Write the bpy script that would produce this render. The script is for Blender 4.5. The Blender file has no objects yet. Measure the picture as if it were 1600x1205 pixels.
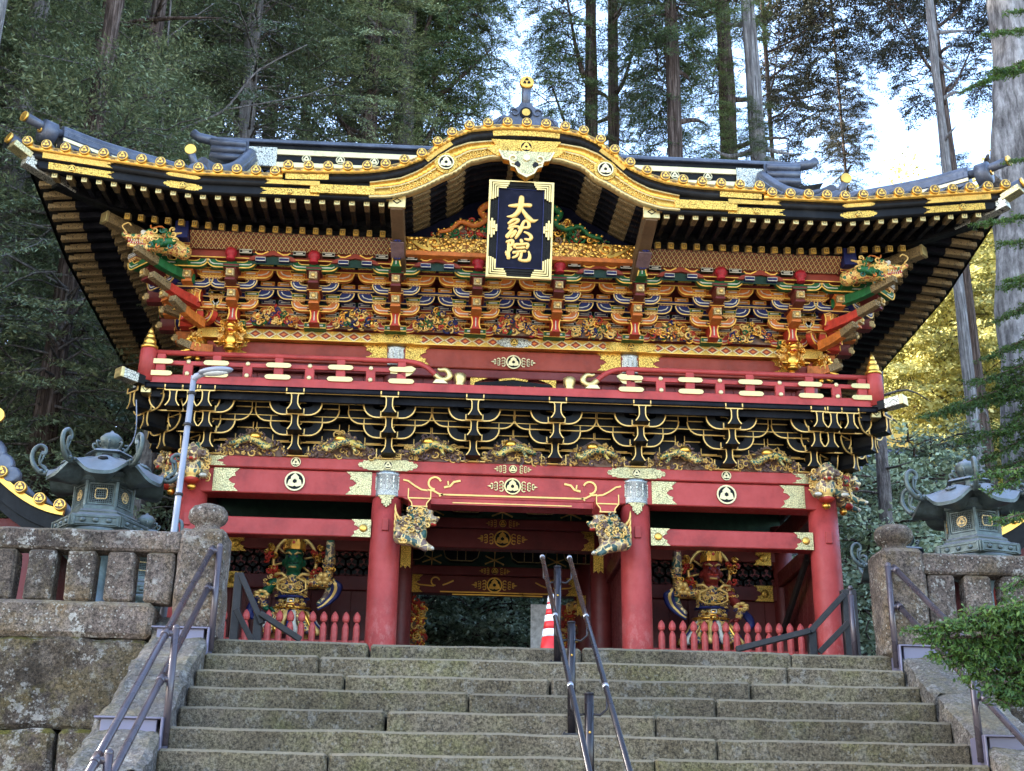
import bpy, bmesh, math, random
import numpy as np
from mathutils import Vector, Matrix, noise
PI = math.pi
random.seed(7)
SC = bpy.context.scene
COL = SC.collection

# ---------------------------------------------------------------- camera
PITCH, ROLL, YAW, FPX = 0.36980683, 0.01410734, 0.05814206, 2100.0
CAM = Vector((-1.035, -17.5, -1.98))
_d = Vector((math.sin(YAW)*math.cos(PITCH), math.cos(YAW)*math.cos(PITCH), math.sin(PITCH)))
_r = Vector((math.cos(YAW), -math.sin(YAW), 0))
_u = _r.cross(_d)
CR = _r*math.cos(ROLL) + _u*math.sin(ROLL)
CU = -_r*math.sin(ROLL) + _u*math.cos(ROLL)
cd = bpy.data.cameras.new('camera')
cam = bpy.data.objects.new('camera', cd)
COL.objects.link(cam)
cd.sensor_width = 36.0
cd.lens = FPX/1600*36
cd.clip_start = 0.1
cd.clip_end = 2000
M = Matrix.Identity(4)
for i in range(3):
    M[i][0] = CR[i]; M[i][1] = CU[i]; M[i][2] = -_d[i]; M[i][3] = CAM[i]
cam.matrix_world = M
SC.camera = cam

def ray(x, y):
    return _d + CR*((x-800)/FPX) - CU*((y-602.5)/FPX)
def at(x, y, Y):
    """the point of the place seen at photo position (x, y) at depth Y"""
    v = ray(x, y)
    return CAM + v*((Y-CAM.y)/v.y)
def at_x(x, y, X):
    v = ray(x, y)
    return CAM + v*((X-CAM.x)/v.x)

# ---------------------------------------------------------------- light
SUN_EL, SUN_AZ = math.radians(33), math.radians(-80)      # the sun stands behind the gate, to the left
w = bpy.data.worlds.new('World'); SC.world = w; w.use_nodes = True
nt = w.node_tree; nt.nodes.clear()
sky = nt.nodes.new('ShaderNodeTexSky'); sky.sky_type = 'NISHITA'; sky.sun_disc = False
sky.sun_elevation = SUN_EL; sky.sun_rotation = SUN_AZ
sky.air_density = 1.0; sky.dust_density = 1.6; sky.ozone_density = 1.0
bg = nt.nodes.new('ShaderNodeBackground'); bg.inputs[1].default_value = 0.15
wo = nt.nodes.new('ShaderNodeOutputWorld')
nt.links.new(sky.outputs[0], bg.inputs[0]); nt.links.new(bg.outputs[0], wo.inputs[0])
sd = bpy.data.lights.new('sun', 'SUN'); sd.energy = 4.5; sd.angle = math.radians(0.5); sd.color = (1.0, 0.93, 0.8)
so = bpy.data.objects.new('sun', sd); COL.objects.link(so)
sdir = Vector((math.sin(SUN_AZ)*math.cos(SUN_EL), math.cos(SUN_AZ)*math.cos(SUN_EL), math.sin(SUN_EL)))
so.rotation_euler = sdir.to_track_quat('Z', 'Y').to_euler()
so.location = (0, 0, 60)
SC.view_settings.view_transform = 'Standard'; SC.view_settings.look = 'None'
SC.view_settings.exposure = 3.08; SC.view_settings.gamma = 1.0
SC.view_settings.use_curve_mapping = False
SC.cycles.use_denoising = True
SC.cycles.max_bounces = 8; SC.cycles.diffuse_bounces = 4; SC.cycles.glossy_bounces = 3
SC.cycles.transmission_bounces = 3; SC.cycles.transparent_max_bounces = 6
SC.cycles.sample_clamp_indirect = 8

# ---------------------------------------------------------------- materials
MATS = {}
class NT:
    """small helper for node materials"""
    def __init__(s, name):
        s.m = bpy.data.materials.new(name); s.m.use_nodes = True
        s.t = s.m.node_tree; s.b = s.t.nodes['Principled BSDF']; s.out = s.t.nodes['Material Output']
        MATS[name] = s.m
    def n(s, typ, **kw):
        nd = s.t.nodes.new('ShaderNode'+typ)
        for k, v in kw.items():
            if k in nd.inputs.keys() if isinstance(k, str) and hasattr(nd.inputs, 'keys') else False: nd.inputs[k].default_value = v
            else: setattr(nd, k, v)
        return nd
    def l(s, a, b): s.t.links.new(a, b)
    def co(s):
        if not hasattr(s, '_co'):
            s._co = s.n('TexCoord').outputs['Object']
        return s._co
    def noise(s, scale, detail=4, rough=0.6, vec=None, sc3=None):
        nd = s.n('TexNoise'); nd.inputs['Scale'].default_value = scale; nd.inputs['Detail'].default_value = detail
        nd.inputs['Roughness'].default_value = rough
        v = vec or s.co()
        if sc3:
            mp = s.n('Mapping'); mp.inputs['Scale'].default_value = sc3; s.l(v, mp.inputs[0]); v = mp.outputs[0]
        s.l(v, nd.inputs['Vector']); return nd.outputs['Fac']
    def voro(s, scale, feature='F1', out='Distance', vec=None, sc3=None):
        nd = s.n('TexVoronoi'); nd.feature = feature; nd.inputs['Scale'].default_value = scale
        v = vec or s.co()
        if sc3:
            mp = s.n('Mapping'); mp.inputs['Scale'].default_value = sc3; s.l(v, mp.inputs[0]); v = mp.outputs[0]
        s.l(v, nd.inputs['Vector']); return nd.outputs[out]
    def ramp(s, fac, stops, mode='LINEAR'):
        nd = s.n('ValToRGB'); cr = nd.color_ramp; cr.interpolation = mode
        while len(cr.elements) < len(stops): cr.elements.new(0.5)
        for e, (p, c) in zip(cr.elements, stops):
            e.position = p; e.color = (c[0], c[1], c[2], 1) if hasattr(c, '__len__') else (c, c, c, 1)
        s.l(fac, nd.inputs[0]); return nd.outputs[0]
    def mix(s, fac, a, b, mode='MIX'):
        nd = s.n('MixRGB'); nd.blend_type = mode
        for i, v in ((0, fac), (1, a), (2, b)):
            if isinstance(v, (int, float)): nd.inputs[i].default_value = v
            elif isinstance(v, tuple): nd.inputs[i].default_value = (*v, 1)
            else: s.l(v, nd.inputs[i])
        return nd.outputs[0]
    def math(s, op, a, b=0.0):
        nd = s.n('Math'); nd.operation = op
        for i, v in ((0, a), (1, b)):
            if isinstance(v, (int, float)): nd.inputs[i].default_value = v
            else: s.l(v, nd.inputs[i])
        return nd.outputs[0]
    def bump(s, h, strength=0.3, dist=0.01):
        nd = s.n('Bump'); nd.inputs['Strength'].default_value = strength; nd.inputs['Distance'].default_value = dist
        s.l(h, nd.inputs['Height'])
        if s.b.inputs['Normal'].is_linked: s.l(s.b.inputs['Normal'].links[0].from_socket, nd.inputs['Normal'])
        s.l(nd.outputs[0], s.b.inputs['Normal'])
    def set(s, col=None, rough=None, metal=None, **kw):
        for k, v in (('Base Color', col), ('Roughness', rough), ('Metallic', metal)):
            if v is None: continue
            if isinstance(v, tuple): s.b.inputs[k].default_value = (*v, 1)
            elif isinstance(v, (int, float)): s.b.inputs[k].default_value = v
            else: s.l(v, s.b.inputs[k])
        for k, v in kw.items(): s.b.inputs[k.replace('_', ' ')].default_value = v
    def rnd(s): return s.n('ObjectInfo').outputs['Random']
    def geo(s, o): return s.n('NewGeometry').outputs[o]

def lacquer(name, col, rough=0.35, wear=0.25, spec=0.5):
    t = NT(name)
    n1 = t.noise(2.5, 5, 0.65); n2 = t.noise(26, 3, 0.7)
    c2 = tuple(min(1, v*0.62) for v in col); c3 = tuple(min(1, v*1.18+0.012) for v in col)
    c = t.ramp(n1, [(0.3, c2), (0.52, col), (0.78, c3)])
    c = t.mix(t.math('MULTIPLY', t.math('GREATER_THAN', n2, 0.70), wear), c, tuple(min(1, v*1.5+0.03) for v in col))
    st = t.noise(1.0, 4, 0.7, sc3=(5, 5, 0.5)); c = t.mix(t.ramp(st, [(0.45, 0.0), (0.75, 0.35)]), c, c3)
    if name == 'red_lacquer':      # rubbed and bleached patches low on the columns
        sp = t.n('SeparateXYZ'); t.l(t.co(), sp.inputs[0])
        lowz = t.ramp(t.math('DIVIDE', sp.outputs[2], 3.0), [(0.42, 0.5), (0.60, 0.0)])
        k = t.math('MULTIPLY', lowz, t.ramp(t.noise(7, 6, 0.8, sc3=(1, 1, 0.6)), [(0.48, 0.0), (0.66, 1.0)])); c = t.mix(k, c, (0.50, 0.20, 0.17))
    t.set(c, t.ramp(n2, [(0.3, rough*0.8), (0.8, min(1, rough*1.6))]), 0.0, Specular_IOR_Level=spec)
    t.bump(t.noise(9, 3), 0.08, 0.01)
    return t.m
def paint(name, col, rough=0.5, spec=0.3):
    t = NT(name)
    n1 = t.noise(11, 4, 0.7)
    c = t.ramp(n1, [(0.3, tuple(v*0.6 for v in col)), (0.55, col), (0.8, tuple(min(1, v*1.25+0.01) for v in col))])
    t.set(c, rough, 0.0, Specular_IOR_Level=spec)
    return t.m
def gold(name, col, dark, scale=0, rough=0.32, patt='none', metal=0.9, mixd=0.8):
    t = NT(name)
    n1 = t.noise(7, 5, 0.7)
    c = t.ramp(n1, [(0.25, tuple(v*0.62 for v in col)), (0.5, col), (0.8, tuple(min(1, v*1.15) for v in col))])
    if patt == 'scroll':
        a = t.voro(scale, 'DISTANCE_TO_EDGE'); wv = t.noise(scale*1.7, 2, 0.5)
        k = t.ramp(t.math('ADD', a, t.math('MULTIPLY', wv, 0.18)), [(0.13, 0.0), (0.17, 1.0)])
        c = t.mix(t.math('MULTIPLY', t.math('SUBTRACT', 1.0, k), mixd), c, dark); t.bump(k, 0.5, 0.006)
    elif patt == 'dots':
        a = t.voro(scale); k = t.ramp(a, [(0.22, 0.0), (0.3, 1.0)])
        c = t.mix(t.math('MULTIPLY', k, mixd), c, dark); t.bump(k, -0.5, 0.005)
    t.set(c, t.ramp(n1, [(0.3, rough*0.8), (0.8, rough*1.7)]), metal)
    return t.m
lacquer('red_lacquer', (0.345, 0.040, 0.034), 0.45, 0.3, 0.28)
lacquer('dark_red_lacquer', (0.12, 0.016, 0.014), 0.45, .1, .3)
lacquer('brick_red', (0.22, 0.032, 0.016), 0.5, .1, .3)
lacquer('black_lacquer', (0.0045, 0.0043, 0.0045), 0.42, 0.05, 0.14)
lacquer('black_soffit', (0.0035, 0.0035, 0.006), 0.5, 0.05, 0.12)
lacquer('brown_lacquer', (0.10, 0.055, 0.022), 0.5)
gold('gold', (0.74, 0.42, 0.085), (0.05, 0.03, 0.01))
gold('gold_leaf', (0.74, 0.38, 0.065), (0.05, 0.03, 0.01), rough=0.25)
gold('gold_scroll', (0.76, 0.45, 0.09), (0.10, 0.05, 0.01), 34, 0.34, 'scroll')
gold('gold_fine', (0.76, 0.45, 0.095), (0.14, 0.07, 0.015), 60, 0.36, 'scroll', mixd=0.6)
gold('pale_gold', (0.60, 0.46, 0.20), (0.06, 0.05, 0.03), rough=0.38)
gold('pale_scroll', (0.60, 0.50, 0.25), (0.10, 0.09, 0.05), 38, 0.38, 'scroll', mixd=0.75)
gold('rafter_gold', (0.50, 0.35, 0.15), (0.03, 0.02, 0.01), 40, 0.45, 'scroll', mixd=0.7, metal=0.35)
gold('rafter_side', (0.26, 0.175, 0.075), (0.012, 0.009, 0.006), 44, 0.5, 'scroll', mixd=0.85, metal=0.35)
gold('silver_white', (0.60, 0.57, 0.46), (0.04, 0.04, 0.05), 30, 0.4, 'scroll', mixd=0.9)
gold('silver_metal', (0.40, 0.42, 0.42), (0.04, 0.05, 0.06), 40, 0.3, 'scroll', mixd=0.6)
gold('cream_gilt', (0.70, 0.44, 0.13), (0.03, 0.02, 0.01), rough=0.42, metal=0.45)
gold('gate_white', (0.66, 0.55, 0.30), (0.2, 0.2, 0.2), rough=0.42, metal=0.5)
paint('green_paint', (0.010, 0.095, 0.025)); paint('dark_green', (0.006, 0.03, 0.018)); paint('teal_paint', (0.02, 0.10, 0.07))
paint('blue_paint', (0.010, 0.014, 0.085)); paint('navy_board', (0.003, 0.0035, 0.014), 0.5, 0.1)
paint('orange_paint', (0.52, 0.14, 0.022)); paint('vermilion', (0.42, 0.035, 0.018)); paint('crimson', (0.33, 0.012, 0.02))
paint('white_paint', (0.55, 0.50, 0.40)); paint('yellow_ochre', (0.78, 0.45, 0.08)); paint('carved_brown', (0.17, 0.10, 0.065))
paint('purple_brown', (0.16, 0.10, 0.10)); paint('dark_wood', (0.02, 0.017, 0.017)); paint('face_green', (0.006, 0.075, 0.035), 0.45)
paint('face_red', (0.16, 0.016, 0.012), 0.45); paint('cone_red', (0.62, 0.03, 0.03), 0.4); paint('cone_white', (0.8, 0.8, 0.82), 0.3)
paint('sign_white', (0.78, 0.78, 0.8), 0.5); paint('pink_wood', (0.40, 0.06, 0.05), 0.5)
def pattern(name, a, b, c, scale, metal=0.5):
    """woven diaper of small diamonds"""
    t = NT(name)
    mp = t.n('Mapping'); t.l(t.co(), mp.inputs[0]); mp.inputs['Rotation'].default_value = (0, PI/4, 0); mp.inputs['Scale'].default_value = (scale,)*3
    sp = t.n('SeparateXYZ'); t.l(mp.outputs[0], sp.inputs[0])
    fx = t.math('ABSOLUTE', t.math('SUBTRACT', t.math('FRACT', sp.outputs[0]), 0.5)); fz = t.math('ABSOLUTE', t.math('SUBTRACT', t.math('FRACT', sp.outputs[2]), 0.5))
    mx = t.math('MAXIMUM', fx, fz)
    k1 = t.math('GREATER_THAN', mx, 0.40); k2 = t.math('LESS_THAN', mx, 0.2)
    col = t.mix(k1, t.mix(k2, b, c), a)
    t.set(col, 0.42, t.math('MULTIPLY', k1, metal)); t.bump(mx, 0.5, 0.01)
    return t.m
pattern('diaper_ceiling', (0.62, 0.42, 0.17), (0.07, 0.022, 0.012), (0.30, 0.08, 0.03), 21)
pattern('gold_diamond', (0.95, 0.66, 0.22), (0.60, 0.36, 0.10), (0.30, 0.07, 0.03), 8.6, 0.9)
pattern('small_diaper', (0.80, 0.55, 0.2), (0.32, 0.09, 0.02), (0.5, 0.18, 0.03), 30)
def hexgold():
    t = NT('hex_gold')
    k = t.voro(15, 'DISTANCE_TO_EDGE'); kk = t.ramp(k, [(0.06, 0.0), (0.11, 1.0)])
    c = t.mix(kk, (0.20, 0.06, 0.01), (0.80, 0.42, 0.08)); t.set(c, 0.35, 0.85); t.bump(t.ramp(t.voro(15), [(0.1, 1.0), (0.5, 0.0)]), 0.8, 0.02)
hexgold()
def tile():
    t = NT('roof_tile')
    n1 = t.noise(3, 5, 0.7); n2 = t.noise(30, 3, 0.7)
    c = t.ramp(n1, [(0.3, (0.035, 0.04, 0.055)), (0.55, (0.075, 0.085, 0.115)), (0.8, (0.12, 0.135, 0.17))])
    c = t.mix(t.ramp(n2, [(0.55, 0.0), (0.8, 0.5)]), c, (0.16, 0.17, 0.18))
    t.set(c, 0.42, 0.35); t.bump(n2, 0.25, 0.01)
tile()
def bronze():
    t = NT('bronze')
    n1 = t.noise(5, 5, 0.7); n2 = t.noise(24, 4, 0.75)
    c = t.ramp(n1, [(0.3, (0.022, 0.030, 0.028)), (0.52, (0.055, 0.074, 0.070)), (0.75, (0.12, 0.155, 0.16))])
    c = t.mix(t.ramp(n2, [(0.5, 0.0), (0.75, 0.7)]), c, (0.05, 0.055, 0.055))
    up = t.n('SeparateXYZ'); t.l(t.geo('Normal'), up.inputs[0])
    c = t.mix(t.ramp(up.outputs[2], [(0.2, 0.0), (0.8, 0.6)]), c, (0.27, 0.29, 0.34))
    t.set(c, 0.5, 0.45); t.bump(n2, 0.35, 0.01)
bronze()
def stone(name, base, dark, light, lichen=0.5, moss=0.3, worn_lit_up=0.0, tint=(0.14, 0.08, 0.04)):
    t = NT(name)
    g = t.n('NewGeometry').outputs['Position']
    n0 = t.noise(1.3, 5, 0.7, g); n1 = t.noise(7, 7, 0.8, g); n2 = t.noise(42, 4, 0.8, g); n3 = t.noise(130, 2, 0.8, g)
    c = t.ramp(n1, [(0.32, dark), (0.47, base), (0.66, light)])
    c = t.mix(t.ramp(t.noise(2.6, 4, 0.7, g), [(0.50, 0.0), (0.66, 0.55)]), c, tint)
    c = t.mix(t.ramp(t.noise(.7, 3, 0.6, g), [(0.42, 0.0), (0.6, 0.6)]), c, tuple(v*k for v, k in zip(light, (.78, .74, .80))))
    c = t.mix(t.ramp(n0, [(0.38, 0.7), (0.60, 0.0)]), c, dark)
    c = t.mix(0.85, c, t.ramp(n2, [(0.38, 0.12), (0.58, 0.86)]), 'OVERLAY'); c = t.mix(0.5, c, t.ramp(n3, [(0.4, 0.2), (0.6, 0.8)]), 'OVERLAY')
    if lichen:
        k = t.math('MULTIPLY', t.ramp(t.noise(9, 6, 0.78, g), [(0.545, 0.0), (0.575, 1.0)]), t.ramp(t.noise(2.0, 3, 0.6, g), [(0.44, 0.0), (0.56, lichen)]))
        c = t.mix(k, c, t.ramp(n2, [(0.35, (0.22, 0.21, 0.19)), (0.6, (0.44, 0.43, 0.40))]))
        v2 = t.math('ADD', t.voro(30, vec=g), t.math('MULTIPLY', t.math('SUBTRACT', n2, 0.5), 0.6))
        k2 = t.math('MULTIPLY', t.ramp(v2, [(0.18, 1.0), (0.26, 0.0)]), t.ramp(t.noise(3.3, 3, 0.6, g), [(0.46, 0.0), (0.58, lichen)]))
        c = t.mix(k2, c, (0.36, 0.35, 0.32))
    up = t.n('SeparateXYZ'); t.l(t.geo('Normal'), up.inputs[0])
    if moss:
        k = t.math('MULTIPLY', t.ramp(up.outputs[2], [(0.1, 0.35), (0.7, 1.0)]), t.ramp(t.noise(2.6, 6, 0.78, g), [(0.47, 0.0), (0.56, moss)]))
        c = t.mix(k, c, t.ramp(n2, [(0.3, (0.03, 0.026, 0.004)), (0.5, (0.085, 0.075, 0.012)), (0.7, (0.17, 0.15, 0.03))]))
    if worn_lit_up: c = t.mix(t.ramp(up.outputs[2], [(0.25, 0.0), (0.7, worn_lit_up)]), c, light)  # up-facing faces paler: wear, and the nosing highlight put into the colour
    c = t.mix(1.0, c, t.ramp(t.rnd(), [(0, (0.8, 0.8, 0.8)), (1, (1.12, 1.1, 1.06))]), 'MULTIPLY')
    t.set(c, 0.92, 0.0, Specular_IOR_Level=0.25)
    t.bump(n2, 1.0, 0.022); t.bump(n3, 0.8, 0.008); t.bump(n1, 0.9, 0.03)
    return t.m
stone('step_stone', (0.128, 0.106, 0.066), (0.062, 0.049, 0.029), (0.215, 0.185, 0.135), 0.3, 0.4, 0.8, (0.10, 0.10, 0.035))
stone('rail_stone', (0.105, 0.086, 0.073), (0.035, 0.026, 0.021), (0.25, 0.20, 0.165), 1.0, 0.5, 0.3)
stone('wall_stone', (0.075, 0.056, 0.038), (0.012, 0.009, 0.006), (0.17, 0.14, 0.115), 0.7, 1.0)
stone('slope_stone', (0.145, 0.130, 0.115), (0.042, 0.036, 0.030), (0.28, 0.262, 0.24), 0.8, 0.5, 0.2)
stone('pave_stone', (0.30, 0.285, 0.26), (0.20, 0.19, 0.17), (0.40, 0.385, 0.36), 0.0, 0.1)  # pale tone chosen so unseen paving bounces light up under the eaves
def metalp(name, col, rough, metal=0.0):
    t = NT(name); n1 = t.noise(5, 2, 0.5)
    t.set(t.ramp(n1, [(0.3, tuple(v*0.85 for v in col)), (0.7, tuple(v*1.15 for v in col))]), t.ramp(n1, [(0.3, rough*0.8), (0.8, rough*1.4)]), metal)
metalp('rail_paint', (0.058, 0.047, 0.056), 0.28, 0.2)
metalp('rail_black', (0.02, 0.017, 0.02), 0.25, 0.4)
def poly(name, cols, edge, scale):
    """many-coloured carved and painted surface with gilt lines"""
    t = NT(name); v = t.n('TexVoronoi'); v.inputs['Scale'].default_value = scale
    nz = t.n('TexNoise'); nz.inputs['Scale'].default_value = scale*.9; t.l(t.co(), nz.inputs['Vector'])
    wv = t.n('VectorMath'); wv.operation = 'MULTIPLY_ADD'; t.l(nz.outputs['Color'], wv.inputs[0]); wv.inputs[1].default_value = (1.4/scale,)*3; t.l(t.co(), wv.inputs[2]); t.l(wv.outputs[0], v.inputs['Vector'])
    sp = t.n('SeparateXYZ'); t.l(v.outputs['Color'], sp.inputs[0])
    n = len(cols); c = t.ramp(sp.outputs[0], [(i/n, q) for i, q in enumerate(cols)], 'CONSTANT')
    e = t.voro(scale, 'DISTANCE_TO_EDGE', vec=wv.outputs[0]); w_ = t.noise(scale*2, 2, 0.5)
    k = t.ramp(t.math('ADD', e, t.math('MULTIPLY', t.math('SUBTRACT', w_, 0.5), 0.15)), [(0.05, 1.0), (0.10, 0.0)])
    c = t.mix(k, c, edge); t.set(c, 0.42, t.math('MULTIPLY', k, 0.5)); t.bump(t.noise(scale*1.6, 3), 0.7, 0.015)
poly('poly_lion', [(0.13, 0.075, 0.055), (0.02, 0.08, 0.06), (0.30, 0.22, 0.13), (0.10, 0.055, 0.04), (0.16, 0.10, 0.075), (0.025, 0.06, 0.05)], (0.60, 0.42, 0.18), 11)
poly('poly_beast', [(0.015, 0.075, 0.05), (0.02, 0.05, 0.04), (0.5, 0.36, 0.06), (0.015, 0.09, 0.055), (0.10, 0.05, 0.03)], (0.6, 0.42, 0.12), 24)
poly('poly_armour', [(0.10, 0.05, 0.04), (0.012, 0.014, 0.07), (0.5, 0.30, 0.07), (0.07, 0.04, 0.05), (0.03, 0.06, 0.05), (0.25, 0.07, 0.02)], (0.80, 0.50, 0.14), 20)
poly('poly_dragon', [(0.6, 0.32, 0.06), (0.015, 0.10, 0.03), (0.35, 0.06, 0.02), (0.6, 0.36, 0.08), (0.25, 0.09, 0.02)], (0.80, 0.52, 0.16), 26)
metalp('steel', (0.5, 0.52, 0.56), 0.28, 0.9)
metalp('plate_metal', (0.12, 0.112, 0.165), 0.4, 0.2)
metalp('lamp_grey', (0.22, 0.23, 0.27), 0.4, 0.2)
metalp('blue_roof', (0.10, 0.13, 0.2), 0.4, 0.3)
metalp('lens_clear', (0.6, 0.62, 0.62), 0.15, 0.0)
def bark(name, a, b, c):
    t = NT(name)
    n = t.noise(1.0, 5, 0.7, sc3=(16, 16, 1.3)); n2 = t.noise(3, 4, 0.7); n3 = t.noise(20, 3, 0.7, sc3=(1, 1, 0.4))
    col = t.ramp(n, [(0.36, a), (0.5, b), (0.62, c)])
    col = t.mix(t.ramp(n2, [(0.4, 0.5), (0.7, 0.0)]), col, a)
    t.set(col, 0.95, 0.0, Specular_IOR_Level=0.15); t.bump(n, 1.0, 0.05); t.bump(n3, 0.5, 0.02)
bark('bark_grey', (0.055, 0.048, 0.045), (0.15, 0.135, 0.13), (0.26, 0.24, 0.235))
bark('bark_brown', (0.025, 0.017, 0.013), (0.085, 0.06, 0.05), (0.20, 0.155, 0.135))
bark('bark_pale', (0.07, 0.065, 0.065), (0.22, 0.21, 0.21), (0.38, 0.37, 0.37))
def leaf(name, cols, trans=0.35, tcol=(0.25, 0.3, 0.02)):
    t = NT(name)
    g = t.n('NewGeometry')
    n = t.noise(0.9, 3, 0.7, g.outputs['Position']); r = g.outputs['Random Per Island']
    k = t.math('ADD', t.math('MULTIPLY', n, 0.55), t.math('MULTIPLY', r, 0.45))
    c = t.ramp(k, [(0.25, cols[0]), (0.5, cols[1]), (0.75, cols[2])])
    c = t.mix(1.0, c, t.ramp(t.rnd(), [(0, (0.55, 0.6, 0.6)), (0.5, (1.0, 1.0, 0.95)), (1, (1.6, 1.5, 1.25))]), 'MULTIPLY')
    t.set(c, 0.6, 0.0, Specular_IOR_Level=0.3)
    tr = t.n('BsdfTranslucent'); t.l(t.mix(0.6, c, tcol), tr.inputs[0])
    mx = t.n('MixShader'); mx.inputs[0].default_value = trans
    t.l(t.b.outputs[0], mx.inputs[1]); t.l(tr.outputs[0], mx.inputs[2]); t.l(mx.outputs[0], t.out.inputs[0])
leaf('leaf_cedar', [(0.03, 0.05, 0.022), (0.065, 0.11, 0.045), (0.13, 0.16, 0.065)], 0.16, (0.14, 0.16, 0.03))
leaf('leaf_fir', [(0.085, 0.12, 0.075), (0.16, 0.21, 0.13), (0.27, 0.31, 0.18)], 0.16, (0.2, 0.2, 0.04))
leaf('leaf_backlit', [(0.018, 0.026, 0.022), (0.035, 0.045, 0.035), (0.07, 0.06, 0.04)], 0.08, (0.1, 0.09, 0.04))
leaf('leaf_near', [(0.015, 0.04, 0.012), (0.04, 0.09, 0.02), (0.09, 0.16, 0.035)], 0.25, (0.2, 0.28, 0.03))
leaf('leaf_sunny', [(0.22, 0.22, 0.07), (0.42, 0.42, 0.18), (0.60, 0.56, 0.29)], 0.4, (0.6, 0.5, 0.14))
leaf('leaf_shrub', [(0.08, 0.12, 0.08), (0.19, 0.25, 0.18), (0.36, 0.43, 0.34)], 0.2, (0.2, 0.2, 0.06))
def soil():
    t = NT('soil'); g = t.n('NewGeometry').outputs['Position']
    n = t.noise(1.5, 6, 0.75, g); n2 = t.noise(20, 4, 0.8, g)
    c = t.ramp(n, [(0.3, (0.03, 0.024, 0.014)), (0.5, (0.07, 0.055, 0.03)), (0.7, (0.07, 0.075, 0.022))])
    c = t.mix(0.5, c, t.ramp(n2, [(0.3, 0.25), (0.7, 0.8)]), 'OVERLAY'); t.set(c, 1.0); t.bump(n2, 1.0, 0.05)
soil()
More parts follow.
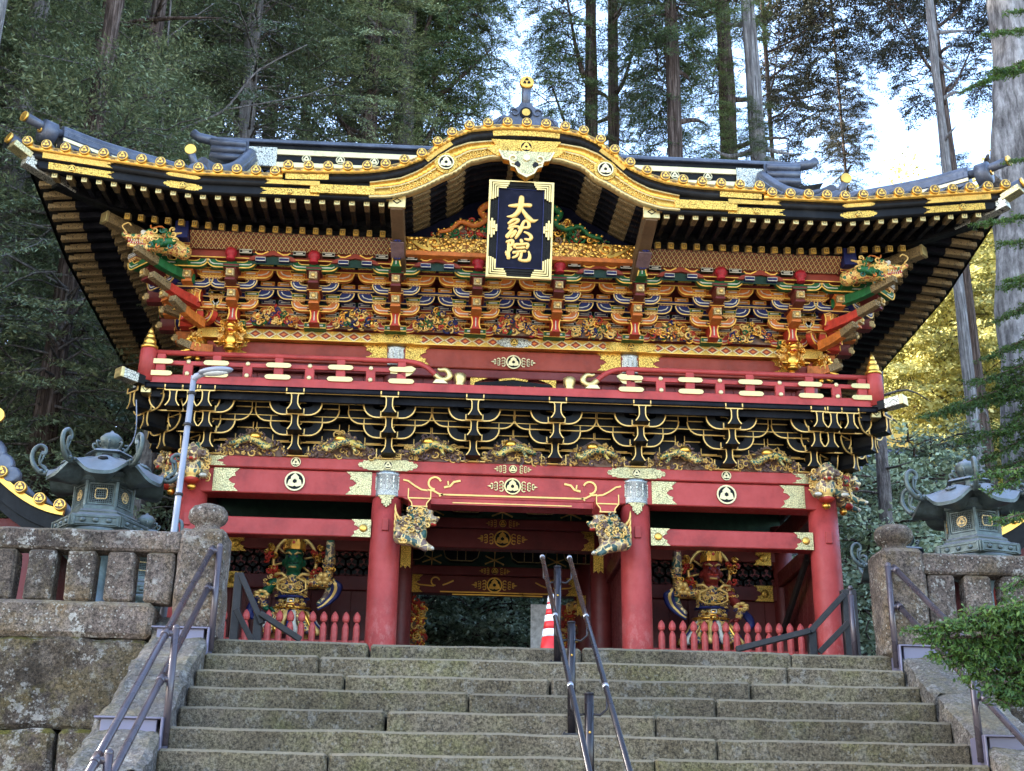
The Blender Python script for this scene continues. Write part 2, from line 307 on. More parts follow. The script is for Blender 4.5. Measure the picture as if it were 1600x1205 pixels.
# ---------------------------------------------------------------- mesh helpers
class MB:
    def __init__(s): s.v = []; s.f = []; s.m = []; s.sm = []
    def add(s, vs, fs, mi=0, smooth=False):
        o = len(s.v); s.v.extend(tuple(v) for v in vs)
        for f in fs: s.f.append(tuple(i+o for i in f)); s.m.append(mi); s.sm.append(smooth)
        return s
    def box(s, x0, x1, y0, y1, z0, z1, mi=0):
        vs = [(x, y, z) for x in (x0, x1) for y in (y0, y1) for z in (z0, z1)]
        return s.add(vs, [(0, 1, 3, 2), (4, 6, 7, 5), (0, 4, 5, 1), (2, 3, 7, 6), (0, 2, 6, 4), (1, 5, 7, 3)], mi)
    def cbox(s, x0, x1, y0, y1, z0, z1, c=0.01, mi=0):
        return s.cboxf((x0+x1)/2, (y0+y1)/2, (z0+z1)/2, (x1-x0)/2, (y1-y0)/2, (z1-z0)/2, c, mi)
    def cboxf(s, cx, cy, cz, hx, hy, hz, c, mi=0, R=None):
        c = min(c, hx*.45, hy*.45, hz*.45)
        vs = []; idx = {}
        for sx in (-1, 1):
            for sy in (-1, 1):
                for sz in (-1, 1):
                    for a in range(3):
                        p = [sx*(hx-(c if a != 0 else 0)), sy*(hy-(c if a != 1 else 0)), sz*(hz-(c if a != 2 else 0))]
                        idx[(sx, sy, sz, a)] = len(vs); vs.append(p)
        fs = []
        for a in range(3):
            b, d = (a+1) % 3, (a+2) % 3
            for sg in (-1, 1):
                q = []
                for (u, v) in ((-1, -1), (1, -1), (1, 1), (-1, 1)):
                    t = [0, 0, 0]; t[a] = sg; t[b] = u; t[d] = v; q.append(idx[(*t, a)])
                fs.append(q if sg > 0 else q[::-1])
            for u in (-1, 1):          # edges parallel to axis a
                for v in (-1, 1):
                    def k(sa, ax):
                        t = [0, 0, 0]; t[a] = sa; t[b] = u; t[d] = v; return idx[(*t, ax)]
                    q = [k(-1, b), k(1, b), k(1, d), k(-1, d)]
                    fs.append(q if u*v < 0 else q[::-1])
        for k3 in [(x, y, z) for x in (-1, 1) for y in (-1, 1) for z in (-1, 1)]:
            q = [idx[(*k3, i)] for i in range(3)]; fs.append(q if k3[0]*k3[1]*k3[2] > 0 else q[::-1])
        C = Vector((cx, cy, cz))
        vs = [(R @ Vector(p) if R is not None else Vector(p)) + C for p in vs]
        return s.add(vs, fs, mi)
    def bar(s, a, b, w, h, mi=0, up=(0, 0, 1), c=0.006):
        a = Vector(a); b = Vector(b); d = b-a; L = d.length; d.normalize()
        u = Vector(up); x = d.cross(u)
        if x.length < 1e-4: x = d.cross(Vector((1, 0, 0)))
        x.normalize(); z = x.cross(d)
        R = Matrix((x, d, z)).transposed()
        m = (a+b)/2
        return s.cboxf(m.x, m.y, m.z, w/2, L/2, h/2, c, mi, R)
    def prism(s, poly, y0, y1, mi=0, side=None, front=True, back=True):
        """poly in (x, z), extruded from y0 (front) to y1"""
        n = len(poly); side = mi if side is None else side
        area = sum(poly[i][0]*poly[(i+1) % n][1]-poly[(i+1) % n][0]*poly[i][1] for i in range(n))
        if area < 0: poly = poly[::-1]
        vs = [(p[0], y0, p[1]) for p in poly]+[(p[0], y1, p[1]) for p in poly]
        o = len(s.v); s.v.extend(vs)
        def F(f, m): s.f.append(tuple(i+o for i in f)); s.m.append(m); s.sm.append(False)
        if front: F(range(n), mi)
        if back: F(range(2*n-1, n-1, -1), mi)
        for i in range(n):
            j = (i+1) % n; F((i, i+n, j+n, j), side)
        return s
    def ribbon(s, pts, w, y0, y1, mi=0, closed=False):
        """a band of width w following a line in (x, z)"""
        n = len(pts); L = []; Rr = []
        for i in range(n):
            a = pts[i-1] if (i > 0 or closed) else pts[i]; b = pts[(i+1) % n] if (i < n-1 or closed) else pts[i]
            dx, dz = b[0]-a[0], b[1]-a[1]; l = math.hypot(dx, dz) or 1
            nx, nz = -dz/l*w/2, dx/l*w/2
            L.append((pts[i][0]+nx, pts[i][1]+nz)); Rr.append((pts[i][0]-nx, pts[i][1]-nz))
        for i in range(n if closed else n-1):
            j = (i+1) % n
            q = [L[i], Rr[i], Rr[j], L[j]]
            vs = [(p[0], y0, p[1]) for p in q]+[(p[0], y1, p[1]) for p in q]
            s.add(vs, [(0, 1, 2, 3), (0, 4, 5, 1), (1, 5, 6, 2), (2, 6, 7, 3), (3, 7, 4, 0)], mi)
        return s
    def tube(s, pts, r, n=8, mi=0, cap=True, smooth=True, flat=1.0):
        pts = [Vector(p) for p in pts]; N = len(pts)
        rs = r if hasattr(r, '__len__') else [r]*N
        o = len(s.v); pv = None
        for i, p in enumerate(pts):
            t = (pts[min(i+1, N-1)]-pts[max(i-1, 0)])
            if t.length < 1e-9: t = Vector((0, 0, 1))
            t.normalize()
            if pv is None:
                pv = t.orthogonal().normalized() if abs(t.y) > 0.9 else t.cross(Vector((0, 1, 0))).normalized()
            else:
                pv = (pv - t*pv.dot(t)); pv = pv.normalized() if pv.length > 1e-6 else t.orthogonal().normalized()
            q = t.cross(pv)
            for k in range(n):
                a = 2*PI*k/n
                s.v.append(tuple(p+pv*(math.cos(a)*rs[i])+q*(math.sin(a)*rs[i]*flat)))
        for i in range(N-1):
            for k in range(n):
                k2 = (k+1) % n
                s.f.append((o+i*n+k, o+i*n+k2, o+(i+1)*n+k2, o+(i+1)*n+k)); s.m.append(mi); s.sm.append(smooth)
        if cap:
            s.f.append(tuple(o+k for k in range(n))[::-1]); s.m.append(mi); s.sm.append(False)
            s.f.append(tuple(o+(N-1)*n+k for k in range(n))); s.m.append(mi); s.sm.append(False)
        return s
    def lathe(s, prof, n=24, c=(0, 0, 0), mi=0, smooth=True, phase=0, fr=None, axis='z'):
        o = len(s.v); N = len(prof)
        for (r, z) in prof:
            for k in range(n):
                a = 2*PI*k/n+phase; rr = r*(fr(a, z) if fr else 1)
                x, y, zz = math.cos(a)*rr, math.sin(a)*rr, z
                if axis == 'y': x, y, zz = math.cos(a)*rr, z, math.sin(a)*rr
                elif axis == 'x': x, y, zz = z, math.cos(a)*rr, math.sin(a)*rr
                s.v.append((c[0]+x, c[1]+y, c[2]+zz))
        for i in range(N-1):
            for k in range(n):
                k2 = (k+1) % n
                s.f.append((o+i*n+k, o+i*n+k2, o+(i+1)*n+k2, o+(i+1)*n+k)); s.m.append(mi); s.sm.append(smooth)
        s.f.append(tuple(o+k for k in range(n))[::-1]); s.m.append(mi); s.sm.append(False)
        s.f.append(tuple(o+(N-1)*n+k for k in range(n))); s.m.append(mi); s.sm.append(False)
        return s
    def ball(s, c, r, mi=0, nu=10, nv=7, R=None):
        r = r if hasattr(r, '__len__') else (r, r, r)
        o = len(s.v); C = Vector(c)
        def P(x, y, z):
            p = Vector((x*r[0], y*r[1], z*r[2])); return tuple((R @ p if R is not None else p)+C)
        s.v.append(P(0, 0, -1))
        for j in range(1, nv):
            t = -PI/2+PI*j/nv
            for i in range(nu):
                a = 2*PI*i/nu; s.v.append(P(math.cos(a)*math.cos(t), math.sin(a)*math.cos(t), math.sin(t)))
        s.v.append(P(0, 0, 1)); top = len(s.v)-1
        def F(f): s.f.append(f); s.m.append(mi); s.sm.append(True)
        for i in range(nu):
            i2 = (i+1) % nu
            F((o, o+1+i2, o+1+i)); F((top, top-nu+i, top-nu+i2))
            for j in range(nv-2):
                a = o+1+j*nu; F((a+i, a+i2, a+nu+i2, a+nu+i))
        return s
    def surf(s, fn, nu, nv, mi=0, smooth=True, closed_u=False):
        o = len(s.v)
        for i in range(nu+1):
            for j in range(nv+1): s.v.append(tuple(fn(i/nu, j/nv)))
        for i in range(nu):
            for j in range(nv):
                a = o+i*(nv+1)+j
                s.f.append((a, a+nv+1, a+nv+2, a+1)); s.m.append(mi); s.sm.append(smooth)
        return s
    def merge(s, other, T=None, mi=None):
        T = T or Matrix.Identity(4); o = len(s.v)
        s.v.extend(tuple(T @ Vector(v)) for v in other.v)
        s.f.extend(tuple(i+o for i in f) for f in other.f)
        s.m.extend(other.m if mi is None else [mi]*len(other.m)); s.sm.extend(other.sm)
        return s
    def mesh(s, name, mats):
        me = bpy.data.meshes.new(name); me.from_pydata(s.v, [], s.f)
        for m in ([mats] if isinstance(mats, str) else mats): me.materials.append(MATS[m])
        me.polygons.foreach_set('material_index', s.m); me.polygons.foreach_set('use_smooth', s.sm)
        me.update(); return me
    def build(s, name, mats, parent=None, loc=(0, 0, 0), rot=(0, 0, 0), **kw):
        return put(s.mesh(name, mats), name, parent, loc, rot, **kw)

def put(me, name, parent=None, loc=(0, 0, 0), rot=(0, 0, 0), scale=(1, 1, 1), label=None, cat=None, group=None, kind=None):
    o = bpy.data.objects.new(name, me); COL.objects.link(o)
    o.location = loc; o.rotation_euler = rot; o.scale = scale
    if parent is not None: o.parent = parent
    tag(o, label, cat, group, kind)
    return o
def tag(o, label=None, cat=None, group=None, kind=None):
    if label: o['label'] = label
    if cat: o['category'] = cat
    if group: o['group'] = group
    if kind: o['kind'] = kind
    return o
def thing(name, label, cat, loc=(0, 0, 0), group=None, kind=None, rot=(0, 0, 0)):
    o = bpy.data.objects.new(name, None); COL.objects.link(o); o.location = loc; o.rotation_euler = rot
    o.empty_display_size = 0.2
    return tag(o, label, cat, group, kind)
def part(name, parent, loc=(0, 0, 0), rot=(0, 0, 0), scale=(1, 1, 1)):
    o = bpy.data.objects.new(name, None); COL.objects.link(o); o.parent = parent; o.location = loc; o.rotation_euler = rot; o.scale = scale
    return o
def copy_tree(o, parent=None):
    c = o.copy(); COL.objects.link(c); c.parent = parent
    for ch in list(o.children): copy_tree(ch, c)
    return c

def arc(cx, cz, r, a0, a1, n=8):
    return [(cx+r*math.cos(a0+(a1-a0)*i/n), cz+r*math.sin(a0+(a1-a0)*i/n)) for i in range(n+1)]
def spiral(cx, cz, r0, r1, a0, turns, n=16):
    return [(cx+(r0+(r1-r0)*i/n)*math.cos(a0+turns*2*PI*i/n), cz+(r0+(r1-r0)*i/n)*math.sin(a0+turns*2*PI*i/n)) for i in range(n+1)]
def smooth_line(pts, n=5):
    """Catmull-Rom through points of any dimension"""
    P = [Vector(p) for p in pts]; out = []
    for i in range(len(P)-1):
        p0 = P[max(i-1, 0)]; p1 = P[i]; p2 = P[i+1]; p3 = P[min(i+2, len(P)-1)]
        for k in range(n):
            t = k/n
            out.append(0.5*((2*p1)+(p2-p0)*t+(2*p0-5*p1+4*p2-p3)*t*t+(3*p1-p0-3*p2+p3)*t**3))
    out.append(P[-1]); return out
def heart(cx, cz, r, rot, n=14):
    out = []
    for i in range(n):
        t = 2*PI*i/n
        x = 16*math.sin(t)**3/17; z = (13*math.cos(t)-5*math.cos(2*t)-2*math.cos(3*t)-math.cos(4*t))/17
        c, q = math.cos(rot), math.sin(rot)
        out.append((cx+r*(x*c-z*q), cz+r*(x*q+z*c)))
    return out
def crest(mb, cx, cz, y, r, gi, di, t=0.012, ring=True):
    """round crest: three leaves in a ring, facing -Y"""
    mb.prism(arc(cx, cz, r, 0, 2*PI, 20)[:-1], y-t*0.3, y+t, di)
    if ring: mb.ribbon(arc(cx, cz, r*0.92, 0, 2*PI, 20)[:-1], r*0.16, y-t, y, gi, True)
    for k in range(3):
        a = PI/2+k*2*PI/3
        mb.prism(heart(cx+math.cos(a)*r*0.43, cz+math.sin(a)*r*0.43, r*0.45, a+PI/2), y-t, y, gi)
def side_leaves(mb, cx, cz, y, r, gi, t=0.01):
    """scroll leaves left and right of a crest"""
    for s in (-1, 1):
        for (dx, rr) in ((1.35, 0.42), (2.0, 0.34), (2.5, 0.22)):
            for up in (-1, 0, 1):
                x = cx+s*r*dx; z = cz+up*r*rr*0.95
                sp = [(x+s*p[0], z+p[1]) for p in arc(0, 0, r*rr*0.55, 0.3, 5.6, 8)]
                mb.ribbon(sp, r*0.11, y-t, y, gi)
        mb.prism([(cx+s*r*2.55, cz-r*0.16), (cx+s*r*3.05, cz), (cx+s*r*2.55, cz+r*0.16)], y-t, y, gi)
def plate_poly(w, h, kind='lobed'):
    """outlines of metal fittings, centred, width w, height h"""
    a, b = w/2, h/2
    if kind == 'lobed':
        e = min(a*.45, b*1.9)
        R = [(a-e, -b), (a-e*.78, -b*.72), (a-e*.55, -b*.86), (a-e*.40, -b*.42), (a-e*.14, -b*.42), (a, 0)]
        pts = R+[(x, -z) for x, z in R[::-1][1:]]
        return pts+[(-x, -z) for x, z in pts]
    if kind == 'right':      # straight on the left, cut in leaves on the right
        e = min(w*.42, h*1.0)
        return [(-a, -b), (a, -b*.98), (a-e*.45, -b*.62), (a-e*.33, -b*.35), (a-e*.65, -b*.28), (a-e*.95, -b*.05), (a-e*.95, b*.05), (a-e*.65, b*.28), (a-e*.33, b*.35), (a-e*.45, b*.62), (a, b*.98), (-a, b)]
# ================================================================ THE GATE
gate = thing('temple_gate', 'two storeyed red, black and gold lacquered temple gate at the top of the stairs', 'gate')
CX = [-4.27, -1.68, 1.68, 4.27]
# ---- columns
def column_mesh(r, h):
    m = MB(); m.lathe([(r*1.0, 0), (r*1.0, h*0.3), (r*0.985, h*0.7), (r*0.96, h)], 28)
    return m
me_col = column_mesh(0.205, 3.45).mesh('column', ['red_lacquer'])
me_colm = column_mesh(0.17, 3.5).mesh('column', ['dark_red_lacquer'])
base = MB(); base.lathe([(0.36, -0.02), (0.36, 0.06), (0.30, 0.13), (0.25, 0.15)], 28); me_base = base.mesh('column_base', ['pave_stone'])
def capital_mesh(r, z0, z1):
    m = MB()
    m.lathe([(r+.006, z0), (r+.012, z0+.02), (r+.008, z1-.06), (r+.016, z1-.05), (r+.016, z1)], 28, mi=0)
    for k in range(16):
        a = 2*PI*k/16
        m.bar((math.cos(a)*(r+.012), math.sin(a)*(r+.012), z1-.07), (math.cos(a)*(r+.012), math.sin(a)*(r+.012), z1-.26), .022, .012, 1, (math.cos(a), math.sin(a), 0))
    return m
cm = capital_mesh(0.205, 3.10, 3.45)
# tongue of pierced metal that hangs down the column
for k in range(9):
    a = -PI/2+(k-4)*0.12; d = [.0, .03, .10, .13, .15, .13, .10, .03, .0][k]
    cm.bar((math.cos(a)*.214, math.sin(a)*.214, 3.11), (math.cos(a)*.214, math.sin(a)*.214, 3.09-d), .030, .014, 2, (math.cos(a), math.sin(a), 0))
me_cap = cm.mesh('column_cap', ['silver_metal', 'silver_white', 'pale_scroll'])
fl = MB(); fl.cbox(-.045, .045, -.225, -.19, 2.62, 2.79, .008); me_plug = fl.mesh('tenon_plug', ['red_lacquer'])
for r, Y in enumerate((0, 2.3, 4.6)):
    for i, x in enumerate(CX):
        if r == 0:
            c = put(me_col, 'column', gate, (x, Y, 0)); put(me_base, 'column_base', c)
            put(me_plug, 'tenon_plug', c)
            if i in (1, 2): put(me_cap, 'column_cap', c)
        else:
            x2 = x if i in (0, 3) else math.copysign(1.50, x)
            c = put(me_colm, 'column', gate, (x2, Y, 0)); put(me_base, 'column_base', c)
# ---- head beams, lower storey
def beam(name, x0, x1, y0, y1, z0, z1, mat='red_lacquer', par=gate, c=.012):
    return MB().cbox(x0, x1, y0, y1, z0, z1, c).build(name, [mat], par)
hb = beam('head_beam', -4.42, 4.42, -.155, .155, 3.10, 3.435)
tp = beam('plate_beam', -4.62, 4.62, -.20, .20, 3.44, 3.60)
for s in (-1, 1):
    lb = beam('tie_beam', *(sorted((s*1.87, s*4.08))), -.11, .11, 2.55, 2.785)
    # metal shoes on the ends of the tie beam
    for x, d in ((s*1.87, s), (s*4.08, -s)):
        m = MB(); m.prism([(x+d*(p[0]+.13), p[1]+2.668) for p in plate_poly(.26, .24, 'right')], -.122, -.108, 0)
        m.ball((x+d*.10, -.124, 2.668), (.055, .02, .055), 1)
        m.build('metal_fitting', ['pale_scroll', 'gold'], lb)
    for x, d in ((s*1.90, s), (s*3.98, -s)):
        m = MB(); m.prism([(x+d*(p[0]+.16), p[1]+3.27) for p in plate_poly(.34, .32, 'right')], -.168, -.156, 0)
        m.build('metal_fitting', ['pale_scroll'], hb)
    m = MB(); m.prism([(s*(4.0-p[0]), p[1]+3.52) for p in plate_poly(.36, .14, 'right')], -.212, -.200, 0)
    m.build('metal_fitting', ['pale_scroll'], tp)
    # round crests on the side bays
    m = MB(); crest(m, s*2.91, 3.27, -.172, .135, 0, 1); m.build('crest', ['gate_white', 'black_lacquer'], hb)
    m = MB(); crest(m, s*2.91, 3.525, -.212, .066, 0, 1); m.build('crest', ['gate_white', 'black_lacquer'], tp)
    # long plate over the inner column
    m = MB(); m.prism([(s*1.68+p[0], p[1]+3.522) for p in plate_poly(.80, .15)], -.213, -.200, 0)
    crest(m, s*1.68, 3.522, -.224, .06, 1, 2); m.build('metal_fitting', ['pale_scroll', 'gate_white', 'black_lacquer'], tp)
m = MB(); crest(m, 0, 3.29, -.172, .115, 0, 1); side_leaves(m, 0, 3.29, -.166, .112, 0); m.build('crest', ['pale_gold', 'black_lacquer'], hb)
m = MB(); crest(m, 0, 3.52, -.214, .055, 0, 1); side_leaves(m, 0, 3.52, -.208, .085, 0); m.build('crest', ['pale_gold', 'black_lacquer'], tp)
# cut and gilded lower edge of the rainbow beam, centre bay
m = MB(); m.prism([(-1.47, 3.10), (-1.30, 3.02), (1.30, 3.02), (1.47, 3.10)], -.15, .15, 0)
m.build('rainbow_beam', ['red_lacquer'], gate)
m = MB(); m.ribbon([(-.98, 3.125), (-.95, 3.15), (.95, 3.15), (.98, 3.125)], .022, -.172, -.150, 0)
m.ribbon([(-.80, 3.045), (.80, 3.045)], .014, -.160, -.148, 0)
for s in (-1, 1):
    m.ribbon([(s*p[0], p[1]) for p in [(1.47, 3.34), (1.40, 3.325), (1.31, 3.26), (1.22, 3.21), (1.13, 3.20)]], .022, -.172, -.15, 0)
    m.ribbon([(s*p[0], p[1]) for p in arc(1.045, 3.305, .085, -1.6, 2.8, 10)], .026, -.172, -.15, 0)
    m.ribbon([(s*p[0], p[1]) for p in [(1.14, 3.21), (1.06, 3.20), (.99, 3.16), (.93, 3.15)]], .024, -.172, -.15, 0)
    m.ribbon([(s*p[0], p[1]) for p in [(.92, 3.25), (.84, 3.27), (.79, 3.33), (.70, 3.35)]], .028, -.172, -.15, 0)
    m.ribbon([(s*p[0], p[1]) for p in [(.86, 3.27), (.87, 3.34)]], .02, -.172, -.15, 0)
m.build('gilt_scroll', ['cream_gilt'], hb)
# ---- small carriers beneath the rainbow beam
for s in (-1, 1):
    m = MB(); m.prism([(s*1.24-.15, 3.09), (s*1.24-.15, 2.99), (s*1.24-.10, 2.93), (s*1.24-.09, 2.87), (s*1.24+.09, 2.87), (s*1.24+.10, 2.93), (s*1.24+.15, 2.99), (s*1.24+.15, 3.09)], -.50, .0, 0)
    for e in (-1, 1):
        m.ribbon([(s*1.24+e*.147, 3.12), (s*1.24+e*.147, 2.99), (s*1.24+e*.10, 2.93), (s*1.24+e*.09, 2.875)], .014, -.512, -.498, 1)
    m.ribbon([(s*1.24-.15, 2.99), (s*1.24+.15, 2.99)], .016, -.514, -.498, 1)
    m.ribbon([(s*1.24-.11, 2.88), (s*1.24+.11, 2.88)], .016, -.514, -.498, 1)
    m.build('carrier_block', ['red_lacquer', 'cream_gilt'], gate)

# ---- inside of the gate, seen through the bays
for Y, zb in ((2.3, 3.03), (4.6, 2.84)):
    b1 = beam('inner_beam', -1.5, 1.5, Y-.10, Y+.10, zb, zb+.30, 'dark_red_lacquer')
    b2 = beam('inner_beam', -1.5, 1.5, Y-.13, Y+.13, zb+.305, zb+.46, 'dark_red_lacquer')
    m = MB(); crest(m, 0, zb+.15, Y-.115, .13, 0, 1); side_leaves(m, 0, zb+.15, Y-.108, .125, 0); m.build('crest', ['gold', 'black_lacquer'], b1)
    m = MB(); crest(m, 0, zb+.38, Y-.145, .055, 0, 1); side_leaves(m, 0, zb+.38, Y-.138, .085, 0); m.build('crest', ['gold', 'black_lacquer'], b2)
    w = MB(); w.box(-1.5, 1.5, Y+.03, Y+.08, zb+.46, 4.4, 0); w.build('frieze_board', ['dark_green'], gate)
    for x in (-.56, .56, -1.45, 1.45):
        m = MB(); m.prism([(x-.30, zb+.72), (x-.27, zb+.60), (x-.18, zb+.54), (x+.18, zb+.54), (x+.27, zb+.60), (x+.30, zb+.72)], Y-.16, Y, 0)
        m.ribbon([(x-.30, zb+.72), (x-.27, zb+.60), (x-.18, zb+.54), (x+.18, zb+.54), (x+.27, zb+.60), (x+.30, zb+.72)], .014, Y-.17, Y-.158, 1)
        for e in (-.07, .07): m.ribbon([(x+e, zb+.54), (x+e, zb+.70)], .012, Y-.17, Y-.158, 1)
        m.build('inner_bracket', ['black_lacquer', 'rafter_gold'], gate)
    for x in (0, -1.05, 1.05):
        m = MB()
        for k in range(6): m.ribbon([(x, zb+.60), (x+.16*math.cos(k*PI/3+.5), zb+.60+.12*math.sin(k*PI/3+.5))], .012, Y-.02, Y+.03, 0)
        for k in range(6): m.ball((x+.17*math.cos(k*PI/3+.5), Y, zb+.60+.13*math.sin(k*PI/3+.5)), .016, 0, 6, 4)
        m.build('painted_rosette', ['cream_gilt'], gate)
    for s in (-1, 1):
        m = MB()
        m.prism([(s*(1.34-p[0]), p[1]+zb+.15) for p in plate_poly(.30, .30, 'right')], Y-.12, Y-.10, 0)
        m.prism([(s*1.44-.075, zb), (s*1.44+.075, zb), (s*1.44+.075, zb-.35), (s*1.44+.03, zb-.31), (s*1.44, zb-.36), (s*1.44-.03, zb-.31), (s*1.44-.075, zb-.35)], Y-.19, Y-.175, 0)
        m.build('metal_fitting', ['gold_scroll'], gate)
m = MB(); m.ribbon([(-.9, 2.86), (.9, 2.86)], .02, 4.475, 4.495, 0); m.ribbon([(-.7, 2.82), (.8, 2.82)], .02, 4.475, 4.495, 0)
for s in (-1, 1):
    m.ribbon([(s*p[0], p[1]) for p in arc(.98, 3.03, .07, -1.6, 2.8, 10)], .02, 4.475, 4.495, 0)
    m.ribbon([(s*p[0], p[1]) for p in [(1.4, 3.05), (1.25, 2.97), (1.0, 2.95)]], .02, 4.475, 4.495, 0)
    m.ribbon([(s*p[0], p[1]) for p in [(.86, 2.97), (.78, 3.0), (.68, 3.05)]], .02, 4.475, 4.495, 0)
m.build('gilt_scroll', ['gold'], gate)
# floor and ceiling
MB().box(-4.5, 4.5, -.4, 5.0, -.03, .012).build('gate_floor', ['pave_stone'], gate)
MB().box(-4.5, 4.5, -.05, 4.8, 4.36, 4.42).build('gate_ceiling', ['black_lacquer'], gate)
# guardian bays: back wall of boards, pierced lattice, side wall
for s in (-1, 1):
    xa, xb = sorted((s*1.62, s*4.27))
    for k in range(9):
        x0 = xa+.02+(xb-xa-.04)*k/9; MB().cbox(x0, x0+(xb-xa-.04)/9-.004, 2.24, 2.28, 0, 2.34, .004).build('wall_board', ['dark_red_lacquer'], gate)
    beam('wall_rail', xa, xb, 2.19, 2.29, 2.34, 2.56, 'dark_red_lacquer'); beam('wall_rail', xa, xb, 2.19, 2.29, 2.93, 3.12, 'dark_red_lacquer')
    MB().box(xa, xb, 2.25, 2.28, 3.12, 4.4).build('upper_panel', ['dark_green'], gate)
    m = MB(); R = .105
    for r in range(3):
        for k in range(15):
            cx = xa+.12+k*R*math.sqrt(3)+(R*.866 if r % 2 else 0); cz = 2.60+r*R*1.5
            if cx > xb-.05: continue
            m.ribbon(arc(cx, cz, R, PI/6, PI/6+2*PI, 6)[:-1], .022, 2.215, 2.24, 0, True)
            for q in range(3):
                a = PI/2+q*2*PI/3; m.ribbon([(cx, cz), (cx+R*.5*math.cos(a), cz+R*.5*math.sin(a))], .018, 2.22, 2.24, 0)
                m.ribbon([(cx+R*.5*math.cos(a)-.02, cz+R*.5*math.sin(a)+.01), (cx+R*.5*math.cos(a)+.02, cz+R*.5*math.sin(a)-.01)], .03, 2.22, 2.24, 0)
    m.build('pierced_lattice', ['dark_red_lacquer'], gate)
    MB().box(xa, xb, 2.26, 2.30, 2.56, 2.93).build('lattice_backing', ['black_lacquer'], gate)
    for x, d in ((s*1.68, s), (s*4.1, -s)):
        for z in (2.45, 3.0):
            m = MB(); m.prism([(x+d*(p[0]+.16), p[1]+z) for p in plate_poly(.28, .24, 'right')], 2.165, 2.185, 0)
            m.ball((x+d*.14, 2.165, z), (.06, .02, .06), 0); m.build('metal_fitting', ['gold_scroll'], gate)
    MB().box(xa, xb, 2.30, 2.33, 0, 4.4).build('backing_board', ['dark_red_lacquer'], gate)
    # side walls of the bay, with rails and a prop
    for X, t in ((s*1.66, .05), (s*4.27, .05)):
        for k in range(8):
            y0 = .2+k*.25; MB().cbox(X-t/2, X+t/2, y0, y0+.246, 0, 2.6, .004).build('wall_board', ['dark_red_lacquer'], gate)
        beam('side_beam', X-.1, X+.1, .18, 2.2, 2.55, 2.785, 'dark_red_lacquer')
        beam('side_beam', X-.1, X+.1, .18, 2.2, 3.10, 3.43, 'dark_red_lacquer')
    MB().bar((s*4.10, .3, 2.55), (s*4.10, 1.9, 1.75), .05, .12, 0).build('prop', ['dark_wood'], gate)
    # statue platform
    MB().cbox(xa+.1, xb-.1, .35, 2.1, 0.012, 1.27, .01).build('statue_platform', ['dark_red_lacquer'], gate)
    # picket fence in front of the statue bay
    rail = beam('picket_rail', xa+.25 if s < 0 else xa+.2, xb-.2 if s < 0 else xb-.25, -.02, .03, 1.13, 1.20, 'pink_wood')
    beam('picket_rail', *(sorted((s*1.85, s*4.08))), -.02, .03, .45, .52, 'pink_wood')
for s in (-1, 1):
    n = 15
    for k in range(n):
        x = s*(1.99+k*.1425)
        if k == 0:
            m = MB(); hw = .043
            m.lathe([(hw*1.05, 0.1), (hw*1.05, 1.34), (hw*.8, 1.385), (hw*.5, 1.405), (hw*.5, 1.415), (hw*.95, 1.43), (hw*1.16, 1.46), (hw*1.05, 1.50), (hw*.7, 1.53), (hw*.35, 1.55), (.004, 1.56)], 10, mi=0, smooth=False, phase=PI/8)
            me_pk = m.mesh('picket', ['pink_wood'])
        put(me_pk, 'picket', gate, (x, -.06, 0))
# ================================================================ BRACKETS
def boat_poly(hw, h, r=None, pad=None, hol=.60):
    """outline of a bracket arm: flat bottom, rounded up at both ends, hollowed top"""
    r = r or h*.95; pad = pad or hw*.34
    q = arc(hw-r, r, r, 0, -PI/2, 6)
    q = [(x, z if z < h else h) for x, z in q]
    right = [(hw, h)]+q
    left = [(-x, z) for x, z in right[::-1]]
    ti = hw-pad
    top = [(-hw, h), (-ti, h), (-ti+h*.10, h*(hol+.12)), (-ti+h*.35, h*hol), (-.07, h*hol), (.07, h*hol), (ti-h*.35, h*hol), (ti-h*.10, h*(hol+.12)), (ti, h)]
    return left, right, top
def arm_black(hw, h, depth):
    left, right, top = boat_poly(hw, h)
    m = MB(); poly = right+left[:-1]+top
    m.prism(poly, 0, depth, 0)
    edge = [(-x, z) for x, z in right]+right[::-1]
    m.ribbon(edge, .017, -.012, .002, 1)
    for e in (-1, 1):
        # bearing block on the end
        m.cbox(*sorted((e*(hw-.01), e*(hw-.21))), -.012, depth*.9, h+.002, h+.075, .004, 0)
        m.ribbon([(e*(hw+.0), h+.004), (e*(hw-.22), h+.004)], .012, -.022, -.010, 1)
        m.ribbon([(e*(hw-.004), h+.004), (e*(hw-.004), h+.085)], .011, -.022, -.010, 1)
        m.ribbon([(e*(hw-.30), h*.80), (e*(hw-.275), h*.92)], .012, -.005, .003, 1)
    return m
def stem_black(h, w=.044, flare=.042):
    m = MB(); n = 8
    L = [(-(w+flare*max(0, (abs(t-.62)-.18)/.38)**1.7), t*h) for t in [i/n for i in range(n+1)]]
    poly = L+[(-x, z) for x, z in L[::-1]]
    m.prism(poly, 0, .28, 0)
    for s in (-1, 1): m.ribbon([(s*x*.93, z) for x, z in L], .014, -.01, .002, 1)
    m.ribbon([(-w-flare-.03, h), (w+flare+.03, h)], .015, -.014, .002, 1)
    for s in (-1, 1): m.ribbon([(s*(w+flare+.027), h-.004), (s*(w+flare+.027), h+.075)], .015, -.014, .002, 1)
    m.cbox(-(w+flare+.02), w+flare+.02, -.008, .25, h+.004, h+.055, .004, 0)
    return m
BM = ['black_lacquer', 'cream_gilt']
me_arm_n = arm_black(.345, .185, .09).mesh('bracket_arm', BM)
me_arm_w = arm_black(.56, .185, .09).mesh('bracket_arm', BM)
me_arm_b = arm_black(.335, .20, .11).mesh('bracket_arm', BM)
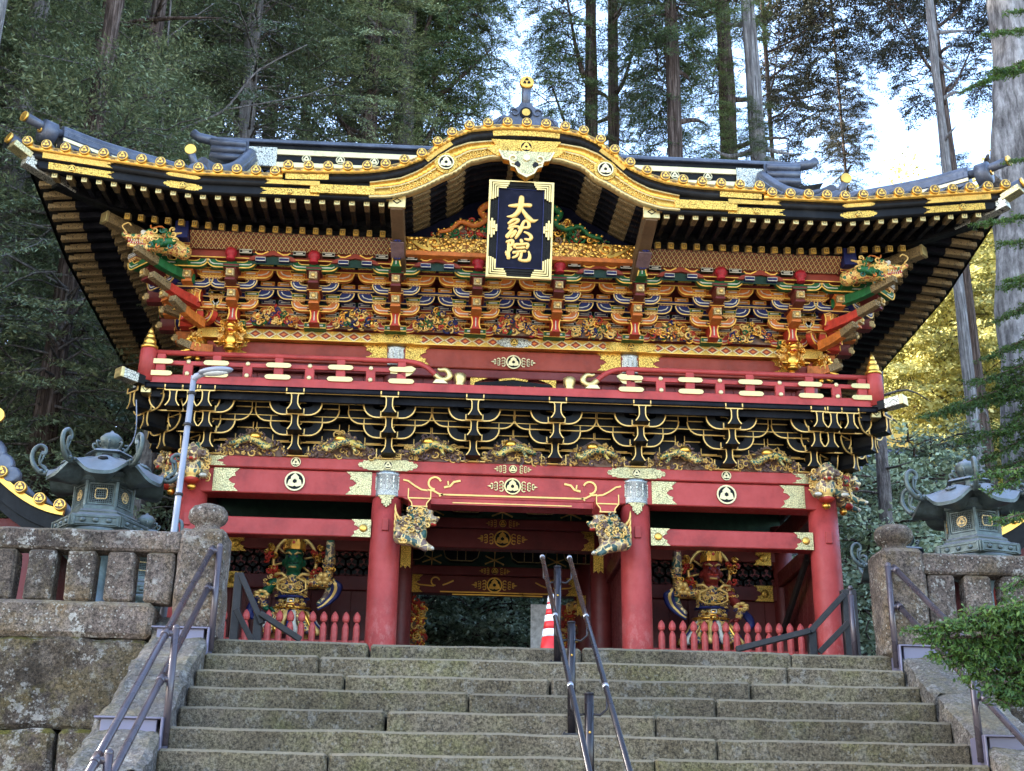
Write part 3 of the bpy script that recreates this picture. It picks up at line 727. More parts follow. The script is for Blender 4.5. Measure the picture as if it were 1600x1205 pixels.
me_stem = stem_black(.215).mesh('bracket_stem', BM)
me_foot = (lambda m: (m.cbox(-.17, .17, -.06, .20, -.02, .0, .004, 1), m.cbox(-.155, .155, -.05, .19, 0, .12, .006, 0),
    m.ribbon([(-.165, .0), (-.165, .12)], .016, -.07, -.05, 1), m.ribbon([(.165, .0), (.165, .12)], .016, -.07, -.05, 1), m)[-1])(MB()).mesh('bearing_block', BM)
LX = [-4.08, -2.92, -1.68, -.55, .55, 1.68, 2.92, 4.08]
T1, T2, T3 = (-.14, 3.635), (-.40, 3.84), (-.62, 4.05)       # (Y, Z of the underside) of the three steps
def low_cluster(x, y=0, rot=0, corner=False):
    c = part('bracket_cluster', gate, (x, y, 0), (0, 0, rot))
    put(me_foot, 'bearing_block', c, (0, T1[0]-.02, T1[1]-.01))
    put(me_arm_b, 'bracket_arm', c, (0, T1[0], T1[1]))
    put(me_arm_w, 'bracket_arm', c, (0, T1[0], T1[1]+.19))
    put(me_arm_n, 'bracket_arm', c, (0, T2[0], T2[1]))
    put(me_arm_w, 'bracket_arm', c, (0, T2[0], T2[1]+.19))
    put(me_arm_n, 'bracket_arm', c, (0, T3[0], T3[1]))
    put(me_stem, 'bracket_stem', c, (0, T2[0]-.02, T1[1]))
    put(me_stem, 'bracket_stem', c, (0, T3[0]-.02, T2[1]))
    put(me_stem, 'bracket_stem', c, (0, -.82, T3[1]+.01))
    return c
lows = [low_cluster(x) for x in LX]
# corners: extra arms fan out over the side and the diagonal
for s in (-1, 1):
    for (x, y, rot, tiers) in ((s*4.27, 0, 0, (T2, T3)), (s*4.5, 0, 0, (T3,)), (s*4.30, .05, s*PI/4, (T1, T2, T3)), (s*4.30, .05, s*PI/2, (T1, T2, T3)), (s*4.3, 1.1, s*PI/2, (T1, T2, T3))):
        c = part('bracket_cluster', gate, (x, y, 0), (0, 0, rot))
        g = 1.3 if abs(abs(rot)-PI/4) < .1 else 1.0
        for i, T in enumerate(tiers):
            put(me_arm_n, 'bracket_arm', c, (0, T[0]*g, T[1]))
            zt = T[1]+.0
            put(me_stem, 'bracket_stem', c, (0, {3.635: T2[0], 3.84: T3[0], 4.05: -.80}[T[1]]*g-.02, T[1]))
# long tie pieces of each step, black with a gilt lower edge
def tie(y, z, h, hx, e=.014, gi='cream_gilt', name='long_tie', bm='black_lacquer', d=.09):
    m = MB(); m.cbox(-hx, hx, y, y+d, z, z+h, .004, 0); m.ribbon([(-hx, z+e/2), (hx, z+e/2)], e, y-.010, y+.001, 1)
    return m.build(name, [bm, gi], gate)
tie(-.80, 4.285, .07, 4.72); tie(-.60, 4.30, .06, 4.6); tie(-.40, 4.29, .07, 4.5); tie(-.16, 4.16, .06, 4.4, .010); tie(-.40, 4.105, .05, 4.45, .009)
for s in (-1, 1):
    m = MB(); m.cbox(*sorted((s*4.72, s*4.80)), -.8, 5.3, 4.285, 4.355, .004); m.build('long_tie', BM, gate)
MB().box(-4.3, 4.3, -.05, .02, 3.6, 4.3).build('frieze_board', ['black_lacquer'], gate)
for s in (-1, 1): MB().box(*sorted((s*4.28, s*4.34)), -.05, 4.7, 3.6, 4.3).build('frieze_board', ['black_lacquer'], gate)

# ---- painted brackets of the upper storey
UM = ['orange_paint', 'yellow_ochre', 'white_paint', 'small_diaper', 'black_lacquer']
def arm_paint(hw, h, depth, body, edge='yellow_ochre', block='orange_paint', bedge='cream_gilt', centre=True):
    left, right, top = boat_poly(hw, h, h*.98, hw*.34, .66)
    m = MB(); poly = right+left[:-1]+top
    m.prism(poly, 0, depth, 0)
    line = [(-x, z) for x, z in right]+right[::-1]
    m.ribbon(line, .015, -.010, .002, 1)
    m.ribbon([(x, z-.006) for x, z in top[1:5]], .010, -.008, .002, 1); m.ribbon([(x, z-.006) for x, z in top[5:]], .010, -.008, .002, 1)
    for e in (-1, 1):
        inner = [(e*(hw*.90), h*.84), (e*(hw*.85), h*.54), (e*(hw*.72), h*.36), (e*(hw*.30), h*.34)]
        m.ribbon(inner, .014, -.007, .002, 2)
        # flared neck and bearing block
        xa, xb = e*(hw-.015), e*(hw-.165)
        m.prism([(xa, h), (xb, h), (xb-e*.018, h+.056), (xa+e*.018, h+.056)] if e > 0 else [(xb, h), (xa, h), (xa+e*.018, h+.056), (xb-e*.018, h+.056)], -.004, depth*.9, 3)
        x0, x1 = sorted((xa+e*.022, xb-e*.022))
        m.cbox(x0, x1, -.012, depth*.95, h+.057, h+.122, .003, 5)
        m.ribbon([(x0+.005, h+.062), (x1-.005, h+.062), (x1-.005, h+.117), (x0+.005, h+.117)], .009, -.019, -.011, 6, True)
        m.ribbon([(x0+.035, h+.09), (x1-.035, h+.09)], .018, -.017, -.011, 2)
    return m, [body, edge, 'white_paint', 'small_diaper', 'black_lacquer', block, bedge]
def mk(*a, **k):
    m, mats = arm_paint(*a, **k); return m.mesh('bracket_arm', mats)
A_red = mk(.31, .135, .09, 'vermilion', 'yellow_ochre', 'black_lacquer', 'white_paint')
A_or_n = mk(.325, .135, .09, 'orange_paint', 'yellow_ochre', 'green_paint', 'yellow_ochre')
A_bl_n = mk(.325, .135, .09, 'blue_paint', 'cream_gilt', 'orange_paint', 'yellow_ochre')
A_gr_n = mk(.335, .135, .09, 'green_paint', 'yellow_ochre', 'blue_paint', 'white_paint')
A_or_w = mk(.53, .130, .08, 'orange_paint', 'yellow_ochre', 'green_paint', 'yellow_ochre')
A_bl_w = mk(.53, .130, .08, 'blue_paint', 'cream_gilt', 'orange_paint', 'yellow_ochre')
A_or_w2 = mk(.53, .130, .08, 'orange_paint', 'yellow_ochre', 'blue_paint', 'white_paint')
def ustem(h, body, edge, boss=True, w=.05):
    m = MB(); n = 6
    L = [(-(w+.022*abs(2*i/n-1)**2), i/n*h) for i in range(n+1)]
    m.prism(L+[(-x, z) for x, z in L[::-1]], 0, .28, 0)
    if boss:
        m.cbox(-.055, .055, -.05, .03, h*.22, h*.80, .006, 2); m.ball((0, -.055, h*.5), (.032, .025, .032), 5, 8, 6)
    else:
        for s in (-1, 1): m.ribbon([(s*x*.93, z) for x, z in L], .016, -.01, .002, 1)
        m.ribbon([(0, h*.15), (0, h*.85)], .014, -.008, .002, 3)
    # square capital
    m.cbox(-.105, .105, -.02, .25, h, h+.05, .004, 4); m.ribbon([(-.10, h+.005), (.10, h+.005), (.10, h+.046), (-.10, h+.046)], .009, -.028, -.019, 1, True)
    return m, [body, edge, 'rafter_gold', 'white_paint', 'dark_red_lacquer', 'cream_gilt']
def mks(*a, **k):
    m, mats = ustem(*a, **k); return m.mesh('bracket_stem', mats)
S1 = mks(.19, 'vermilion', 'yellow_ochre', False); S2 = mks(.18, 'orange_paint', 'yellow_ochre'); S3 = mks(.18, 'dark_red_lacquer', 'green_paint')
S4 = mks(.20, 'green_paint', 'yellow_ochre', False)
knob = MB(); knob.lathe([(.055, 0), (.062, .03), (.05, .05), (.075, .07), (.085, .11), (.075, .15), (.045, .175), (.01, .18)], 14); me_knob = knob.mesh('red_knob', ['crimson'])
ub = MB(); ub.cbox(-.155, .155, -.03, .2, 0, .085, .005, 0); ub.ribbon([(-.15, .006), (.15, .006), (.15, .079), (-.15, .079)], .012, -.038, -.029, 1, True)
for s in (-1, 1): ub.ribbon([(s*.05, .043), (s*.11, .043)], .022, -.036, -.029, 2)
me_ub = ub.mesh('bearing_block', ['green_paint', 'yellow_ochre', 'white_paint'])
UX = [(k+.5)*1.115 for k in range(-4, 4)]
U1, U2, U3, U4 = (-.14, 5.50), (-.38, 5.665), (-.63, 5.855), (-.88, 6.045)
for k, x in enumerate(UX):
    c = part('bracket_cluster', gate, (x, 0, 0))
    put(me_ub, 'bearing_block', c, (0, U1[0]-.05, U1[1]-.02))
    put(A_red, 'bracket_arm', c, (0, U1[0], U1[1]))
    put(A_or_w2, 'bracket_arm', c, (0, U1[0], U1[1]+.165))
    put(A_or_n, 'bracket_arm', c, (0, U2[0], U2[1]))
    put(A_bl_w, 'bracket_arm', c, (0, U2[0], U2[1]+.165))
    put(A_bl_n, 'bracket_arm', c, (0, U3[0], U3[1]))
    put(A_or_w, 'bracket_arm', c, (0, U3[0], U3[1]+.165))
    put(A_gr_n, 'bracket_arm', c, (0, U4[0], U4[1]))
    put(S1, 'bracket_stem', c, (0, U2[0]-.03, U1[1]-.015))
    put(S2, 'bracket_stem', c, (0, U3[0]-.03, U2[1]))
    put(S3, 'bracket_stem', c, (0, U4[0]-.03, U3[1]))
    if k in (2, 5): put(S4, 'bracket_stem', c, (0, -1.12, U4[1]))
    else: put(me_knob, 'red_knob', c, (0, -.99, U4[1]+.06))
# long ties of the upper steps
def utie(y, z, h, hx, bm, gi): return tie(y, z, h, hx, .012, gi, 'long_tie', bm)
utie(-.16, 5.80, .05, 4.4, 'brick_red', 'yellow_ochre'); utie(-.40, 5.97, .05, 4.5, 'blue_paint', 'cream_gilt'); utie(-.64, 6.14, .06, 4.6, 'dark_red_lacquer', 'yellow_ochre')
utie(-.92, 6.165, .13, 4.6, 'brick_red', 'yellow_ochre')
MB().box(-4.25, 4.25, -.04, .03, 5.5, 6.5).build('frieze_board', ['dark_red_lacquer'], gate)
for z, mt in ((5.68, 'blue_paint'), (5.86, 'dark_green'), (6.02, 'blue_paint')): MB().box(-4.25, 4.25, -.055, -.041, z, z+.11).build('frieze_board', [mt], gate)
for s in (-1, 1): MB().box(*sorted((s*4.22, s*4.30)), -.04, 4.7, 5.5, 6.5).build('frieze_board', ['brick_red'], gate)
# frog-leg arches and small blocks under the patterned board
for k in range(-4, 5):
    x = k*1.115
    if abs(x) > 4.3: continue
    m = MB()
    ln = [(-.33, 0), (-.27, .055), (-.16, .09), (-.05, .135), (0, .15), (.05, .135), (.16, .09), (.27, .055), (.33, 0)]
    m.prism([(p[0], p[1]) for p in ln]+[(.25, .0), (.14, .055), (0, .08), (-.14, .055), (-.25, 0)], 0, .04, 0)
    for s in (-1, 1):
        m.ribbon([(s*.06, .125), (s*.14, .082), (s*.20, .085), (s*.235, .115)], .016, -.012, .002, 1)
    m.box(-.28, .28, .045, .05, -.04, .12, 2)
    m.build('frog_leg_arch', ['brick_red', 'yellow_ochre', 'dark_green'], gate, (x, -.985, 6.125))
    for e in (-.21, .21):
        b = MB(); b.cbox(-.07, .07, -.02, .06, 0, .055, .003, 0); b.ribbon([(-.066, .004), (.066, .004), (.066, .051), (-.066, .051)], .009, -.028, -.019, 1, True)
        b.build('bearing_block', ['blue_paint', 'white_paint'], gate, (x+e*.75, -.98, 6.105))
    for e in (-.36, .36):
        b = MB(); b.cbox(-.085, .085, -.02, .06, 0, .055, .003, 0); b.ribbon([(-.08, .004), (.08, .004), (.08, .051), (-.08, .051)], .009, -.028, -.019, 1, True); b.ribbon([(-.045, .028), (.045, .028)], .014, -.026, -.019, 1)
        b.build('bearing_block', ['black_lacquer', 'white_paint'], gate, (x+e*1.0, -1.0, 6.20))
# corner arms, upper storey
for s in (-1, 1):
    for (x, y, rot) in ((s*4.27, .0, s*PI/4), (s*4.27, .0, s*PI/2), (s*4.27, 1.0, s*PI/2)):
        g = 1.35 if abs(rot) < 1 else 1
        c = part('bracket_cluster', gate, (x, y, 0), (0, 0, rot))
        for U, A, S in ((U1, A_red, S1), (U2, A_or_n, S2), (U3, A_bl_n, S3), (U4, A_gr_n, None)):
            put(A, 'bracket_arm', c, (0, U[0]*g, U[1]))
            if S: put(S, 'bracket_stem', c, (0, U[0]*g-.27, U[1]))
    for (x, U, A, S) in ((s*4.55, U4, A_gr_n, S4), (s*4.50, U3, A_bl_n, S2), (s*4.40, U2, A_or_n, S1)):
        c = part('bracket_cluster', gate, (x, 0, 0))
        put(A, 'bracket_arm', c, (0, U[0], U[1])); put(S, 'bracket_stem', c, (0, U[0]-.16, U[1]+.01))
    # tail rafters, each with a gilded tip, reaching out over the corner
    for (px, py, Y, body, root) in ((212, 388, -1.42, 'green_paint', (-4.45, -.62)), (236, 429, -1.22, 'vermilion', (-4.38, -.45)), (269, 466, -1.0, 'orange_paint', (-4.32, -.30)), (257, 482, -.25, 'brick_red', (-4.25, -.05)), (279, 534, -.15, 'orange_paint', (-4.2, 0))):
        T = at(px, py, Y); T.x *= -s; R_ = Vector((-s*root[0], root[1], T.z-.05)); d_ = T-R_
        m = MB(); pts = smooth_line([R_, R_+d_*.45+Vector((0, 0, -.03)), R_+d_*.8+Vector((0, 0, -.015)), T], 4); n_ = len(pts)-1; k = int(n_*.55)
        for i in range(n_):
            a, b = Vector(pts[i]), Vector(pts[i+1]); m.bar(a, b+(b-a)*.03, .10, .14-.055*i/n_, 0 if i < k else 1, c=.004)
        m.ball(T, (.03, .03, .035), 1, 8, 6)
        c_ = R_+d_*.42; q_ = d_.normalized()
        m.tube([tuple(c_+q_*p[0]+Vector((0, -.065, p[1]))) for p in arc(0, .0, .035, -1, 3.6, 8)], .009, 5, 2)
        m.build('tail_rafter', [body, 'rafter_side', 'yellow_ochre'], gate)
# ================================================================ BALCONY
deck = MB(); deck.box(-4.86, 4.86, -.68, 5.3, 4.40, 4.45, 0).build('balcony_deck', ['black_lacquer'], gate)
m = MB(); m.cbox(-4.93, 4.93, -.78, -.70, 4.30, 4.505, .01, 0)
bal_f = m.build('balcony_fascia', ['red_lacquer'], gate)
m = MB(); m.cbox(-4.86, 4.86, -.83, -.72, 4.36, 4.29, .004, 0); m.prism([(-4.86, 4.30), (4.86, 4.30), (4.8, 4.2), (-4.8, 4.2)], -.735, -.70, 0)
m.build('fascia_board', ['black_soffit'], gate)
for s in (-1, 1):
    MB().cbox(*sorted((s*4.85, s*4.93)), -.70, 5.3, 4.30, 4.505, .01).build('balcony_fascia', ['red_lacquer'], gate)
    MB().tube([(s*4.89, -.70, 4.83), (s*4.89, 5.3, 4.83)], .034, 10).build('balcony_rail', ['red_lacquer'], gate)
    MB().cbox(*sorted((s*4.87, s*4.91)), -.70, 5.3, 4.66, 4.72, .006).build('balcony_rail', ['red_lacquer'], gate)
    # corner post with its gilt finial
    m = MB(); m.lathe([(.115, 4.40), (.112, 4.84), (.085, 4.90), (.05, 4.92)], 20)
    m.v = [(x*1.0+s*4.90, y-.72, z) for x, y, z in m.v]; p = m.build('corner_post', ['red_lacquer'], gate)
    f = MB(); f.lathe([(.112, 0), (.112, .04), (.075, .07), (.085, .085), (.078, .14), (.05, .16), (.062, .175), (.05, .215), (.03, .23), (.038, .245), (.022, .29), (.004, .32)], 18, (s*4.90, -.72, 4.87))
    f.build('finial', ['gold'], p)
    # ends of the beams that stick out under the corner
    e = MB(); e.bar((s*4.70, -.55, 4.37), (s*5.14, -.99, 4.40), .15, .13, 0); e.bar((s*5.0, -.85, 4.39), (s*5.16, -1.01, 4.402), .156, .136, 1)
    e.bar((s*5.155, -1.005, 4.402), (s*5.19, -1.04, 4.405), .165, .145, 2)
    e.build('beam_end', ['black_lacquer', 'silver_white', 'pale_gold'], gate)
    e = MB(); e.cbox(*sorted((s*4.80, s*4.93)), -.80, -.60, 4.23, 4.35, .004, 0); e.ribbon([(s*4.865-.04, 4.29), (s*4.865, 4.33), (s*4.865+.04, 4.29), (s*4.865, 4.25)], .01, -.808, -.799, 1, True)
    e.build('beam_end', ['pale_gold', 'black_lacquer'], gate)
    e = MB(); e.cbox(*sorted((s*4.80, s*5.06)), -.68, -.50, 4.33, 4.37, .004, 0); e.build('beam_end', ['silver_white'], gate)
oblong = MB(); oblong.prism([(-.17, 0), (-.15, .028), (-.11, .034), (.11, .034), (.15, .028), (.17, 0), (.15, -.028), (.11, -.034), (-.11, -.034), (-.15, -.028)], -.014, 0, 0)
me_ob = oblong.mesh('metal_fitting', ['gate_white'])
me_ob = (lambda m: (m.prism([(-.17, 0), (-.15, .028), (-.11, .034), (.11, .034), (.15, .028), (.17, 0), (.15, -.028), (.11, -.034), (-.11, -.034), (-.15, -.028)], -.014, 0, 0), m)[-1])(MB()).mesh('metal_fitting', ['pale_gold'])
stud = MB(); stud.ball((0, 0, 0), (.032, .02, .032), 0, 10, 6); me_stud = stud.mesh('stud', ['gate_white'])
for s in (-1, 1):
    # rails end in an up-turned gilt curl beside the opening
    pts = [(s*4.86, -.72, 4.83), (s*1.75, -.72, 4.83)]+[tuple(p) for p in smooth_line([(s*1.62, -.72, 4.83), (s*1.40, -.72, 4.82), (s*1.24, -.72, 4.77), (s*1.13, -.72, 4.69), (s*1.07, -.72, 4.63)], 4)]
    MB().tube(pts, .036, 12).build('balcony_rail', ['red_lacquer'], gate)
    cu = [(s*x, -.72, z) for x, z in [(1.09, 4.65), (1.04, 4.60), (.98, 4.58), (.93, 4.595), (.90, 4.64), (.915, 4.695), (.965, 4.725), (1.02, 4.72), (1.06, 4.735)]]
    cu = smooth_line(cu, 3); n = len(cu)
    MB().tube(cu, [.043*(1-.55*max(0, i/n-.5)*1.9) for i in range(n)], 10).build('rail_curl', ['pale_gold'], gate)
    MB().cbox(*sorted((s*1.45, s*4.86)), -.745, -.70, 4.655, 4.715, .006).build('balcony_rail', ['red_lacquer'], gate)
    m = MB(); m.prism([(s*(1.55-p[0]), 4.66+p[1]) for p in [(-.14, -.03), (0, -.035), (.05, -.07), (.12, -.05), (.17, .0), (.20, .05), (.14, .085), (.05, .075), (0, .04), (-.14, .035)]], -.765, -.745, 0)
    m.build('metal_fitting', ['pale_gold'], gate)
    m = MB(); m.prism([(s*(.92), 4.505), (s*1.12, 4.505), (s*1.08, 4.56), (s*.98, 4.555)], -.80, -.70, 0); m.build('metal_fitting', ['gate_white'], gate)
    for i, x in enumerate((4.72, 3.99, 3.17, 2.35, 1.54)):
        x *= s
        m = MB(); m.cbox(x-.062, x+.062, -.765, -.69, 4.50, 4.66, .006); m.cbox(x-.055, x+.055, -.765, -.69, 4.71, 4.80, .006)
        p = m.build('rail_strut', ['red_lacquer'], gate)
        put(me_ob, 'metal_fitting', p, (x, -.775, 4.683)); put(me_ob, 'metal_fitting', p, (x, -.79, 4.51), scale=(1.02, 1, 1))
    for x in (4.36, 3.58, 2.76, 1.95):
        x *= s
        m = MB(); m.cbox(x-.062, x+.062, -.755, -.69, 4.50, 4.66, .006)
        p = m.build('rail_strut', ['red_lacquer'], gate)
        put(me_stud, 'stud', p, (x, -.750, 4.70)); put(me_stud, 'stud', p, (x, -.785, 4.52))
    # small posts with gilt caps by the opening
    m = MB(); x = s*.72 if s > 0 else -.76
    m.lathe([(.065, 4.50), (.075, 4.53), (.06, 4.56), (.08, 4.60), (.085, 4.68), (.06, 4.70), (.02, 4.71)], 14, (x, -.66, 0)); m.build('post_cap', ['pale_gold'], gate)
# ================================================================ UPPER STOREY WALL
UY = .12
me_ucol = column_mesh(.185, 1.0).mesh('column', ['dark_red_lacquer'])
for x in CX:
    for Y in (UY+.1, 4.5):
        c = put(me_ucol, 'column', gate, (x*.985, Y, 4.45))
    if abs(x) < 2:
        m = MB(); m.lathe([(.205, 5.06), (.215, 5.08), (.208, 5.30), (.218, 5.32), (.218, 5.36)], 24, (x*.985, UY+.08, 0), 0)
        for k in range(10):
            a = -PI+PI*k/9; m.bar((x*.985+math.cos(a)*.215, UY+.08+math.sin(a)*.215, 5.12), (x*.985+math.cos(a)*.215, UY+.08+math.sin(a)*.215, 5.26), .02, .012, 1, (math.cos(a), math.sin(a), 0))
        m.build('column_cap', ['silver_metal', 'silver_white'], gate)
ub_ = beam('upper_beam', -4.3, 4.3, UY-.10, UY+.12, 5.06, 5.345, 'brick_red')
for s in (-1, 1):
    for x, d in ((s*1.65, 1), (s*1.65, -1), (s*4.15, -s)):
        m = MB(); m.prism([(x+d*(p[0]+.30), p[1]+5.22) for p in plate_poly(.34, .27, 'right')], UY-.118, UY-.102, 0); m.build('metal_fitting', ['gold_scroll'], ub_)
m = MB(); crest(m, 0, 5.165, UY-.125, .105, 0, 1); side_leaves(m, 0, 5.165, UY-.118, .105, 0); m.build('crest', ['gate_white', 'black_lacquer'], ub_)
gb = MB(); gb.cbox(-4.42, 4.42, UY-.20, UY+.2, 5.35, 5.495, .008, 0); gb.ribbon([(-4.42, 5.357), (4.42, 5.357)], .014, UY-.212, UY-.199, 1); gb.ribbon([(-4.42, 5.488), (4.42, 5.488)], .014, UY-.212, UY-.199, 1)
gb = gb.build('patterned_plate_beam', ['gold_fine', 'gold'], gate)
dia = MB(); dia.ribbon([(-.088, 0), (0, .06), (.088, 0), (0, -.06)], .016, -.012, 0, 0, True); dia.prism([(-.068, 0), (0, .045), (.068, 0), (0, -.045)], -.006, 0, 1); dia.prism([(-.035, 0), (0, .022), (.035, 0), (0, -.022)], -.010, 0, 2); me_dia = dia.mesh('diamond_fitting', ['gate_white', 'brick_red', 'orange_paint'])
x = -4.2
while x < 4.25:
    if min(abs(abs(x)-1.655), abs(x), abs(abs(x)-4.15)) > .26 and abs(abs(x)-1.655) > .36: put(me_dia, 'diamond_fitting', gb, (x, UY-.205, 5.423))
    x += .195
for x, w_, mt in ((-1.655, .74, 'gold_scroll'), (1.655, .74, 'gold_scroll'), (0, .5, 'silver_white')):
    m = MB(); m.prism([(x+p[0], 5.423+p[1]) for p in plate_poly(w_, .14)], UY-.222, UY-.205, 0); crest(m, x, 5.423, UY-.232, .055, 1, 2); m.build('metal_fitting', [mt, 'gold', 'black_lacquer'], gb)
# wall below: doors and lattice glimpsed between the balusters
for k in range(40):
    x = -4.2+8.4*k/40; MB().cbox(x, x+.206, UY+.02, UY+.06, 4.45, 4.95, .004).build('wall_board', ['dark_red_lacquer'], gate)
beam('upper_beam', -4.2, 4.2, UY-.08, UY+.04, 4.93, 5.055, 'dark_red_lacquer')
m = MB()
m.prism([(-.62, 4.46), (-.62, 4.80), (-.5, 4.84), (-.3, 4.86), (0, 4.90), (.3, 4.86), (.5, 4.84), (.62, 4.80), (.62, 4.46)], UY-.13, UY-.10, 0)
for s in (-1, 1):
    m.prism([(s*.60, 4.90), (s*.36, 4.90), (s*.45, 4.87), (s*.54, 4.83), (s*.56, 4.76), (s*.60, 4.74)], UY-.15, UY-.12, 1)
m.ribbon([(-.2, 4.88), (0, 4.905), (.2, 4.88)], .03, UY-.15, UY-.12, 1)
for x in (-.3, -.1, .1, .3): m.ribbon([(x, 4.47), (x, 4.8)], .014, UY-.14, UY-.12, 1)
m.build('cusped_doorway', ['black_lacquer', 'gold_scroll'], gate)

# ================================================================ EAVES
EY, EX = -2.15, 6.42
def lift(t, full):      # how far the eave turns up towards a corner; t = distance from the middle
    k = max(0.0, (t-(full-2.0))/2.0); return .27*k**1.9
YM = 2.3                # middle line of the gate in depth
HY = YM-EY
def elift(x, y): return max(lift(abs(x), EX-.05)*max(0, 1-(abs(abs(y-YM)-HY))/2.2), lift(abs(y-YM), HY)*max(0, 1-(EX-abs(x))/2.2))
KT = [(0, 7.68), (.25, 7.675), (.48, 7.655), (.72, 7.615), (.94, 7.51), (1.15, 7.345), (1.35, 7.155), (1.58, 7.04), (1.82, 6.965), (2.06, 6.925), (2.30, 6.905), (2.56, 6.895), (2.81, 6.888), (3.10, 6.882)]
def kz(x):
    x = abs(x)
    for (a, za), (b, zb) in zip(KT, KT[1:]):
        if x <= b: t = (x-a)/(b-a); return za+(zb-za)*t
    return 6.88
KS = None
def rafter_mesh(L, w, h, gl, cap=.028, slope=0.0):
    """runs along +Y from its outer end at the origin"""
    m = MB()
    def z(y): return slope*y
    m.bar((0, gl, z(gl)), (0, L, z(L)), w, h, 0, c=.004); m.bar((0, .0, 0), (0, gl+.01, z(gl+.01)), w+.006, h+.006, 1, c=.006)
    m.cbox(-w/2-.006, w/2+.006, -cap*.4, cap*.3, -h/2-.006, h/2+.006, .004, 2)
    m.ribbon([(-w*.25, -h*.25), (w*.25, -h*.25), (w*.25, h*.25), (-w*.25, h*.25)], .006, -cap*.4-.004, -cap*.4, 3, True)
    return m
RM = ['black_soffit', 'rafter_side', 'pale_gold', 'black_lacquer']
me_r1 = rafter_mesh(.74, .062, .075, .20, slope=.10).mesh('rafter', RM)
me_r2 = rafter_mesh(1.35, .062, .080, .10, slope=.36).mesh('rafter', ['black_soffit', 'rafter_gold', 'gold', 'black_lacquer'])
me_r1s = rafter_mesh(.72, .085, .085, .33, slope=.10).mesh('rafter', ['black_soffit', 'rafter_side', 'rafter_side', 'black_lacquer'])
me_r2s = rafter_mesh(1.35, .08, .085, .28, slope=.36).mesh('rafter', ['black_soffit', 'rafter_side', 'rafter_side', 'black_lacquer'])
n = 26
for s in (-1, 1):
    for k in range(23):
        x = s*(1.86+k*(6.05-1.86)/22); put(me_r1, 'rafter', gate, (x, EY+.10, 6.475+elift(x, EY)*.98), (-0.0, 0, 0))
    for k in range(20):
        x = s*(1.86+k*(5.25-1.86)/19); put(me_r2, 'rafter', gate, (x, EY+.80, 6.405+elift(x*1.08, EY)*.6))
    for k in range(34):
        y = EY+.38+k*.245; put(me_r1s, 'rafter', gate, (s*(EX-.12), y, 6.475+elift(EX, y)*.98), (0, 0, s*PI/2))
    for k in range(34):
        y = EY+1.15+k*.215; put(me_r2s, 'rafter', gate, (s*(EX-.86), y, 6.48+elift(EX, y)*.45), (0, 0, s*PI/2))
# soffit boards above the rafters, eave boards and the boards between the two rows
def soffit(x): return 0
m = MB()
def sof(u, v, s):
    # ring strip around the building: u along, v inwards
    pass
def ring_strip(d0, z0, d1, z1, name, mat, cut=0, l0=1, l1=1):
    """sloping band between distance d0 and d1 inside the eave line on the front and both sides"""
    N = 48
    for s in (-1, 1):
        m = MB()
        def f(u, v):
            d = d0+(d1-d0)*v; xa = cut; xb = EX-d
            x = s*(xa+(xb-xa)*u); lf = l0+(l1-l0)*v
            return (x, EY+d, z0+(z1-z0)*v+elift(x/(EX-d)*EX if EX-d > 0 else x, EY)*lf)
        m.surf(f, N, 3, 0, True); m.build(name, [mat], gate); m = MB()
        def g(u, v):
            d = d0+(d1-d0)*v; ya = EY+d; yb = YM+HY-d; y = ya+(yb-ya)*u; lf = l0+(l1-l0)*v
            yy = YM+(y-YM)*HY/(HY-d)
            return (s*(EX-d), y, z0+(z1-z0)*v+elift(EX, yy)*lf)
        m.surf(g, N, 3, 0, True); m.build(name, [mat], gate)
ring_strip(.06, 6.53, 1.0, 6.63, 'soffit_board', 'black_soffit', 1.72, 1, .6)
ring_strip(.86, 6.545, 2.15, 7.0, 'soffit_board', 'black_soffit', 1.72, .55, 0)
ring_strip(.84, 6.535, .845, 6.64, 'rafter_beam', 'black_lacquer', 1.72, .55, .55)
ring_strip(.02, 6.50, .03, 6.73, 'eave_board', 'brown_lacquer' if False else 'black_lacquer', 1.72, 1, 1)
def eave_band(z0, z1, y0, y1, mat, name, xa, xb, fz, side=True, N=60):
    """a moulded board following the line of the eave on the front"""
    for s in (-1, 1):
        P = []; m = MB()
        for i in range(N+1):
            x = xa+(xb-xa)*i/N; P.append((s*x, fz(x)))
        for i in range(N):
            (xA, zA), (xB, zB) = P[i], P[i+1]
            vs = [(xA, y0, zA+z0), (xB, y0, zB+z0), (xB, y0, zB+z1), (xA, y0, zA+z1), (xA, y1, zA+z0), (xB, y1, zB+z0), (xB, y1, zB+z1), (xA, y1, zA+z1)]
            fs = [(0, 1, 2, 3), (0, 4, 5, 1), (3, 2, 6, 7)]
            if i == 0: fs.append((0, 3, 7, 4))
            if i == N-1: fs.append((1, 5, 6, 2))
            if s < 0: fs = [f[::-1] for f in fs]
            m.add(vs, fs, 0, True)
        m.build(name, [mat], gate)
def ez(x): return 6.80+elift(x, EY)
def full_z(x): return kz(x) if abs(x) < 3.14 else ez(x)
eave_band(-.31, -.195, EY+.03, EY+.10, 'black_lacquer', 'eave_board', 1.8, EX-.10, ez)
eave_band(-.19, -.085, EY-.01, EY+.10, 'black_lacquer', 'eave_board', 3.12, EX-.03, ez)
eave_band(-.19, -.085, EY-.03, EY+.10, 'black_lacquer', 'eave_board', 0, 3.12, kz)
eave_band(-.085, -.02, EY-.05, EY+.10, 'gold', 'eave_edge_plate', 3.14, EX+.04, ez)
eave_band(-.085, -.02, EY-.07, EY+.10, 'gold', 'eave_edge_plate', 0, 3.16, kz)
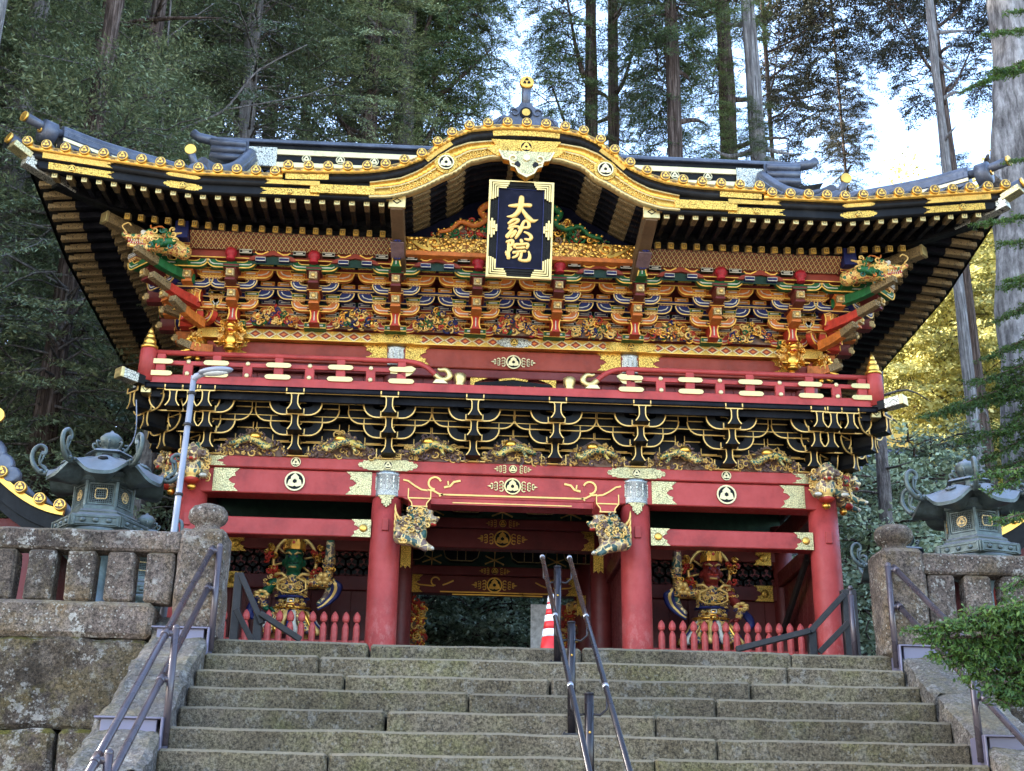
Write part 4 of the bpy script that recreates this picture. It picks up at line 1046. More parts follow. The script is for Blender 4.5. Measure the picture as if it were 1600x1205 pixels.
# side eave boards
for s in (-1, 1):
    m = MB()
    for (z0, z1, x0, mi) in ((-.31, -.19, EX-.06, 0), (-.19, -.085, EX-.02, 0), (-.085, -.02, EX+.02, 1)):
        def f(u, v):
            y = EY+u*2*HY; return (s*x0, y, 6.80+elift(EX, y)+z0+(z1-z0)*v)
        m.surf(f, 60, 1, mi)
        def f(u, v):
            y = EY+u*2*HY; return (s*(x0-v*.12), y, 6.80+elift(EX, y)+z0)
        m.surf(f, 60, 1, mi)
    m.build('side_eave_board', ['black_lacquer', 'gold'], gate)
# gilt fittings on the eave boards
def eave_plate(x0, x1, z0, z1, fz, y, mat='gold_scroll', shape='lobed', name='eave_fitting', crest_r=0):
    m = MB(); xc, w_ = (x0+x1)/2, abs(x1-x0); zc = (z0+z1)/2; h = z1-z0
    pts = plate_poly(w_, h, shape)
    if shape == 'right' and x1 < x0: pts = [(-p[0], p[1]) for p in pts]
    N = 10; poly = []
    for (a, b) in pts: poly.append((xc+a, fz(abs(xc+a))+zc+b))
    m.prism(poly, y-.012, y+.01, 0)
    if crest_r: crest(m, xc, fz(abs(xc))+zc, y-.02, crest_r, 1, 2)
    return m.build(name, [mat, 'gold', 'black_lacquer'], gate)
for s in (-1, 1):
    eave_plate(s*4.15, s*4.65, -.295, -.20, ez, EY+.03, crest_r=.045); eave_plate(s*4.18, s*4.62, -.155, -.10, ez, EY-.01, 'gold_fine')
    eave_plate(s*6.12, s*5.28, -.30, -.205, ez, EY+.025, shape='right', crest_r=0); eave_plate(s*6.2, s*5.3, -.175, -.095, ez, EY-.015, 'gold_fine', 'right')
    eave_plate(s*2.66, s*3.42, -.295, -.20, ez, EY+.025, shape='right', crest_r=.04); eave_plate(s*2.66, s*3.36, -.165, -.10, ez, EY-.015, 'gold_fine', 'right')
    m = MB(); m.cbox(*sorted((s*1.95, s*2.78)), EY-.02, EY+.02, 6.535, 6.665, .004, 0); m.build('eave_fitting', ['gold_scroll'], gate)
    crestm = MB(); crest(crestm, s*5.82, ez(5.82)-.25, EY+.012, .05, 0, 1); crestm.build('crest', ['gold', 'black_lacquer'], gate)
# round tile ends with crests, one for each row of tiles
tm = MB(); tm.lathe([(.055, .05), (.067, .03), (.067, -.03), (.060, -.038)], 18, (0, 0, 0), 0, axis='y'); tm.lathe([(.054, -.036), (.054, -.040)], 18, (0, 0, 0), 1, axis='y')
tm.lathe([(.048, -.040), (.048, -.042)], 18, mi=1, axis='y')
for k in range(3):
    a = PI/2+k*2*PI/3; tm.prism(heart(math.cos(a)*.025, math.sin(a)*.025, .024, a+PI/2, 8), -.050, -.038, 0)
me_te = tm.mesh('tile_end', ['gold', 'brown_lacquer'])
ZT = []
def roof_f(d): return .34*d+.052*d*d
def roof_z(x, y):
    df = min(y-EY, YM+HY-y+0); ds = EX-abs(x)
    df = max(df, 0); ds = max(ds, 0)
    d = df if abs(x) < 4.35 else min(df, ds)
    return 6.83+roof_f(min(df, 4.45) if abs(x) < 4.35 else d)+elift(x, y)
xs = [.0]
karas = [0, .255, .51, .755, .98, 1.165, 1.365, 1.585, 1.825, 2.06, 2.31, 2.56, 2.81, 3.07]
mains = [3.235+.2435*k for k in range(14)]
rollm = {}
for s in (-1, 1):
    for x in karas:
        if x == 0 and s > 0: continue
        z = kz(x); put(me_te, 'tile_end', gate, (s*x, EY-.07, z))
        m = MB(); m.tube([(s*x, EY-.04+.30*i, z+.012+.03*i*(.3)) for i in range(10 if x > 1.1 else 6)], .062, 10)
        for i in range(5): m.tube([(s*x, EY+.25+.42*i, z+.015+.04*i*.3), (s*x, EY+.28+.42*i, z+.015+.04*i*.3)], .068, 10)
        m.build('tile_row', ['roof_tile'], gate)
    for x in mains:
        z = ez(x); put(me_te, 'tile_end', gate, (s*x, EY-.05, z))
        yend = YM if x < 4.3 else EY+(EX-x)
        if yend-EY < .15: continue
        m = MB(); pts = [(s*x, EY-.03+(yend-EY+.03)*i/12, max(roof_z(x, EY+(yend-EY)*i/12), 6.83)-.01) for i in range(13)]
        m.tube(pts, .060, 8); m.build('tile_row', ['roof_tile'], gate)
me_ts = me_te
for s in (-1, 1):
    for k in range(34):
        y = EY+.22+k*.2435
        if k < 32: put(me_ts, 'tile_end', gate, (s*(EX+.03), y, 6.80+elift(EX, y)), (0, 0, s*PI/2))
# edge plates between the tile ends
ep = MB(); ep.ribbon([(-.055, 0), (-.045, .014), (.045, .014), (.055, 0), (.045, -.014), (-.045, -.014)], .005, -.006, .001, 0, True); ep.ribbon([(-.03, 0), (.03, 0)], .008, -.005, .001, 1)
me_ep = ep.mesh('edge_tile_pattern', ['rafter_gold', 'brown_lacquer'])
allx = karas+mains
for s in (-1, 1):
    for a, b in zip(allx, allx[1:]):
        if abs(b-3.235) < .01: continue
        x = (a+b)/2; za, zb = full_z(a), full_z(b)
        if b > 3.2: za, zb = ez(a), ez(b)
        put(me_ep, 'edge_tile_pattern', gate, (s*x, EY-(.072 if b < 3.1 else .052), (za+zb)/2-.052), (0, -s*math.atan2(zb-za, b-a), 0))
# ---------------- roof planes
m = MB()
def roof_pt(u, v):
    x = (u*2-1)*EX; y = EY-.03+v*(2*HY+.06); z = roof_z(x, EY+v*2*HY)-.05
    if abs(x) < 3.1 and y < .45: z = max(z, kz(x)-.055)
    return (x, y, z)
m.surf(roof_pt, 120, 60, 0)
m.build('roof_tiles', ['roof_tile'], gate)
m = MB()
def kroof(u, v):
    x = (u*2-1)*3.12; return (x, EY-.04+v*2.6, kz(x)-.025+v*.12)
m.surf(kroof, 60, 8, 0)
m.build('porch_roof_tiles', ['roof_tile'], gate)
m = MB()
m.surf(lambda u, v: ((u*2-1)*3.10, EY+.10+v*2.3, kz((u*2-1)*3.10)-.20+v*.05), 60, 4, 0); m.build('porch_soffit', ['black_soffit'], gate)
# gable triangles at the sides
for s in (-1, 1):
    zr = roof_z(0, YM)
    m = MB(); v = [(s*4.36, YM-3.2, 7.75), (s*4.36, YM+3.2, 7.75), (s*4.36, YM, zr)]; m.add(v, [(0, 1, 2)]); m.build('gable_board', ['black_lacquer'], gate)
# main ridge: dark body, white bands, crests
zr = 9.30
R0 = MB(); R0.cbox(-4.32, 4.32, YM-.16, YM+.16, zr, 9.80, .01, 0)
ridge = R0.build('main_ridge', ['black_lacquer'], gate)
MB().cbox(-4.32, 4.32, YM-.19, YM-.15, 9.36, 9.46, .004).build('ridge_band', ['gate_white'], ridge)
MB().cbox(-4.32, 4.32, YM-.19, YM-.15, 9.60, 9.70, .004).build('ridge_band', ['gate_white'], ridge)
m = MB(); m.cbox(-4.95, 4.95, YM-.22, YM+.22, 9.80, 9.86, .01); m.tube([(-5.0, YM, 9.90), (5.0, YM, 9.90)], .085, 12); m.build('ridge_cap', ['roof_tile'], ridge)
for k in range(-7, 8):
    if abs(k) < 1: continue
    m = MB(); crest(m, k*.56, 9.53, YM-.195, .075, 0, 1); m.build('crest', ['gate_white', 'black_lacquer'], ridge)
for s in (-1, 1):
    m = MB(); m.cbox(*sorted((s*3.85, s*4.32)), YM-.21, YM-.19, 9.36, 9.72, .004); m.build('ridge_fitting', ['silver_white'], ridge)
    m = MB()
    m.prism([(s*4.32, 9.35), (s*4.95, 9.45), (s*4.9, 9.80), (s*4.32, 9.80)], YM-.24, YM+.24, 0)
    for k in range(3): m.tube([(s*4.35, YM-.26, 9.45+.13*k), (s*4.92, YM-.26, 9.47+.13*k)], .07, 10)
    m.tube([(s*4.9, YM, 9.9), (s*5.2, YM, 9.97), (s*5.3, YM, 10.05)], [.085, .08, .075], 12)
    m.build('ridge_end_tile', ['roof_tile'], ridge)
    # descending ridges and corner ridges
    def ridge_run(pts, w_, h, name, tubes=True, edge=True):
        m = MB(); pts = smooth_line(pts, 6)
        for a, b in zip(pts, pts[1:]):
            a, b = Vector(a), Vector(b); d = (b-a)*.08
            m.bar(a-d+Vector((0, 0, h*.35)), b+d+Vector((0, 0, h*.35)), w_, h*.7, 0, c=.01)
            if edge: m.bar(a-d+Vector((0, 0, h*.26)), b+d+Vector((0, 0, h*.26)), w_+.03, .05, 1, c=.003)
            m.bar(a-d+Vector((0, 0, h*.45)), b+d+Vector((0, 0, h*.45)), w_+.02, .03, 0, c=.003)
        m.tube([Vector(p)+Vector((0, 0, h*.78)) for p in pts], h*.26, 10)
        return m.build(name, ['roof_tile', 'gate_white'], gate)
    ridge_run([(s*4.28, YM-.2, 9.32), (s*4.28, .9, 8.38), (s*4.28, -.2, 7.66), (s*4.30, -.9, 7.28), (s*4.36, -1.25, 7.16)], .22, .34, 'descending_ridge')
    cr = ridge_run([(s*4.40, -.30, 7.50), (s*4.62, -.52, 7.43), (s*5.18, -1.0, 7.33), (s*5.72, -1.36, 7.30), (s*6.16, -1.70, 7.30)], .20, .32, 'corner_ridge')
    m = MB()
    m.lathe([(.05, -.12), (.20, -.10), (.20, .06), (.05, .08)], 16, (0, 0, 0), 0, axis='y'); m.lathe([(.06, -.14), (.06, -.12)], 12, mi=1, axis='y')
    o = m.build('ridge_end_disc', ['roof_tile', 'gold'], gate, (s*6.27, -1.86, 7.42), (0, 0, s*PI/4)); o.scale = (.8, 1, .8)
    m = MB()
    m.tube([(s*6.10, -1.66, 7.50), (s*6.32, -1.92, 7.47), (s*6.50, -2.16, 7.47)], [.06, .06, .065], 14, 0); m.tube([(s*6.50, -2.155, 7.47), (s*6.52, -2.18, 7.472)], .072, 16, 1)
    m.build('corner_tile', ['roof_tile', 'gold'], gate)
    m = MB()
    m.tube([(s*6.2, -1.85, 7.02), (s*6.45, -2.08, 7.05), (s*6.62, -2.24, 7.09)], [.06, .065, .07], 14, 0); m.tube([(s*6.617, -2.237, 7.088), (s*6.64, -2.26, 7.096)], .076, 16, 1)
    m.build('corner_tile', ['roof_tile', 'gold'], gate)
    # demon tile at the foot of the descending ridge
    m = MB()
    for (dx, dz, r) in ((0, .10, .16), (-.14, .02, .10), (.14, .02, .10), (-.22, -.04, .06), (.22, -.04, .06)): m.lathe([(r*.8, -.05), (r, -.02), (r, .05), (r*.8, .07)], 14, (s*4.40+dx, -1.40, 7.08+dz), 0, axis='y')
    m.lathe([(.045, -.07), (.045, -.05)], 12, (s*4.40, -1.40, 7.16), 1, axis='y')
    m.tube([(s*4.40, -1.30, 7.20), (s*4.44, -1.40, 7.34), (s*4.48, -1.48, 7.44)], .05, 12, 0); m.lathe([(.075, -.02), (.075, .03)], 16, (s*4.49, -1.50, 7.48), 1, axis='y')
    m.build('ridge_end_tile', ['roof_tile', 'gold'], gate)
    # hip rafter under the corner
    m = MB(); m.bar((s*4.3, -.05, 6.9), (s*5.2, -.95, 6.50), .12, .15, 0); m.bar((s*5.0, -.75, 6.45), (s*5.55, -1.30, 6.50), .14, .15, 1); m.bar((s*5.54, -1.29, 6.50), (s*5.57, -1.32, 6.503), .15, .16, 2)
    m.build('hip_rafter', RM, gate)
    m = MB(); m.bar((s*5.2, -.95, 6.72), (s*6.1, -1.85, 6.70), .14, .16, 0); m.bar((s*5.9, -1.65, 6.71), (s*6.42, -2.17, 6.83), .15, .16, 1); m.bar((s*6.38, -2.13, 6.89), (s*6.56, -2.31, 6.97), .17, .09, 2)
    m.build('hip_rafter', ['black_lacquer', 'silver_white', 'pale_scroll'], gate)

# ================================================================ CURVED FRONT (PORCH) GABLE
BT = [(0, 7.45), (.19, 7.447), (.49, 7.432), (.76, 7.393), (.98, 7.304), (1.2, 7.114), (1.42, 6.925), (1.63, 6.816), (1.96, 6.747), (2.26, 6.694), (2.6, 6.69)]
BB = [(0, 7.21), (.18, 7.204), (.47, 7.176), (.75, 7.085), (.91, 6.928), (1.08, 6.84), (1.29, 6.705), (1.51, 6.595), (1.77, 6.519), (2.21, 6.498), (2.6, 6.498)]
def interp(T, x):
    x = abs(x)
    for (a, za), (b, zb) in zip(T, T[1:]):
        if x <= b: return za+(zb-za)*(x-a)/(b-a)
    return T[-1][1]
m = MB(); N = 72; X = 2.02; PB = []
BY = EY+.02
for i in range(N):
    xa, xb = -X+2*X*i/N, -X+2*X*(i+1)/N
    ta, tb, ba, bb = interp(BT, xa), interp(BT, xb), interp(BB, xa), interp(BB, xb)
    def band(f0, f1, y0, y1, mi):
        vs = [(xa, y0, ba+(ta-ba)*f0), (xb, y0, bb+(tb-bb)*f0), (xb, y0, bb+(tb-bb)*f1), (xa, y0, ba+(ta-ba)*f1), (xa, y1, ba+(ta-ba)*f0), (xb, y1, bb+(tb-bb)*f0), (xb, y1, bb+(tb-bb)*f1), (xa, y1, ba+(ta-ba)*f1)]
        m.add(vs, [(0, 1, 2, 3), (0, 4, 5, 1), (3, 2, 6, 7)], mi, True)
    band(0, .12, BY-.035, BY+.09, 0); band(.12, .52, BY-.015, BY+.08, 1); band(.52, .60, BY-.03, BY+.08, 0); band(.60, .93, BY-.01, BY+.08, 2); band(.93, 1.0, BY-.03, BY+.08, 0)
barge = m.build('bargeboard', ['pale_gold', 'hexgold' if False else 'gold_fine', 'gold_leaf'], gate)
hx = MB(); hx.ribbon(arc(0, 0, .034, PI/6, PI/6+2*PI, 6)[:-1], .009, -.012, 0, 0, True); hx.ball((0, -.003, 0), (.018, .012, .018), 0, 6, 4); me_hx = hx.mesh('hexagon_fitting', ['gold'])
k = 0; x = -1.72
while x < 1.73:
    for f in ((.22,) if k % 2 else (.40,)):
        if abs(abs(x)-1.06) > .14 and abs(x) > .42:
            z = interp(BB, x)+(interp(BT, x)-interp(BB, x))*f
            put(me_hx, 'hexagon_fitting', barge, (x, BY-.018, z))
    x += .048; k += 1
for s in (-1, 1):
    xc = s*1.045; zc = (interp(BT, xc)+interp(BB, xc))/2
    m = MB(); m.prism(arc(xc, zc, .15, 0, 2*PI, 14)[:-1], BY-.045, BY-.01, 2); crest(m, xc, zc, BY-.058, .105, 0, 1); m.build('crest', ['gate_white', 'black_lacquer', 'gold_scroll'], barge)
m = MB(); m.prism([(-.42, 7.22), (-.52, 7.30), (-.40, 7.36), (-.46, 7.44), (.46, 7.44), (.40, 7.36), (.52, 7.30), (.42, 7.22), (.30, 7.17), (-.30, 7.17)], BY-.05, BY-.02, 0); crest(m, 0, 7.33, BY-.065, .085, 1, 2)
m.build('bargeboard_fitting', ['gold_scroll', 'gold', 'black_lacquer'], barge)
for s in (-1, 1):
    m = MB()
    P = [(s*x, kz(x)-.135) for x in (.98, 1.06, 1.14, 1.22, 1.30)]; m.ribbon(P, .06, EY-.045, EY-.028, 0); m.build('eave_fitting', ['gold_fine'], gate)
m = MB(); m.ribbon([(x, kz(x)-.14) for x in [-.44+.11*i for i in range(9)]], .075, EY-.045, EY-.028, 0); m.build('eave_fitting', ['gold_scroll'], gate)
for s in (-1, 1):
    m = MB(); m.ribbon([(s*x, kz(x)-.14) for x in (2.55, 2.7, 2.85, 3.0, 3.1)], .075, EY-.045, EY-.028, 0); m.build('eave_fitting', ['gold_scroll'], gate)
# hanging carved pendant
m = MB()
pend = [(-.36, 7.22), (-.30, 7.10), (-.22, 7.08), (-.20, 7.0), (-.14, 6.98), (-.10, 6.90), (0, 6.84), (.10, 6.90), (.14, 6.98), (.20, 7.0), (.22, 7.08), (.30, 7.10), (.36, 7.22)]
m.prism(pend, BY-.14, BY-.02, 0, 1); m.ribbon(pend, .022, BY-.155, BY-.13, 2)
for s in (-1, 1):
    m.ribbon([(s*p[0], p[1]) for p in spiral(.17, 7.10, .07, .02, -1.8, 1.0, 12)], .02, BY-.16, BY-.14, 2)
    m.prism([(s*.11, 7.07), (s*.16, 7.04), (s*.15, 6.99), (s*.09, 6.98), (s*.075, 7.02)], BY-.146, BY-.139, 3)
m.prism(arc(0, 7.12, .05, PI/2, PI/2+2*PI, 6)[:-1], BY-.16, BY-.14, 2)
m.build('gable_pendant', ['pale_scroll', 'gold_leaf', 'gate_white', 'black_lacquer'], gate)
# curved ribs of the porch ceiling: dark with gilt sleeves
for k in range(7):
    y = BY+.16+k*.175
    m = MB(); P = []
    for i in range(45):
        x = -1.62+3.24*i/44; P.append((x, y, interp(BB, x)+.03+.012*k))
    for i in range(44):
        xm = abs((P[i][0]+P[i+1][0])/2); g = (1.24 < xm < 1.50) or (.84 < xm < 1.02) or (.12 < xm < .20)
        m.bar(P[i], P[i+1], .075+.006*g, .055+.006*g, 1 if g else 0, (0, 1, 0), .002)
    m.build('porch_rib', ['black_soffit', 'rafter_side'], gate)
# beams that carry the porch
for s in (-1, 1):
    m = MB(); m.bar((s*1.66, EY+.12, 6.51), (s*1.62, -.72, 6.12), .17, .22, 0, c=.01); m.cbox(s*1.66-.11, s*1.66+.11, EY+.07, EY+.12, 6.42, 6.60, .006, 1)
    m.ribbon([(s*1.66-.05, 6.51), (s*1.66, 6.545), (s*1.66+.05, 6.51), (s*1.66, 6.475)], .012, EY+.058, EY+.069, 2, True)
    m.bar((s*1.655, -1.55, 6.185), (s*1.645, -1.3, 6.085), .176, .02, 3, c=.002)
    m.build('porch_beam', ['brown_lacquer', 'pale_gold', 'black_lacquer', 'purple_brown'], gate)
    for q in range(2):
        m = MB()
        for j in range(6): m.ball((.035*math.cos(j*PI/3), 0, .035*math.sin(j*PI/3)), (.018, .008, .018), 0, 6, 4)
        m.build('painted_rosette', ['blue_paint'], gate, (s*1.648, -1.60+q*.28, 6.185-q*.12), (-.9, 0, 0))
rb = MB(); rb.cbox(-1.60, 1.60, -1.10, -.90, 6.245, 6.52, .01, 0); rb.cbox(-1.60, 1.60, -1.115, -.88, 6.235, 6.30, .004, 1)
rb = rb.build('rainbow_beam', ['hex_gold', 'orange_paint'], gate)
for s in (-1, 1):
    m = MB(); m.ribbon([(s*p[0], p[1]) for p in spiral(1.17, 6.42, .10, .03, -1.4, 1.1, 12)], .025, -1.125, -1.10, 0)
    m.prism([(s*1.20, 6.32), (s*1.55, 6.48), (s*1.50, 6.44), (s*1.35, 6.33), (s*1.22, 6.29)], -1.125, -1.10, 0); m.build('gilt_scroll', ['gold'], rb)
# patterned sloping boards under the side eaves
for s in (-1, 1):
    m = MB(); xa, xb = s*1.74, s*4.45
    m.add([(xa, -.97, 6.27), (xb, -.97, 6.27), (xb, -1.17, 6.44), (xa, -1.17, 6.44)], [(0, 1, 2, 3) if s > 0 else (3, 2, 1, 0)])
    m.cbox(*sorted((xa, xb)), -1.20, -1.12, 6.44, 6.50, .004, 1)
    m.build('patterned_board', ['diaper_ceiling', 'black_lacquer'], gate)
    m = MB(); m.cbox(s*4.55-.09, s*4.55+.09, -1.22, -.9, 6.30, 6.55, .006, 0); m.build('blue_block', ['blue_paint'], gate)
MB().box(-1.7, 1.7, -.86, -.80, 6.2, 7.4).build('frieze_board', ['navy_board'], gate)
# ornament on the crown of the porch roof
m = MB()
sil = [(-.42, 7.74), (-.44, 7.80), (-.36, 7.86), (-.30, 7.90), (-.24, 7.88), (-.20, 7.94), (-.16, 8.00), (-.10, 8.04), (-.07, 8.10), (.07, 8.10), (.10, 8.04), (.16, 8.0), (.20, 7.94), (.24, 7.88), (.30, 7.90), (.36, 7.86), (.44, 7.80), (.42, 7.74)]
m.prism(sil, -2.06, -1.94, 0)
for s in (-1, 1):
    for i in range(3): m.ribbon([(s*(.40-.04*i), 7.76), (s*(.36-.04*i), 7.83), (s*(.29-.04*i), 7.86)], .014, -2.08, -2.05, 0)
    m.ribbon([(s*p[0], p[1]) for p in spiral(.15, 7.93, .07, .02, 0, 1.1, 10)], .018, -2.085, -2.05, 0)
m.prism(arc(0, 7.93, .085, 0, 2*PI, 14)[:-1], -2.085, -2.06, 2); m.prism(arc(0, 7.93, .055, 0, 2*PI, 14)[:-1], -2.095, -2.08, 1)
m.tube([(0, -1.95, 8.02), (0, -2.02, 8.16), (0, -2.10, 8.30)], .062, 14, 0)
m.lathe([(.085, .04), (.095, .02), (.095, -.03), (.08, -.045)], 20, (0, -2.13, 8.36), 1, axis='y')
for k in range(3):
    a = PI/2+k*2*PI/3; m.prism(heart(math.cos(a)*.032, 8.36+math.sin(a)*.032, .026, a+PI/2, 8), -2.185, -2.17, 2)
m.cbox(-.5, .5, -1.98, -.2, 7.68, 7.76, .01, 0)
m.build('porch_ridge_ornament', ['roof_tile', 'gold', 'black_lacquer'], gate)
m = MB(); m.cbox(-.11, .11, -1.95, .3, 7.72, 7.92, .02); m.tube([(0, -1.95, 7.95), (0, .3, 7.99)], .08, 10); m.build('porch_ridge', ['roof_tile'], gate)
# ================================================================ PLAQUE
pl = thing('name_plaque', 'tall black plaque with three gilt characters in a pale gold frame under the curved gable', 'plaque', (-.055, -1.95, 6.225), rot=(.20, math.radians(0.6), 0))
m = MB(); m.cbox(-.43, .43, -.03, .04, -.70, .70, .008, 0); m.cbox(-.30, .30, -.045, -.02, -.56, .58, .004, 1)
m.build('board', ['black_lacquer', 'navy_board'], pl)
m = MB(); m.ribbon([(-.43, -.70), (.43, -.70), (.43, .70), (-.43, .70)], .028, -.06, .03, 0, True)
m.ribbon([(-.375, -.64), (.375, -.64), (.375, .64), (-.375, .64)], .012, -.045, -.02, 2, True)
m.ribbon([(-.345, -.61), (.345, -.61), (.345, .61), (-.345, .61)], .010, -.045, -.02, 2, True)
m.ribbon([(-.305, -.565), (.305, -.565), (.305, .585), (-.305, .585)], .010, -.055, -.02, 3, True)
m.build('frame', ['pale_gold', 'gold', 'black_lacquer', 'blue_paint'], pl)
for sx in (-1, 1):
    for sz in (-1, 1):
        m = MB()
        for k, (L1, o) in enumerate(((.27, 0), (.235, .03), (.19, .06), (.14, .09))):
            a = .415-o; b = .685-o
            m.ribbon([(sx*a, sz*(b-L1)), (sx*a, sz*b), (sx*(a-L1+.02), sz*b)], .022, -.07-.004*k, -.03, 0)
        m.build('corner_fitting', ['pale_gold'], pl)
    m = MB()
    for k, (L1, o) in enumerate(((.10, 0), (.14, .03), (.10, .06), (.05, .09))): m.ribbon([(sx*(.415-o), -L1), (sx*(.415-o), L1)], .024, -.07-.004*k, -.03, 0)
    m.ball((sx*.36, -.07, 0), (.03, .02, .03), 0, 8, 6); m.build('side_fitting', ['pale_gold'], pl)
pl.scale = (.96, 1, .92)
# the three brush-written characters, from strokes (positions in a 951 x 1205 close-up of the plaque)
def PT(p): return ((p[0]-455)/640*.86*1.0, -((p[1]-600)/960)*1.38-.012*(p[0]-455)/640)
chars = [
 [([(458, 280), (455, 330), (450, 375), (425, 430), (380, 470), (318, 478)], [24, 25, 24, 22, 20, 5]),
  ([(340, 368), (400, 362), (470, 352), (545, 350)], [12, 20, 19, 20]),
  ([(458, 385), (500, 440), (545, 490), (585, 508), (628, 492)], [14, 19, 25, 18, 5])],
 [([(340, 545), (385, 510), (430, 505), (420, 530), (350, 572)], [14, 17, 16, 13, 12]),
  ([(345, 598), (375, 580), (430, 572), (455, 585)], [15, 14, 11, 9]),
  ([(380, 592), (352, 640), (322, 672), (330, 690), (365, 652), (410, 618), (395, 655), (368, 685)], [12, 14, 12, 10, 11, 13, 12, 11]),
  ([(440, 590), (490, 582), (540, 572), (535, 525), (500, 512), (478, 545), (455, 620), (415, 690)], [11, 13, 15, 15, 13, 15, 17, 12]),
  ([(500, 625), (540, 640), (570, 672), (550, 700), (508, 695)], [9, 14, 16, 15, 10])],
 [([(330, 735), (380, 718), (378, 760), (345, 790), (372, 800), (350, 835)], [15, 16, 14, 11, 12, 10]),
  ([(345, 745), (345, 830), (348, 895)], [13, 14, 17]),
  ([(322, 835), (335, 870)], [11, 15]),
  ([(470, 712), (478, 738)], [16, 14]),
  ([(405, 785), (412, 758), (470, 752), (535, 745), (530, 785)], [13, 14, 14, 15, 13]),
  ([(430, 792), (500, 782)], [13, 13]),
  ([(400, 838), (455, 826), (510, 818)], [15, 14, 14]),
  ([(445, 835), (430, 870), (395, 890)], [13, 13, 11]),
  ([(478, 830), (470, 880), (460, 905), (500, 915), (548, 905), (560, 860), (548, 820)], [12, 13, 15, 15, 18, 13, 8])]]
for ch in chars:
    m = MB()
    for pts, rs in ch:
        P = smooth_line([(*p, 0) for p in pts], 5); R = [r[0] for r in smooth_line([(r, 0, 0) for r in rs], 5)]
        P3 = [(PT(p)[0], -.052, PT(p)[1]) for p in P]; k = .86/640*1.22
        m.tube(P3, [r*k for r in R], 10, 0, True, True, flat=1.0)
        for e in (0, -1): m.ball(P3[e], R[e]*k, 0, 8, 6)
    m.v = [(x, -.052+(y+.052)*.55, z) for x, y, z in m.v]
    m.build('written_character', ['cream_gilt'], pl)

# ================================================================ CARVED RELIEFS
CARVE = ['cream_gilt', 'carved_brown', 'poly_beast', 'vermilion', 'gold_leaf', 'purple_brown', 'white_paint', 'orange_paint', 'blue_paint', 'green_paint']
def relief(name, outline, y, n, pal, seed, r=(.03, .07), depth=.10, parent=gate, tr=.012, back=None, x0=0):
    """swirling carved clouds, leaves and scrolls that fill an outline h(x) -> (zlo, zhi)"""
    rg = random.Random(seed); m = MB(); xa, xb, hf = outline
    for i in range(n):
        x = rg.uniform(xa, xb); lo, hi = hf(x); z = rg.uniform(lo+.01, max(lo+.012, hi-.02)); R = rg.uniform(*r)
        R = min(R, max(.015, (hi-lo)*.35)); mi = rg.choice(pal); yy = y-rg.uniform(0, depth); k = rg.random()
        if k < .62:
            t = rg.choice((-1, 1))*rg.uniform(.7, 1.25); a0 = rg.uniform(0, 2*PI)
            P = spiral(x, z, R, R*.25, a0, t, 9)
            m.tube([(p[0], yy-.03*(j/9), p[1]) for j, p in enumerate(P)], [tr*(1.15-.5*j/9)*R/.05 for j in range(10)], 5, mi)
            if rg.random() < .5: m.ball((x, yy-.02, z), R*.28, rg.choice(pal), 6, 4)
        elif k < .85:
            a = rg.uniform(0, 2*PI); Rm = Matrix.Rotation(a, 3, 'Y')
            m.ball((x, yy-.01, z), (R*.85, R*.4, R*.35), mi, 7, 5, Rm)
        else:
            for q in range(5):
                a = q*2*PI/5; m.ball((x+R*.45*math.cos(a), yy-.01, z+R*.45*math.sin(a)), (R*.33, R*.25, R*.33), mi, 6, 4)
            m.ball((x, yy-.03, z), R*.3, rg.choice((0, 4)), 6, 4)
    if back is not None:
        pts = [(xa+(xb-xa)*i/14, hf(xa+(xb-xa)*i/14)) for i in range(15)]
        m.prism([(p[0], p[1][0]) for p in pts]+[(p[0], p[1][1]-.02) for p in pts[::-1]], y, y+.02, back)
    return m.build(name, CARVE, parent)
# between the lower brackets: beasts among waves and clouds
mids = [-3.5, -2.29, -1.11, 0, 1.11, 2.29, 3.5]
for i, x in enumerate(mids):
    hf = lambda t, x=x: (3.61, 3.61+.40*max(.12, 1-abs(t-x)/.55)**.8)
    cv = relief('beast_carving', (x-.52, x+.52, hf), -.17, 120, [0, 1, 1, 5, 5, 0], 100+i, (.03, .062), .06, tr=.010, back=1)
    m = MB(); rg = random.Random(i); sgn = rg.choice((-1, 1))
    P = smooth_line([(x-sgn*.30, -.30, 3.72), (x-sgn*.14, -.31, 3.78), (x, -.32, 3.80), (x+sgn*.12, -.31, 3.74), (x+sgn*.20, -.33, 3.68), (x+sgn*.27, -.33, 3.72)], 3)
    m.tube(P, [.03+.032*math.sin(PI*j/(len(P)-1)) for j in range(len(P))], 8, 2)
    m.ball((x+sgn*.04, -.345, 3.83), (.085, .045, .055), 4, 10, 7)
    for q in range(10): m.ball(P[2+q] if 2+q < len(P) else P[-1], .018, rg.choice((0, 4)), 5, 4)
    for q in range(8): m.ball((x+rg.uniform(-.22, .22), -.36, 3.76+rg.uniform(-.03, .05)), .012, 0, 5, 4)
    for e in (-.16, .13): m.tube([(x+e, -.32, 3.75), (x+e*1.2, -.34, 3.68), (x+e*1.4, -.36, 3.645)], [.03, .022, .02], 6, 2)
    m.build('beast', CARVE, cv)
# between the upper brackets: flowers, grapes and birds
for i in range(-4, 5):
    x = i*1.115
    if abs(x) > 4.4: continue
    hf = lambda t, x=x: (5.50, 5.50+.34*max(.1, 1-abs(t-x)/.40)**.8)
    relief('flower_carving', (x-.30, x+.30, hf), -.19, 105, [8, 4, 0, 0, 3, 7, 4, 8, 9, 0], 200+i, (.03, .062), .09, tr=.012, back=1)
